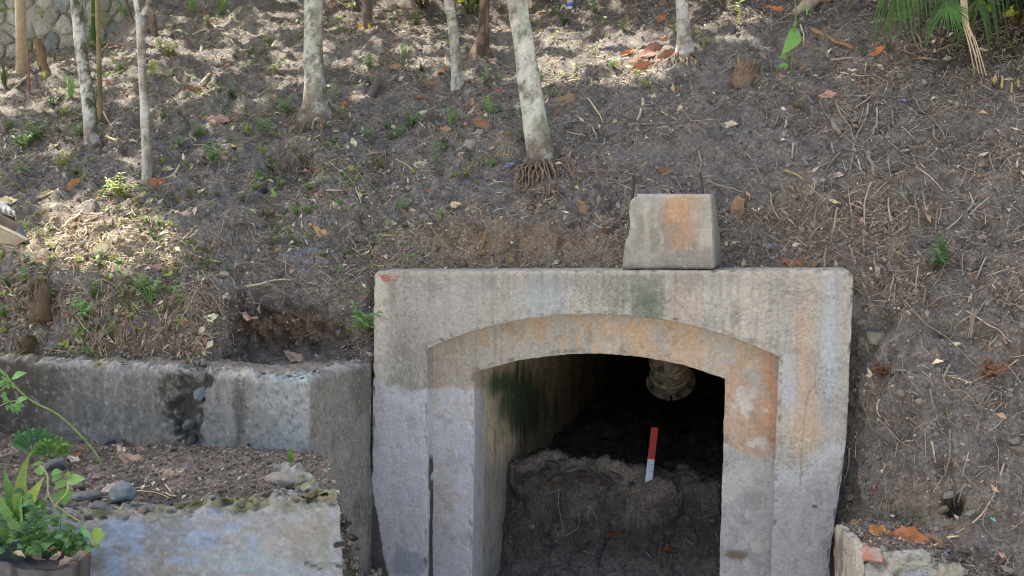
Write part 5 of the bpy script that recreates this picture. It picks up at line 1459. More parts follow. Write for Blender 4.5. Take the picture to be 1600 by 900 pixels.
for a in [(408, 781, 20, 9, PG, 'flat pale'), (165, 797, 10, 10, WH, 'small pale'), (182, 726, 12, 8, PG, 'pale'), (236, 742, 10, 8, PG, 'small pale'), (395, 760, 10, 8, PG, 'pale'), (366, 726, 10, 7, PG, 'small pale'), (397, 752, 8, 6, WH, 'tiny pale'), (270, 704, 16, 10, BR_, 'brown'),
          (1140, 210, 11, 8, PG, 'pale'), (1480, 93, 16, 10, WH, 'white'), (1407, 119, 14, 10, PG, 'grey'), (1557, 148, 8, 9, WH, 'pale round'), (1518, 127, 16, 12, BR_, 'reddish-brown'), (1248, 165, 20, 18, L(120, 112, 88), 'mossy'), (1285, 283, 10, 9, WH, 'pale round'), (1200, 386, 20, 14, L(160, 162, 172), 'bluish'),
          (1265, 205, 14, 10, PG, 'grey'), (1345, 503, 18, 13, PG, 'grey-brown'), (1400, 577, 22, 12, PG, 'grey'), (1592, 703, 30, 16, L(150, 144, 132), 'grey'), (1585, 690, 22, 16, PG, 'grey'), (1371, 759, 7, 7, L(176, 104, 88), 'red'), (1366, 771, 11, 8, L(180, 110, 90), 'reddish'), (1369, 760, 9, 8, WH, 'small white'),
          (1480, 772, 20, 16, PG, 'grey'), (1397, 780, 16, 14, L(146, 134, 116), 'brown'), (1330, 777, 18, 14, PG, 'grey'), (1450, 747, 7, 7, WH, 'white'), (1470, 796, 22, 14, L(150, 138, 120), 'brown'), (1517, 800, 22, 14, PG, 'grey'), (1492, 794, 6, 6, L(190, 88, 60), 'orange'), (1484, 825, 8, 6, L(180, 110, 96), 'reddish'),
          (1485, 870, 24, 10, L(110, 104, 104), 'dark'), (1510, 862, 22, 9, L(120, 114, 112), 'dark flat'), (1500, 874, 16, 9, L(110, 106, 106), 'dark'), (1465, 868, 14, 8, L(110, 106, 106), 'dark'), (1575, 890, 34, 14, PG, 'grey'), (1552, 860, 10, 6, PG, 'grey'), (1413, 303, 10, 7, PG, 'grey'), (1398, 268, 14, 10, BR_, 'brown'),
          (415, 298, 14, 16, L(70, 68, 72), 'dark'), (501, 302, 13, 16, L(170, 150, 146), 'pinkish'), (525, 322, 12, 10, WH, 'white'), (755, 397, 12, 10, L(160, 132, 102), 'tan'), (945, 360, 14, 12, L(140, 110, 90), 'reddish'), (870, 345, 10, 8, PG, 'grey'), (1078, 155, 8, 6, PG, 'grey'), (800, 408, 10, 12, L(190, 160, 110), 'yellowish'),
          (862, 727, 30, 18, L(120, 112, 104), 'grey-brown'), (878, 725, 16, 14, L(112, 116, 124), 'bluish'), (893, 735, 30, 9, L(150, 146, 142), 'flat pale'), (930, 731, 16, 12, L(150, 140, 122), 'tan'), (1066, 734, 22, 17, L(132, 134, 124), 'greenish-grey'), (1047, 727, 18, 10, BR_, 'brown'), (1085, 747, 26, 9, L(140, 138, 128), 'flat grey'),
          (831, 822, 9, 10, L(186, 178, 160), 'pale round'), (872, 859, 11, 10, L(140, 148, 156), 'bluish'), (1042, 832, 11, 8, L(140, 150, 166), 'bluish'), (1114, 813, 8, 8, PG, 'pale'), (866, 750, 8, 6, WH, 'pale'), (1027, 805, 8, 10, L(150, 130, 108), 'tan'), (850, 760, 8, 6, PG, 'grey'), (985, 757, 12, 8, L(80, 80, 86), 'dark'),
          (536, 818, 26, 30, L(104, 96, 84), 'earthy'), (546, 840, 24, 30, L(92, 84, 74), 'brown'), (530, 850, 20, 26, L(86, 80, 72), 'dark earthy'), (540, 868, 22, 18, L(130, 124, 116), 'grey'), (552, 880, 18, 16, L(118, 110, 104), 'dark'), (534, 885, 20, 14, L(150, 146, 142), 'pale'), (556, 856, 12, 12, L(110, 104, 96), 'dark'),
          (490, 884, 12, 8, BG, 'bluish'), (478, 880, 10, 8, BG, 'bluish'), (500, 889, 10, 7, PG, 'grey'), (522, 881, 12, 8, WH, 'pale')]:
    stone(*a[:5], adj=a[5], name="rock" if a[2] > 12 else "pebble")
for k in range(26):
    cx_ = 822 + k * 11.6 + RNG.uniform(-5, 5); sz = RNG.uniform(9, 22)
    if 985 < cx_ < 1045: continue
    stone(cx_, 746 + RNG.uniform(-7, 6), sz * 1.3, sz * .8, L(120, 110, 101) * RNG.uniform(.8, 1.25), "soil_clod", "earthy", cat="soil clod", group="clods along the top edge of the cut heap", shard=k % 3 == 0)
stone(1412, 579, 34, 11, L(196, 190, 184), "flat_stone", label="flat white stone slab sticking out of the right slope", var=1, shard=True, rot=3)
stone(1366, 530, 36, 34, L(160, 154, 140), "rock", label="pale wedge-shaped rock embedded right of the portal", var=3, rot=20, sink=.2)
stone(1431, 615, 20, 13, L(166, 184, 174), "glass_shard", label="small pale green glass shard on the right slope", cat="glass", shard=True, var=2, rot=25)
stone(1476, 861, 24, 16, L(150, 158, 170), "shard", label="bluish triangular stone chip behind the masonry stub's top", cat="stone", shard=True, var=0, rot=-10)
stone(960, 833, 30, 12, L(170, 92, 62), "brick_fragment", label="orange-red brick fragment in the cut face of the heap, left one", cat="brick", shard=True, var=1, rot=-10, depth=14)
stone(1043, 858, 20, 12, L(178, 112, 70), "brick_fragment", label="orange-brown brick fragment low in the heap right of the grey shard", cat="brick", var=2, rot=5)
stone(1015, 871, 24, 11, L(178, 178, 186), "shard", label="pale grey pointed shard standing out of the heap's lower face", cat="stone", shard=True, var=3, rot=50)
# litter people dropped
def cup():
    P_, N_, D_ = hit(891, 14); m = D_ / F
    t = thing("plastic_cup", "small white plastic cup with blue print lying at the top edge", "cup", tuple(P_))
    h, r = 13 * m, 4.6 * m
    V, Fs = lathe([(r * .7, 0), (r, h), (r * 1.08, h), (r * 1.08, h * .97), (r * .98, h * .95)], 20); V = V + P_
    ocol(mk("cup_wall", V, Fs, M_PLASTIC, None, t), L(224, 224, 230))
    V, Fs = lathe([(r * .80, h * .3), (r * .815 + .001, h * .31), (r * .94 + .001, h * .72), (r * .93, h * .73)], 20); V = V + P_
    ocol(mk("blue_print", V, Fs, M_PLASTIC, None, t), L(90, 110, 190))
    V, Fs = lathe([(0.0005, 0), (r * .7, .0005)], 20); ocol(mk("cup_base", V + P_, Fs, M_PLASTIC, None, t), L(220, 220, 226))
cup()
def scrap(px, py, w, h, cl, label, cat, ang=0):
    o = leaf_at(px, py, w, ang, cl, label, .6, .15, h / w / .42, 3); o.name = cat.replace(' ', '_'); o['category'] = cat; o['group'] = 'scraps of rubbish on the slope'
scrap(848, 75, 20, 9, L(216, 186, 186), "faded pink and white wrapper left of the sunlit debris", "wrapper", 80)
scrap(923, 281, 18, 7, L(96, 104, 122), "torn dark blue plastic scrap right of the hanging root fan", "plastic scrap", -25)
scrap(935, 293, 14, 12, L(78, 76, 84), "dark scrap just below the torn blue one above the portal", "plastic scrap", 40)
scrap(795, 257, 20, 8, L(122, 140, 162), "crumpled blue plastic scrap left of the hanging root fan", "plastic scrap", -30)
scrap(364, 233, 16, 8, L(54, 56, 58), "black plastic scrap on the slope between the forked and thick trunks", "plastic scrap", -30)
scrap(212, 276, 9, 7, L(56, 84, 122), "small blue bottle cap beside the forked trunk's foot", "bottle cap", 0)
scrap(690, 85, 12, 6, L(186, 84, 92), "small red wrapper left of the knobbly trunk", "wrapper", -30)
scrap(784, 142, 16, 7, L(196, 120, 120), "pale red wrapper left of the big leaning trunk", "wrapper", 10)
scrap(1412, 156, 8, 5, L(180, 176, 226), "tiny lilac scrap on the upper right slope", "plastic scrap", 0)
scrap(1553, 811, 10, 5, L(110, 196, 200), "tiny turquoise scrap at the lower right edge", "plastic scrap", 20)
# ================================================================== WEEDS
def leaflet(p, d, n_, ln, w):
    """folded pointed leaflet: 4 triangles"""
    s = np.cross(d, n_); s /= np.linalg.norm(s) + 1e-9; n_ = np.cross(s, d)
    q = [p, p + d * ln * .45 + s * w * .5 + n_ * w * .12, p + d * ln * .5 - n_ * w * .05, p + d * ln * .45 - s * w * .5 + n_ * w * .12, p + d * ln - n_ * ln * .12]
    return np.array(q), np.array([[0, 1, 2], [0, 2, 3], [1, 4, 2], [2, 4, 3]])
def weed_mesh(kind, seed):
    r = np.random.default_rng(seed); parts = []
    if kind == 'grass':
        for k in range(40):
            a = r.uniform(0, 6.28); out = np.array([math.cos(a), math.sin(a), 0]); h = r.uniform(.5, 1.1); sp = r.uniform(.1, 1.0)
            b = out * r.uniform(0, .12); tip = b + out * sp + np.array([0, 0, h * (1 - sp * .5)]); mid = b + out * sp * .3 + np.array([0, 0, h * .75])
            w = r.uniform(.010, .022); s = np.cross(out, [0, 0, 1]) * w
            P_ = resample([b, mid, tip], 5); ws = np.array([.8, 1, .9, .6, .05])[:, None]
            V = np.concatenate([P_ + s * ws, P_ - s * ws]); i = np.arange(4)
            parts.append((V, [np.stack([i, i + 1, i + 6, i + 5], 1)]))
    elif kind == 'herb':
        for k in range(9):
            a = r.uniform(0, 6.28); out = np.array([math.cos(a), math.sin(a), 0]); h = r.uniform(.4, 1.0); sp = r.uniform(.1, .6)
            path = resample([np.zeros(3), out * sp * .4 + np.array([0, 0, h * .6]), out * sp + np.array([0, 0, h])], 7)
            parts.append(tube(path, .012, 3, False))
            for i in range(1, 7):
                for sgn in (-1, 1):
                    aa = a + sgn * r.uniform(.6, 1.6); d = np.array([math.cos(aa), math.sin(aa), r.uniform(-.2, .5)]); d /= np.linalg.norm(d)
                    parts.append(leaflet(path[i], d, np.array([0, 0, 1.]), r.uniform(.16, .34), r.uniform(.10, .17)))
    elif kind == 'seedling':
        for k in range(7):
            a = r.uniform(0, 6.28); out = np.array([math.cos(a), math.sin(a), 0]); h = r.uniform(.3, .9); sp = r.uniform(.05, .35)
            path = resample([np.zeros(3), out * sp * .5 + np.array([0, 0, h * .7]), out * sp + np.array([0, 0, h])], 4)
            parts.append(tube(path, .014, 3, False))
            d = out + np.array([0, 0, r.uniform(-.4, .5)]); d /= np.linalg.norm(d)
            parts.append(leaflet(path[-1], d, np.array([0, 0, 1.]), r.uniform(.35, .6), r.uniform(.24, .4)))
    elif kind == 'tall':
        path = resample([np.zeros(3), np.array([.05, .02, .5]), np.array([0, .05, 1.])], 9)
        parts.append(tube(path, .018, 4, False))
        for i in range(1, 9):
            a = r.uniform(0, 6.28)
            for sgn in (0, 3.14):
                d = np.array([math.cos(a + sgn), math.sin(a + sgn), r.uniform(0, .6)]); d /= np.linalg.norm(d)
                parts.append(leaflet(path[i], d, np.array([0, 0, 1.]), r.uniform(.2, .36), r.uniform(.12, .2)))
    V, Fs = join(parts)
    return mk("weed", V, Fs, M_GREEN, None, None, False, link=False)
WEED = {k: [weed_mesh(k, s + 5) for s in range(3)] for k in ('grass', 'herb', 'seedling', 'tall')}
GC = dict(g=L(108, 136, 80), y=L(158, 170, 92), d=L(78, 106, 66), b=L(124, 158, 96), o=L(116, 120, 76))
GCN = dict(g='green', y='yellow-green', d='dark green', b='bright green', o='olive')
NM = dict(grass=('grass_tuft', 'grass tuft'), herb=('weed', 'leafy weed'), seedling=('seedling', 'seedling'), tall=('weed', 'upright weed'))
def weed(px, py, size, kind, c, label=None, h=1.0):
    P_, N_, D_ = hit(px, py + size * .4); m = D_ / F
    nm, noun = NM[kind]
    o = inst(nm, WEED[kind][RNG.integers(0, 3)])
    up = np.array([0, 0, 1.]) * .75 + N_ * .4; up /= np.linalg.norm(up)
    a = RNG.uniform(0, 6.28); x = np.array([math.cos(a), math.sin(a), 0]); x, y, z = lookat_axes(P_, x - up * (x @ up), up)
    s = size * m * 1.0
    setm(o, P_ - up * .005, x, y, z, (s, s, s * h))
    ocol(o, GC[c] * RNG.uniform(.85, 1.15))
    tag(o, label, "weed", "weeds growing on the slope")
    if not label: AUTO.append((o, noun, GCN[c], px, py))
    return o
for a in [(110, 135, 42, 'grass', 'b'), (266, 78, 32, 'herb', 'y'), (250, 68, 20, 'herb', 'g'), (200, 97, 18, 'seedling', 'g'), (190, 105, 18, 'herb', 'g'), (240, 105, 26, 'grass', 'y'), (271, 112, 18, 'seedling', 'g'), (55, 205, 36, 'herb', 'b'), (124, 203, 28, 'herb', 'b'),
          (300, 6, 34, 'grass', 'b'), (345, 6, 34, 'grass', 'b'), (196, 15, 28, 'grass', 'b'), (328, 32, 16, 'herb', 'y'), (370, 85, 16, 'herb', 'd'), (393, 80, 18, 'herb', 'g'), (342, 138, 18, 'herb', 'b'), (363, 143, 22, 'herb', 'd'), (310, 205, 24, 'herb', 'b'), (85, 86, 18, 'grass', 'o'), (62, 100, 22, 'herb', 'g'), (12, 196, 20, 'herb', 'g'),
          (6, 118, 34, 'grass', 'd'), (85, 158, 16, 'herb', 'g'), (100, 174, 18, 'herb', 'y'), (70, 118, 16, 'grass', 'y'), (178, 92, 14, 'grass', 'y'), (145, 68, 16, 'herb', 'y'), (162, 68, 14, 'herb', 'y'), (385, 200, 16, 'herb', 'y'), (282, 220, 16, 'herb', 'b'), (36, 218, 30, 'herb', 'b'), (255, 180, 14, 'herb', 'g'), (228, 188, 12, 'herb', 'g'),
          (531, 40, 22, 'tall', 'g'), (452, 164, 30, 'herb', 'b'), (526, 142, 30, 'tall', 'b'), (410, 196, 30, 'herb', 'b'), (612, 30, 22, 'seedling', 'b'), (705, 180, 32, 'grass', 'b'), (642, 186, 32, 'herb', 'b'), (632, 80, 26, 'grass', 'b'), (577, 97, 26, 'herb', 'b'), (768, 163, 36, 'grass', 'b'), (762, 116, 30, 'seedling', 'b'), (785, 120, 16, 'seedling', 'b'),
          (660, 105, 18, 'herb', 'd'), (480, 183, 18, 'herb', 'b'), (622, 207, 24, 'herb', 'b'), (570, 206, 20, 'herb', 'b'), (606, 195, 20, 'herb', 'b'), (550, 5, 28, 'seedling', 'y'), (648, 30, 22, 'herb', 'g'), (700, 62, 16, 'seedling', 'b'), (435, 108, 18, 'herb', 'y'), (420, 60, 14, 'herb', 'y'), (515, 165, 18, 'herb', 'b'), (580, 128, 16, 'herb', 'd'), (755, 152, 14, 'seedling', 'd'),
          (866, 57, 20, 'seedling', 'y'), (880, 30, 24, 'herb', 'd'), (925, 10, 28, 'seedling', 'b'), (870, 12, 20, 'seedling', 'g'), (995, 113, 18, 'seedling', 'y'), (1010, 130, 18, 'herb', 'y'), (957, 100, 16, 'herb', 'b'), (930, 80, 18, 'seedling', 'd'), (945, 32, 16, 'seedling', 'g'), (975, 42, 18, 'herb', 'g'), (864, 145, 16, 'seedling', 'd'), (820, 205, 18, 'herb', 'g'), (832, 245, 14, 'herb', 'g'),
          (1052, 46, 18, 'seedling', 'y'), (1084, 48, 18, 'seedling', 'y'), (1100, 66, 24, 'seedling', 'y'), (1130, 36, 16, 'seedling', 'b'), (1156, 28, 30, 'tall', 'y'), (1150, 8, 20, 'seedling', 'y'), (943, 200, 10, 'seedling', 'b'), (1238, 128, 14, 'seedling', 'b'), (1347, 78, 14, 'seedling', 'd'), (1393, 70, 14, 'seedling', 'd'), (1498, 157, 12, 'seedling', 'g'), (1535, 55, 20, 'seedling', 'd'), (1580, 68, 22, 'seedling', 'g'), (1590, 85, 12, 'seedling', 'd'), (1328, 8, 22, 'tall', 'd'),
          (40, 218, 28, 'herb', 'b'), (335, 238, 34, 'herb', 'b'), (188, 290, 32, 'herb', 'y'), (200, 302, 20, 'herb', 'y'), (120, 265, 18, 'herb', 'o'), (95, 252, 22, 'herb', 'y'), (33, 262, 20, 'herb', 'b'), (250, 346, 14, 'herb', 'b'), (42, 352, 20, 'grass', 'b'), (60, 362, 18, 'grass', 'o'), (295, 300, 22, 'grass', 'o'), (276, 312, 16, 'herb', 'y'), (340, 301, 12, 'herb', 'b'), (398, 290, 16, 'herb', 'b'), (380, 308, 16, 'herb', 'o'), (185, 350, 12, 'herb', 'y'), (230, 395, 14, 'herb', 'b'), (80, 384, 16, 'herb', 'y'), (157, 412, 14, 'herb', 'b'), (183, 420, 12, 'herb', 'b'), (220, 443, 24, 'herb', 'b'), (142, 443, 14, 'herb', 'b'), (125, 404, 16, 'herb', 'y'), (355, 420, 14, 'herb', 'b'), (255, 250, 14, 'grass', 'y'), (130, 275, 14, 'grass', 'y'),
          (236, 458, 44, 'herb', 'b'), (268, 452, 24, 'herb', 'd'), (286, 465, 36, 'tall', 'b'), (133, 482, 32, 'herb', 'b'), (150, 456, 22, 'herb', 'b'), (10, 486, 22, 'herb', 'g'), (28, 478, 18, 'herb', 'g'), (286, 500, 18, 'seedling', 'b'), (310, 488, 12, 'herb', 'b'), (12, 440, 24, 'grass', 'd'), (40, 430, 14, 'herb', 'b'), (120, 520, 16, 'herb', 'y'), (175, 520, 16, 'herb', 'o'), (180, 475, 12, 'seedling', 'y'), (70, 435, 14, 'herb', 'y'), (8, 512, 18, 'herb', 'o'),
          (470, 246, 14, 'herb', 'o'), (485, 288, 22, 'herb', 'g'), (595, 256, 24, 'herb', 'o'), (685, 242, 36, 'tall', 'g'), (705, 272, 14, 'herb', 'y'), (728, 268, 18, 'herb', 'y'), (768, 255, 18, 'herb', 'b'), (482, 326, 20, 'herb', 'b'), (463, 328, 18, 'herb', 'b'), (593, 374, 16, 'seedling', 'b'), (436, 356, 14, 'seedling', 'd'), (455, 358, 14, 'herb', 'y'), (428, 378, 20, 'herb', 'g'), (542, 398, 18, 'herb', 'd'), (510, 378, 10, 'seedling', 'y'), (548, 428, 10, 'seedling', 'b'), (527, 230, 16, 'seedling', 'b'), (462, 232, 14, 'herb', 'g'), (625, 320, 20, 'grass', 'b'), (640, 306, 12, 'seedling', 'b'), (690, 333, 14, 'herb', 'b'), (435, 285, 14, 'herb', 'b'), (423, 320, 12, 'herb', 'g'), (408, 232, 16, 'herb', 'y'), (745, 285, 10, 'herb', 'y'), (560, 448, 12, 'seedling', 'y'), (992, 262, 8, 'seedling', 'g'), (1477, 643, 10, 'herb', 'o')]:
    weed(*a)
weed(570, 492, 46, 'herb', 'b', "bright green leafy weed hugging the portal's left edge above the ledge")
weed(552, 512, 16, 'seedling', 'y', "small yellow-green seedling left of the leafy weed at the portal's edge")
fp = weed(1465, 395, 44, 'herb', 'd', "small dark fern clinging to the bare slope right of the concrete block")
weed(1385, 572, 34, 'herb', 'o', "dry rust-brown fern beside the flat white slab", .8); COL.objects[-1].color = (*L(128, 94, 72), 1)
weed(1546, 572, 40, 'herb', 'o', "dry rust-brown fern clump low at the right edge of the slope", .7); COL.objects[-1].color = (*L(130, 92, 68), 1)

# ================================================================== PLANTS WITH LEAF PARTS
def plant(name, label, cat, base, group=None):
    return thing(name, label, cat, tuple(base), group)
def add_leaf(t, me, P_, d, up, ln, c, wid=1.0):
    x, y, z = lookat_axes(P_, d, up)
    o = inst("leaf", me, t)
    off = np.array(t.location)
    M = Matrix([[x[i] * ln, y[i] * ln * wid, z[i] * ln, P_[i] + x[i] * ln * .48 - off[i]] for i in range(3)] + [[0, 0, 0, 1]])
    o.matrix_local = M
    ocol(o, c * RNG.uniform(.8, 1.2))
    return o
def stem(t, pts, r0, r1, c, n=12, ns=7, name="stem"):
    V, Fs = tube(resample(pts, n), np.linspace(r0, r1, n), ns)
    return ocol(mk(name, V, Fs, M_GREEN, None, t), c)
Yp = -1.95
GD, GM, GL_, GY_ = L(58, 96, 58), L(80, 122, 62), L(118, 158, 88), L(122, 148, 66)
# pot
pot = plant("plant_pot", "cracked dark grey pot with a torn rim at the bottom left corner", "plant pot", at(62, 900, Yp))
pr = 76 / F * (Yp + 6); pcn = at(62, 868, Yp + .05)
V, Fs = lathe([(pr * .86, -.55), (pr * .94, -.2), (pr * 1.0, -.012), (pr * 1.01, .0), (pr * .985, .008), (pr * .96, 0), (pr * .94, -.06), (.002, -.06)], 72)
an = np.tile(np.arange(72) * 2 * np.pi / 72, 8); rim_ = np.repeat(np.array([0, 0, 1, 1, 1, 1, 0, 0]), 72)
V[:, 2] += rim_ * (.02 * np.sin(an * 3 + 1) + .012 * vnoise(np.stack([np.cos(an) * 3, np.sin(an) * 3], -1), 4)); V[:, :2] *= (1 + .03 * np.sin(an * 8) * np.repeat(np.array([1, 1, 1, 1, 1, 1, .4, 0]), 72))[:, None]
V += pcn
pc_ = mixc(np.ones(V.shape) * L(84, 83, 86), L(56, 55, 57), sst(-.1, .3, fbm(V * np.array([30, 30, 4]), 860, 3)))
mk("pot_body", V, Fs, M_BARK, pc_, pot)
for k, (x, y, l_, a_, c_) in enumerate([(120, 872, 44, -25, 'grey'), (104, 878, 34, -30, 'grey'), (88, 868, 24, -40, 'grey'), (60, 872, 22, 10, 'brown'), (112, 884, 22, -20, 'dark'), (138, 868, 18, 50, 'dark'), (80, 858, 18, -10, 'brown'), (30, 866, 22, 15, 'pale')]):
    P_ = at(x, y, Yp - pr * .55 + (y - 860) * -.002); m = (P_[1] + 6) / F
    o = inst("dry_leaf", DRY[k % 6]); xx, yy, zz = lookat_axes(P_, img_dir(a_), np.array([0, -.6, .8])); setm(o, P_, xx, yy, zz, l_ * m)
    ocol(o, C_[c_]); tag(o, None, "leaf", "withered leaves in the pot"); AUTO.append((o, "withered leaf in the pot", {'dark': 'dark brown'}.get(c_, c_), x, y))
# strap-leaved plant
sp_ = plant("strap_leaf_plant", "clump of upright strap-shaped green leaves above the pot at the left edge", "plant", at(35, 850, Yp + .05))
for k, (x0, y0, x1, y1, w, c) in enumerate([(30, 830, 14, 735, 22, GM), (34, 832, 47, 712, 26, GY_ * .9), (40, 835, 60, 750, 24, GY_), (26, 830, -4, 760, 26, GM), (22, 828, 8, 770, 24, GD), (36, 830, 30, 745, 22, GM), (24, 835, -22, 790, 24, GD), (44, 835, 52, 772, 20, GD),
                                            (20, 842, -18, 820, 22, GM), (30, 840, 6, 800, 22, GD), (28, 838, 22, 775, 20, GL_ * .8), (40, 832, 38, 760, 18, GD), (18, 850, -30, 860, 20, GD), (48, 838, 58, 792, 20, GM)]):
    A_, B_ = at(x0, y0, Yp + RNG.uniform(-.05, .08)), at(x1, y1, Yp + RNG.uniform(-.08, .1)); d = B_ - A_
    up_ = np.array([RNG.uniform(-.5, .5), -1, .35])
    add_leaf(sp_, STRAP[k % 3], A_, d, up_, np.linalg.norm(d) * 1.08, c, w / F * 4.0 / (np.linalg.norm(d) * .2) * 1.0)
# bushy small-leaved plant spilling over the pot
bush = plant("potted_plant", "bushy small-leaved green plant spilling over the dark pot", "plant", at(80, 880, Yp))
rb = np.random.default_rng(9)
stems_ = []
for k in range(20):
    bx0 = rb.uniform(20, 130); tx = bx0 + rb.uniform(-30, 34); ty = rb.uniform(775, 850) if tx < 70 else rb.uniform(795, 858)
    A_ = at(bx0, 868, Yp - .02); B_ = at(np.clip(tx, -10, 152), ty, Yp - rb.uniform(-.04, .20)); Mi = (A_ + B_) / 2 + np.array([rb.uniform(-.02, .02), -.03, .03])
    stems_.append(resample([A_, Mi, B_], 10)); stem(bush, [A_, Mi, B_], .0035, .002, GM * .9, 8, 5)
cnt = 0
for pth in stems_:
    for i in range(2, 10):
        for s_ in range(2):
            if cnt >= 290: break
            a = rb.uniform(0, 6.28); d = np.array([math.cos(a), -.5 + .5 * math.sin(a), rb.uniform(-.5, .4)]); d /= np.linalg.norm(d)
            add_leaf(bush, GREENL[rb.integers(0, 3)], pth[i] + rb.normal(0, .008, 3), d, np.array([rb.normal(0, .4), -.6, .8]), rb.uniform(.026, .052), [GD, GM, GD, L(92, 142, 92)][rb.integers(0, 4)], rb.uniform(.9, 1.25)); cnt += 1
# broad pale seedling leaves and looping stems on the planter's corner
bl = plant("broad_leaf_seedling", "pale green broad-leaved seedling with looping stems beside the flat rock", "plant", at(85, 800, Yp + .15))
Yb = Yp + .10
for (x, y, x1, y1, w) in [(106, 752, 84, 764, 1.0), (104, 750, 132, 747, .9), (108, 748, 106, 736, .9), (104, 778, 100, 790, 1.4), (107, 762, 100, 790, 1.25), (96, 772, 84, 782, 1.2), (94, 742, 82, 752, 1.2), (62, 728, 66, 742, 1.3), (70, 723, 48, 728, .5), (96, 735, 80, 742, 1.0)]:
    A_, B_ = at(x, y, Yb), at(x1, y1, Yb - .03); d = B_ - A_
    add_leaf(bl, GREENL[2], A_, d, np.array([.1, -.75, .65]), np.linalg.norm(d) * 1.05, GL_, w)
for pts in [[(75, 745), (75, 772), (84, 788), (82, 806), (80, 812), (88, 814)], [(84, 788), (96, 796), (110, 806), (125, 815)], [(75, 772), (66, 788), (52, 800)], [(85, 812), (86, 790), (104, 770), (106, 752)], [(75, 745), (70, 735), (62, 728)], [(128, 825), (138, 838), (150, 858)]]:
    stem(bl, [at(x, y, Yb - .04) for x, y in pts], .0032, .0028, L(176, 186, 130), 14, 6)
o = add_leaf(bush, GREENL[2], at(143, 834, Yp - .12), img_dir(0), np.array([0, -1, .25]), 22 / F * 4, L(122, 148, 68), 1.9); o['label'] = "largest rounded leaf"
# arching green shoot across the left wall
vn = plant("green_shoot", "long arching green stem with leaf clusters crossing the dark left end of the wall", "plant", at(158, 726, -1.15))
Yv = -1.15
stem(vn, [at(x, y, Yv) for x, y in [(160, 728), (148, 706), (118, 672), (88, 646), (60, 632), (40, 619), (20, 600), (8, 584), (-20, 560)]], .0050, .003, L(140, 162, 92), 40, 8)
stem(vn, [at(x, y, Yv) for x, y in [(40, 621), (28, 626), (14, 628), (-10, 640)]], .0025, .002, L(150, 172, 110), 10, 6)
stem(vn, [at(x, y, Yv) for x, y in [(12, 598), (4, 608), (-14, 616)]], .0025, .002, L(150, 172, 110), 10, 6)
for (x, y, x1, y1) in [(18, 590, 37, 583), (14, 594, -2, 600), (10, 598, 14, 606), (6, 597, -6, 606), (16, 596, 4, 590), (24, 628, 40, 622), (22, 630, 36, 634), (20, 632, 28, 644), (16, 630, 22, 642), (14, 628, 2, 620), (18, 626, 6, 628), (8, 586, 0, 580), (20, 598, 22, 606), (26, 630, 30, 640), (113, 667, 116, 663), (133, 690, 136, 686), (12, 632, 12, 640), (4, 612, 8, 622)]:
    A_, B_ = at(x, y, Yv), at(x1, y1, Yv - .01); d = B_ - A_
    add_leaf(vn, GREENL[RNG.integers(0, 3)], A_, d, np.array([.1, -.6, .8]), np.linalg.norm(d) * 1.25, L(112, 164, 92), 1.0)
# small ferny plants in the planter's back corner
for (x, y, s_, c, lb) in [(52, 690, 44, L(70, 124, 74), "small ferny plant in the dark back corner of the planter"), (80, 702, 34, L(112, 152, 72), "speckled small plant between the ferny one and the dry leaves")]:
    t = plant("fern_plant", lb, "plant", at(x, y + s_ * .5, -.95))
    for k in range(9):
        a = -90 + (k - 4) * 17; A_ = at(x, y + s_ * .45, -.95); d = img_dir(a) * s_ / F * 5 * RNG.uniform(.7, 1.05) + np.array([0, RNG.uniform(-.06, .03), 0])
        pth = resample([A_, A_ + d * .6 + np.array([0, 0, .01]), A_ + d], 8); stem(t, [A_, A_ + d * .6 + np.array([0, 0, .01]), A_ + d], .002, .001, c, 8, 4)
        for i in range(2, 8):
            for sg in (-1, 1):
                dd = np.cross(d, [0, 1, 0]) * sg + d * .5; dd /= np.linalg.norm(dd)
                add_leaf(t, GREENL[0], pth[i], dd, np.array([0, -.8, .6]), .024 * RNG.uniform(.8, 1.2), c, 1.1)
t = plant("fern_plant", "curled green leaf sprig lying by the foot of the wall behind the planter leaves", "plant", at(103, 700, -.95))
add_leaf(t, GREENL[1], at(93, 695, -.95), img_dir(-2), np.array([0, -.5, .9]), 20 / F * 5.05, L(120, 152, 66), .9)
t = plant("seedling", "single upright leaf sprouting at the right end of the planter soil", "plant", hit(454, 722)[0])
add_leaf(t, GREENL[0], hit(454, 722)[0], img_dir(-93), np.array([.3, -1, 0]), 26 / F * 5, L(110, 144, 50), .7)
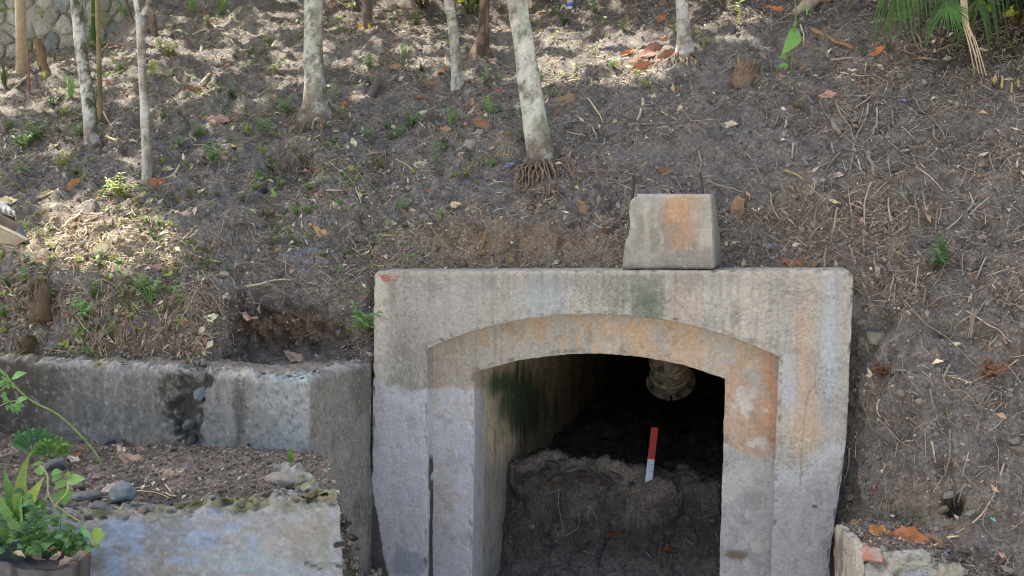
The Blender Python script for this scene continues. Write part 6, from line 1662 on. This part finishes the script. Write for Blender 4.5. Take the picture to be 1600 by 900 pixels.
# strap plant high on the right slope
B_, _, D_ = hit(1236, 112); Ys = B_[1] - .1
t = plant("strap_leaf_plant", "single-stemmed plant with one long hanging leaf high on the right slope", "plant", B_)
stem(t, [at(x, y, Ys) for x, y in [(1236, 112), (1240, 60), (1244, 20), (1240, -10)]], .006, .004, L(110, 130, 70), 12, 6)
for (x, y, x1, y1, w) in [(1240, 42, 1224, 88, 1.9), (1230, 86, 1216, 90, 1.6), (1232, 100, 1216, 103, 1.4), (1242, 30, 1240, 42, 1.4), (1256, 5, 1262, 25, 1.0)]:
    A_, E_ = at(x, y, Ys), at(x1, y1, Ys - .05); d = E_ - A_
    add_leaf(t, STRAP[2], A_, d, np.array([.2, -1, .2]), np.linalg.norm(d), L(104, 146, 76), w)
for k, (x, y0, y1) in enumerate([(1565, 118, 138), (1580, 129, 145), (1590, 126, 136)]):
    B_, _, D_ = hit(x, y1); A_ = at(x + 1, y0, B_[1] - .02)
    V, Fs = tube(resample([B_, (A_ + B_) / 2 + .003, A_], 6), np.array([.010, .010, .009, .008, .007, .006]) * .9, 7)
    t = plant("cut_stem", ["leftmost and tallest of three pale cut stems at the top right edge", "middle pale cut stem of three at the top right edge", "rightmost short pale cut stem at the top right edge"][k], "plant stem", B_)
    ocol(mk("stem", V, Fs, M_GREEN, None, t), L(186, 176, 120))

# ================================================================== PALM AND SHRUBS AT THE TOP
def frond(t, rach, n, ln, droop, cols, wleaf=.011, name="frond", spread=.9):
    """arched rachis with narrow folded leaflets on both sides"""
    parts = [tube(rach, np.linspace(.012, .004, len(rach)), 6)]
    T = np.gradient(rach, axis=0); T /= np.linalg.norm(T, axis=1)[:, None]
    for i in range(n):
        s = (i + .5) / n * (len(rach) - 1); k = int(s)
        p = rach[k] + (rach[min(k + 1, len(rach) - 1)] - rach[k]) * (s - k)
        side = np.cross(T[k], [0, 0, 1]); side /= np.linalg.norm(side) + 1e-9
        for sg in (-1, 1):
            d = side * sg * spread + T[k] * .55 + np.array([0, 0, -droop * RNG.uniform(.7, 1.2)]); d /= np.linalg.norm(d)
            l_ = ln * RNG.uniform(.75, 1.1) * (1 - .35 * abs(i / n - .4))
            path = resample([p, p + d * l_ * .5, p + d * l_ + np.array([0, 0, -droop * l_ * .45])], 6)
            w = np.array([.6, 1, 1, .85, .55, .06])[:, None] * wleaf * np.cross(d, [RNG.normal(0, .3), -1, .2])
            up = np.cross(w[1], d); up /= np.linalg.norm(up) + 1e-9
            V = np.concatenate([path + w, path + up * wleaf * .35, path - w]); j = np.arange(5)
            parts.append((V, [np.stack([j, j + 1, j + 7, j + 6], 1), np.stack([j + 6, j + 7, j + 13, j + 12], 1)]))
    V, Fs = join(parts)
    o = mk(name, V, Fs, M_GREEN, None, t, False)
    return ocol(o, cols)
Yf = 1.35
pb_ = hit(1600, 6)[0]
palm = plant("palm", "drooping green palm fronds hanging into the top right corner", "palm", pb_)
hub = at(1545, -190, Yf + .3)
V, Fs = tube(resample([pb_ - np.array([0, 0, .2]), (pb_ + hub) / 2 + np.array([.1, 0, 0]), hub], 24), np.linspace(.07, .05, 24), 12)
mk("trunk", V, Fs, M_BARK, trunk_cols(V, np.zeros(len(V)), 'shaggy', 77, 0), palm)
for pts, n, ln, dr, c in [([(1545, -190), (1470, -120), (1420, -60), (1392, -28)], 16, .30, 1.5, L(66, 98, 48)),
                          ([(1545, -190), (1505, -90), (1485, -20), (1478, 14)], 18, .26, .9, L(68, 104, 52)),
                          ([(1545, -190), (1500, -120), (1440, -40), (1405, -6)], 14, .26, 1.4, L(70, 100, 48)),
                          ([(1545, -190), (1560, -80), (1540, -20), (1522, 4)], 14, .28, 1.3, L(54, 84, 40)),
                          ([(1545, -190), (1600, -110), (1630, -50), (1640, 0)], 14, .30, 1.2, L(60, 92, 48))]:
    rach = resample([at(x, y, Yf - k * .12) for k, (x, y) in enumerate(pts)], 14)
    frond(palm, rach, int(n * 1.7), ln, dr, c, .0065)
fan = resample([at(x, y, Yf - .55) for x, y in [(1476, -20), (1480, 10)]], 3)
parts = []
for k in range(23):                                          # fan of leaflets at the tip, parting downward
    a = 78 + (k - 11) * 6 + RNG.uniform(-3, 3); A_ = at(1480, 6 + abs(k - 11) * .5, Yf - .55); d = img_dir(a); l_ = (54 - abs(k - 11) * 1.6) * RNG.uniform(.75, 1.08) / F * (Yf + 5.4)
    path = resample([A_, A_ + d * l_ * .5 + np.array([0, -.02, .01]), A_ + d * l_ + np.array([0, -.03, -.01])], 6)
    w = np.array([.5, 1, 1, .85, .5, .05])[:, None] * .0045 * np.cross(d, FWD)
    V = np.concatenate([path + w, path + np.array([0, -.004, 0]), path - w]); j = np.arange(5)
    o = mk("leaflet", V, [np.stack([j, j + 1, j + 7, j + 6], 1), np.stack([j + 6, j + 7, j + 13, j + 12], 1)], M_GREEN, None, palm, False)
    ocol(o, L(78, 118, 62) * RNG.uniform(.8, 1.15))
for k, (x0, x1, y1) in enumerate([(1500, 1522, 108), (1502, 1530, 116), (1505, 1536, 120), (1506, 1541, 118), (1508, 1516, 62), (1504, 1526, 90)]):
    pts = [at(x, y, Yf - .45) for x, y in [(x0, -30), (x0 + 4, 30), ((x0 + x1) / 2 + 3, 70 if y1 > 80 else 45), (x1, y1)]]
    V, Fs = tube(resample(pts, 14), np.linspace(.0055, .0035, 14), 5); ocol(mk("dry_strand", V, Fs, M_WOOD, None, palm), L(168, 154, 128) * RNG.uniform(.85, 1.1))

def shrub(px, py, w, h, n, c, label, seed, lf=(.06, .12), depth=.5):
    B_, N_, D_ = hit(px, max(py, -60)); m = D_ / F
    t = plant("shrub", label, "shrub", B_, "shrubs along the top of the slope")
    r = np.random.default_rng(seed)
    ns_ = 7; tips = []
    for k in range(ns_):
        tip = B_ + RIGHT * r.uniform(-.45, .45) * w * m + np.array([0, r.uniform(-1.2, -.3) * depth, r.uniform(.5, 1.0) * h * m])
        V, Fs = tube(resample([B_ - np.array([0, 0, .05]), (B_ + tip) / 2 + r.normal(0, .04, 3), tip], 8), np.linspace(.014, .004, 8), 5); ocol(mk("stem", V, Fs, M_WOOD, None, t), L(96, 84, 60)); tips.append(tip)
    pos, Rm, scs, cc = [], [], [], []
    base_v, base_f = leaflet(np.zeros(3), np.array([1., 0, 0]), np.array([0, 0, 1.]), 1.0, .5)
    u = r.normal(size=(n, 3)); u /= np.linalg.norm(u, axis=1)[:, None]; rad = r.uniform(0, 1, n) ** .45
    P_ = B_ + np.stack([u[:, 0] * rad * w * m * .55, u[:, 1] * rad * depth - depth * .75, h * m * .5 + u[:, 2] * rad * h * m * .5], 1)
    keep = fbm(P_ * 3.2, seed, 2) > -.12; P_ = P_[keep]
    Nn = r.normal(size=(len(P_), 3)) + np.array([0, -.5, .8]); Rm = frames(Nn, r.uniform(0, 6.28, len(P_)))
    C2 = c * r.uniform(.6, 1.35, (len(P_), 1)); yel = r.random(len(P_)) < .12; C2[yel] = L(166, 168, 70)
    global RNG
    o = scatter("foliage", [(base_v, base_f)], P_, Rm, r.uniform(*lf, len(P_)), C2, M_GCOVER, parent=t)
    return t
for k, a in enumerate([(420, -30, 120, 60, 500, GM, "green shrub along the top edge left of the thick trunk"), (660, 8, 90, 50, 500, GM, "dense shrub at the top edge left of the knobbly trunk's crown"), (735, 18, 70, 60, 450, GD, "dark leafy shrub at the top edge beside the shaggy trunk"),
                       (850, -12, 110, 50, 500, GD, "dark shrub at the top edge right of the big leaning trunk"), (960, -25, 120, 50, 500, L(74, 92, 46), "dull shrub at the top edge above the white cup"), (1110, -15, 120, 40, 450, L(120, 140, 60), "yellowish shrub at the top edge above the grey trunk's foot"),
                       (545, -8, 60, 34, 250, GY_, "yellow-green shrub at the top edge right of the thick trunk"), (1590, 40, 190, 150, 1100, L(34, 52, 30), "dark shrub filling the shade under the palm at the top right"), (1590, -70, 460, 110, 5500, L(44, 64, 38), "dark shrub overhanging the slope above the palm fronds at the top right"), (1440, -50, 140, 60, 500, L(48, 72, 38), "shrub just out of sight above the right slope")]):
    if k == 9: continue
    shrub(*a, seed=200 + k, **(dict(lf=(.12, .24), depth=1.5) if k == 8 else {}))  # the large overhanging shrub is added out of view to block sky light

# ================================================================== GROUND COVER (uncountable)
CL = .25 + .75 * sst(-.25, .25, fbm(TP * np.array([2.2, 2.2, 3.5]), 888, 4))          # litter lies in drifts, bare runnels between
def samp(n, fn, clump=True):
    """random points on the hillside, density weighted by fn(px, py)"""
    i = RNG.integers(0, nr - 1, n * 6); j = RNG.integers(22, nc - 24, n * 6)
    w_ = fn(gx[i, j], gy[i, j]) * (CL[i, j] if clump else 1); k = RNG.random(n * 6) < w_
    i, j = i[k][:n], j[k][:n]; a, b = RNG.random((len(i), 1)), RNG.random((len(i), 1))
    P_ = TP[i, j] * (1 - a) * (1 - b) + TP[i + 1, j] * a * (1 - b) + TP[i, j + 1] * (1 - a) * b + TP[i + 1, j + 1] * a * b
    return P_, TN[i, j], gx[i, j], gy[i, j]
bare = lambda x, y: np.maximum.reduce([blob(x, y, 790, 378, 190, 46, 0, .4), blob(x, y, 455, 508, 118, 52, 0, .3), .8 * blob(x, y, 720, 300, 130, 40, 0, .8)])
vis = lambda x, y: ((y < 425) | (x < 585) | (x > 1300)) * (1 - .93 * bare(x, y))
def leftness(x, y): return 1 - sst(700, 1150, x)
chips = lambda x, y: blob(x, y, 145, 375, 135, 48, 0, .7)
# leaf scraps
lv = [(v, f) for v, f in (leaf_shape(3, 3, .45, c, f_, t, .8, 90 + k, .05) for k, (c, f_, t) in enumerate([(.6, .4, .8), (-.5, .3, -.9), (.9, .5, .4)]))]
P_, N_, x, y = samp(17000, lambda x, y: vis(x, y) * (.22 + .6 * leftness(x, y) * (1 - sst(330, 430, y) * (x > 330))))
pal = np.array([C_['pale'], C_['cream'], C_['grey'], C_['brown'], C_['pink'], C_['tan'], C_['dark']]); pw = np.array([.27, .14, .22, .12, .12, .08, .05])
cc = pal[RNG.choice(7, len(P_), p=[.2, .08, .3, .16, .1, .05, .11])] * RNG.uniform(.7, 1.1, (len(P_), 1))
sc_ = .010 + .055 * RNG.random(len(P_)) ** 3.2
o = scatter("leaf_litter", lv, P_ + N_ * (sc_ * .18)[:, None], frames(N_ + RNG.normal(0, .45, N_.shape), RNG.uniform(0, 6.28, len(P_))), sc_, cc, M_LITTER)
tag(o, "small broken scraps of dry leaf strewn over the whole slope", "leaf litter", kind="stuff")
# straw, rootlets, twigs
def straw_variants():
    out = []
    for k in range(5):
        pts = np.array([[-.5, 0, 0], [.05, RNG.uniform(-.16, .16), .05], [.5, RNG.uniform(-.2, .2), .0]])
        V, Fs = tube(pts, [.5, .55, .3], 3, False)
        V = V * 1.0
        V0 = np.repeat(pts, 3, 0); off = V - V0
        out.append((V0, off, np.concatenate([[q[0], q[1], q[2]] for q in Fs[0]] + [[q[0], q[2], q[3]] for q in Fs[0]]).reshape(-1, 3)))
    return out
SV = straw_variants()
def straw(name, label, n, fn, lens, thick, pal_, down=0.0, lift=.3):
    P_, N_, x, y = samp(n, fn)
    ang = RNG.uniform(0, 6.28, len(P_)) * (1 - down) + (np.pi / 2 + RNG.normal(0, .35, len(P_))) * down
    R = frames(N_ + RNG.normal(0, .22, N_.shape), ang)
    ln = lens[0] + (lens[1] - lens[0]) * RNG.random(len(P_)) ** 2; th = thick * RNG.uniform(.6, 1.3, len(P_))
    which = RNG.integers(0, len(SV), len(P_)); Vs, Fs, Cs, o_ = [], [], [], 0
    cc = np.array(pal_)[RNG.integers(0, len(pal_), len(P_))] * RNG.uniform(.75, 1.2, (len(P_), 1))
    for k, (c0, off, f) in enumerate(SV):
        m = which == k; v = c0[None] * ln[m][:, None, None] + off[None] * th[m][:, None, None]
        X = np.einsum('nij,nvj->nvi', R[m], v) + (P_[m] + N_[m] * (th[m] * lift + .001)[:, None])[:, None]
        q = m.sum(); Vs.append(X.reshape(-1, 3)); Fs.append((f[None] + (np.arange(q) * len(c0))[:, None, None] + o_).reshape(-1, 3)); Cs.append(np.repeat(cc[m], len(c0), 0)); o_ += q * len(c0)
    o = mk(name, np.concatenate(Vs), [np.concatenate(Fs)], M_LITTER, np.concatenate(Cs), None, True)
    return tag(o, label, name.replace('_', ' '), kind="stuff")
straw("dry_straw", "short dry straw and twig bits littering the left slope", 24000, lambda x, y: vis(x, y) * (.12 + .7 * leftness(x, y)) * (1 - .6 * (y > 555)), (.02, .15), .0036, [WP, WG, L(176, 160, 136), WB, L(140, 126, 112)])
straw("wood_chips", "pale dry chips and shredded straw heaped in the sunny patch at the left", 5200, lambda x, y: np.maximum(chips(x, y), .8 * np.maximum(blob(x, y, 985, 100, 75, 32), blob(x, y, 850, 110, 45, 30)) + .6 * blob(x, y, 640, 40, 110, 22)), (.02, .09), .006, [C_['cream'], C_['pale'], L(214, 196, 164)], 0, .8)
straw("hanging_straw", "dry straw hanging down the bank above the left wall", 5200, lambda x, y: blob(x, y, 150, 505, 190, 46, 0, .6) * (x < 345) + .7 * blob(x, y, 450, 262, 60, 30), (.05, .17), .0034, [WP, WG, L(168, 150, 126), L(110, 96, 84)], .8, .8)
straw("rootlets", "fine rootlets matted over the bare right slope", 11500, lambda x, y: vis(x, y) * sst(880, 1250, x) * (.9 - .3 * sst(560, 700, y)), (.03, .2), .0030, [L(156, 144, 132), L(182, 168, 152), L(112, 100, 90), L(134, 122, 110)], .45)
# soil crumbs and pebbles
cr = [rock_shape(ICO1, 60 + k, .5, .7, .95) for k in range(6)]
P_, N_, x, y = samp(27000, lambda x, y: (.25 + .75 * vis(x, y)) * .8 * ((y < 425) | (x < 585) | (x > 1300)))
sc_ = .0032 + .012 * RNG.random(len(P_)) ** 3.5 + .014 * (RNG.random(len(P_)) < .02)
ii = RNG.random(len(P_)) * np.where(sc_ > .011, .6, 1); cc = np.where(ii[:, None] < .60, L(126, 119, 113), np.where(ii[:, None] < .88, L(154, 146, 137), L(188, 182, 172))) * RNG.uniform(.7, 1.2, (len(P_), 1))
o = scatter("soil_crumbs", cr, P_ + N_ * (sc_ * .4)[:, None], frames(RNG.normal(size=N_.shape), RNG.uniform(0, 6, len(P_))), sc_, cc, M_LITTER, True)
tag(o, "soil crumbs and grit scattered over the slope", "soil crumbs", kind="stuff")
def crumbs_on(G_, n, name, label, smax, cset, rows_=(0, 1)):
    a = RNG.integers(int(G_.shape[0] * rows_[0]), int(G_.shape[0] * rows_[1]) - 1, n); b = RNG.integers(0, G_.shape[1] - 1, n)
    P_ = G_[a, b] + (G_[a, b + 1] - G_[a, b]) * RNG.random((n, 1)) + (G_[a + 1, b] - G_[a, b]) * RNG.random((n, 1)); N_ = normals(G_)[a, b]
    sc_ = .003 + smax * RNG.random(n) ** 3.5
    cc = np.array(cset)[RNG.integers(0, len(cset), n)] * RNG.uniform(.7, 1.25, (n, 1))
    o = scatter(name, cr, P_ + N_ * (sc_ * .4)[:, None], frames(RNG.normal(size=N_.shape), RNG.uniform(0, 6, n)), sc_, cc, M_LITTER, True)
    tag(o, label, "soil crumbs", kind="stuff"); return P_, N_
EA = [L(120, 108, 98), L(140, 128, 116), L(104, 94, 86), L(164, 152, 138)]
bp_, bn_ = crumbs_on(BP, 4500, "planter_crumbs", "loose crumbs of earth on the planter soil", .012, EA)
crumbs_on(HP, 3000, "heap_crumbs", "crumbs and grit on the cut soil heap in the tunnel", .012, [L(90, 84, 80), L(110, 102, 96), L(80, 74, 70), L(130, 120, 110)], (.05, .8))
def crumbs_top(V, n, name, label):
    q = V[(V[:, 1] > Ym + .02) & (V[:, 2] > np.quantile(V[:, 2], .75))]; P_ = q[RNG.integers(0, len(q), n)] + RNG.normal(0, .006, (n, 3))
    sc_ = .003 + .008 * RNG.random(n) ** 3
    o = scatter(name, cr, P_ + np.array([0, 0, .002]), frames(RNG.normal(size=(n, 3)), RNG.uniform(0, 6, n)), sc_, np.array(EA)[RNG.integers(0, 4, n)] * RNG.uniform(.7, 1.2, (n, 1)), M_LITTER, True)
    tag(o, label, "soil crumbs", kind="stuff")
crumbs_top(CORE[0], 3000, "stub_crumbs", "earth and grit lying on top of the masonry stub")
crumbs_on(GP, 3500, "rubble_crumbs", "clods of earth and grit between planter and portal", .020, EA)
k = RNG.integers(0, len(bp_), 700)
sc_ = RNG.uniform(.012, .035, 700); o = scatter("planter_litter", lv, bp_[k] + bn_[k] * .004, frames(bn_[k] + RNG.normal(0, .4, (700, 3)), RNG.uniform(0, 6, 700)), sc_, pal[RNG.choice(7, 700, p=pw)] * RNG.uniform(.8, 1.1, (700, 1)), M_LITTER)
tag(o, "small leaf scraps on the planter soil", "leaf litter", kind="stuff")
# tiny green ground cover on the left half
gv = []
for s in range(3):
    r = np.random.default_rng(s); parts = []
    for q in range(6):
        a = r.uniform(0, 6.28); d = np.array([math.cos(a), math.sin(a), r.uniform(.1, .9)]); d /= np.linalg.norm(d)
        parts.append(leaflet(np.array([0, 0, r.uniform(0, .3)]), d, np.array([0, 0, 1.]), r.uniform(.5, 1.0), r.uniform(.3, .55)))
    V, Fs = join(parts); gv.append((V, Fs[0]))
P_, N_, x, y = samp(5200, lambda x, y: vis(x, y) * leftness(x, y) ** 2 * (1 - .75 * sst(420, 650, x) * sst(150, 260, y)) * sst(-.15, .25, fbm(np.stack([x / 60, y / 45], -1), 5, 2)) * (1 - sst(400, 440, y) * (x > 330)))
o = scatter("ground_cover", gv, P_, frames(N_ + np.array([0, 0, .6]), RNG.uniform(0, 6, len(P_))), (.010 + .04 * RNG.random(len(P_)) ** 2), np.array([GC['g'], GC['y'], GC['b'], GC['o']])[RNG.integers(0, 4, len(P_))] * RNG.uniform(.7, 1.1, (len(P_), 1)), M_GCOVER)
tag(o, "tiny green seedlings dotted over the left slope", "ground cover", kind="stuff")

# ================================================================== TREE CROWNS (unseen; leaves set to shade the scene, gaps cut for chosen sun patches)
def lit(x, y):
    n = fbm(np.stack([x / 28, y / 22], -1), 77, 3)
    m = blob(x, y, 145, 378, 185, 66, n * .6, .25)
    m = np.maximum(m, blob(x, y, 985, 92, 105, 38, n * .8, .3))
    m = np.maximum(m, .8 * blob(x, y, 860, 112, 40, 28, n, .4))
    m = np.maximum(m, blob(x, y, 650, 42, 60, 9, n * 1.6, .4) * .6)
    m = np.maximum(m, blob(x, y, 1165, 35, 60, 30, n * 1.5, .4))
    m = np.maximum(m, (n > .19) * (x < 470) * (y > -20) * (y < 330) * .9)
    m = np.maximum(m, (n > .36) * (x >= 470) * (x < 900) * (y < 230) * .9)
    m = np.maximum(m, (n > .30) * (x < 640) * (y > 300) * (y < 470) * .8)
    m = np.maximum(m, blob(x, y, 1015, 160, 22, 30, n, .4) * .7)
    m = np.maximum(m, .85 * blob(x, y, 250, 455, 110, 30, n * 1.4, .4))
    return m
ncan = 15000
i = RNG.integers(0, nr, ncan); j = RNG.integers(0, nc, ncan)
Q_ = TP[i, j].copy()
k = RNG.random(ncan) < .25                                   # also leaves added to shade the portal, walls and ground in front
Q_[k] = np.stack([RNG.uniform(-3.2, 2.6, k.sum()), RNG.uniform(-2.3, .3, k.sum()), RNG.uniform(0, 1.7, k.sum())], 1)
zc = 6.4 + 3.6 * RNG.random(ncan) ** .8
Lp = Q_ + SUN * ((zc - Q_[:, 2]) / SUN[2])[:, None]
keep = np.ones(ncan, bool)
for q in range(ncan):
    loc, nor, ix, dist = GROUND.ray_cast(Vector(Lp[q]), Vector(-SUN))
    if loc is not None:
        ax_, ay_ = proj(np.array(loc)[None])
        if RNG.random() < lit(ax_, ay_)[0] * 1.35: keep[q] = False
Lp = Lp[keep]
cv, cf = leaflet(np.array([-.5, 0, 0]), np.array([1., 0, 0]), np.array([0, 0, 1.]), 1.0, .5)
names_ = list(TREES)
tops = np.array([TREES[n_][1][-1] for n_ in names_])
own = np.argmin(np.linalg.norm(Lp[:, None, :2] - tops[None, :, :2], axis=2), axis=1)
for q, n_ in enumerate(names_):
    m = own == q; t, path = TREES[n_]
    if not m.any(): continue
    C2 = np.array([GD, GM, L(70, 110, 50)])[RNG.integers(0, 3, m.sum())] * RNG.uniform(.7, 1.2, (m.sum(), 1))
    scatter("crown", [(cv, cf)], Lp[m], frames(RNG.normal(0, .5, (m.sum(), 3)) + np.array([0, 0, 1.]), RNG.uniform(0, 6.28, m.sum())), RNG.uniform(.24, .40, m.sum()), C2, M_CROWN, True, parent=t)
    for b in range(5):
        e_ = Lp[m][RNG.integers(0, m.sum())]; s0 = path[-1 - RNG.integers(0, max(1, len(path) // 6))]
        V, Fs = tube(resample([s0, (s0 + e_) / 2 + np.array([0, 0, .25]), e_], 12), np.linspace(.045, .012, 12), 7)
        mk("limb", V, Fs, M_BARK, trunk_cols(V, np.zeros(len(V)), 'pale', 400 + b, 0), t)

# ================================================================== LABELS FOR THE MANY SMALL THINGS
LM = {'the ringed palm trunk': (33, 85), 'the mossy white trunk': (138, 170), 'the forked thin trunk': (226, 230), 'the thick lichen-spotted trunk': (490, 140), 'the knobbly leaning trunk': (713, 95),
      'the shaggy dark trunk': (754, 60), 'the big leaning trunk': (836, 200), 'the grey trunk by the leaf heap': (1069, 60), 'the rotten stump': (1163, 108), 'the concrete block': (1045, 360), 'the gutter': (22, 360),
      'the hollow in the bank': (450, 500), "the portal's left shoulder": (590, 430), "the portal's right shoulder": (1330, 430), 'the dry palm strands': (1528, 95), 'the fallen log': (1285, 8), 'the hanging strap leaf': (1231, 65),
      'the small dark fern': (1465, 395), 'the flat white slab': (1412, 578), 'the dry fern clump': (1546, 572), 'the masonry stub': (1410, 870), 'the measuring stick': (1018, 720), 'the big blue-grey rock': (188, 789), 'the pale oblong rock': (448, 757),
      'the squat stump': (62, 455), 'the arching green shoot': (150, 712), 'the green glass shard': (1431, 615), 'the mossy undercut': (455, 268), 'the burrow hole': (1489, 788), 'the pot': (70, 880), 'the thickest root stub': (1361, 255),
      'the reddish short trunk': (573, 30), 'the hanging root fan': (848, 285), 'the orange-tan leaf': (502, 367), 'the rubble by the planter': (545, 860)}
LMN, LMP = list(LM), np.array(list(LM.values()), float)
ORD = ['closest', 'second closest', 'third closest', 'fourth closest', 'fifth closest', 'sixth closest', 'seventh closest', 'eighth closest', 'ninth closest', 'tenth closest', 'eleventh closest', 'twelfth closest', 'thirteenth closest', 'fourteenth closest']
groups = {}
for o, noun, adj, px, py in AUTO:
    d = LMP - np.array([px, py]); i_ = int(np.argmin(np.hypot(*d.T))); dx, dy = -d[i_]
    side = ('right of' if dx > 0 else 'left of') if abs(dx) > abs(dy) else ('below' if dy > 0 else 'above')
    groups.setdefault((noun, i_, side), []).append((math.hypot(dx, dy), adj, o))
for (noun, i_, side), lst in groups.items():
    lst.sort(key=lambda t_: t_[0])
    for r_, (dist, adj, o) in enumerate(lst):
        txt = f"{adj} {noun} {side} {LMN[i_]}" if len(lst) == 1 else f"{adj} {noun} {side} {LMN[i_]}, {ORD[min(r_, 13)]} to it"
        if len(txt.replace('-', ' ').split()) > 16:
            txt = txt.replace(' to it', '').replace('the grey trunk by the leaf heap', 'the leaf heap trunk')
        o['label'] = txt
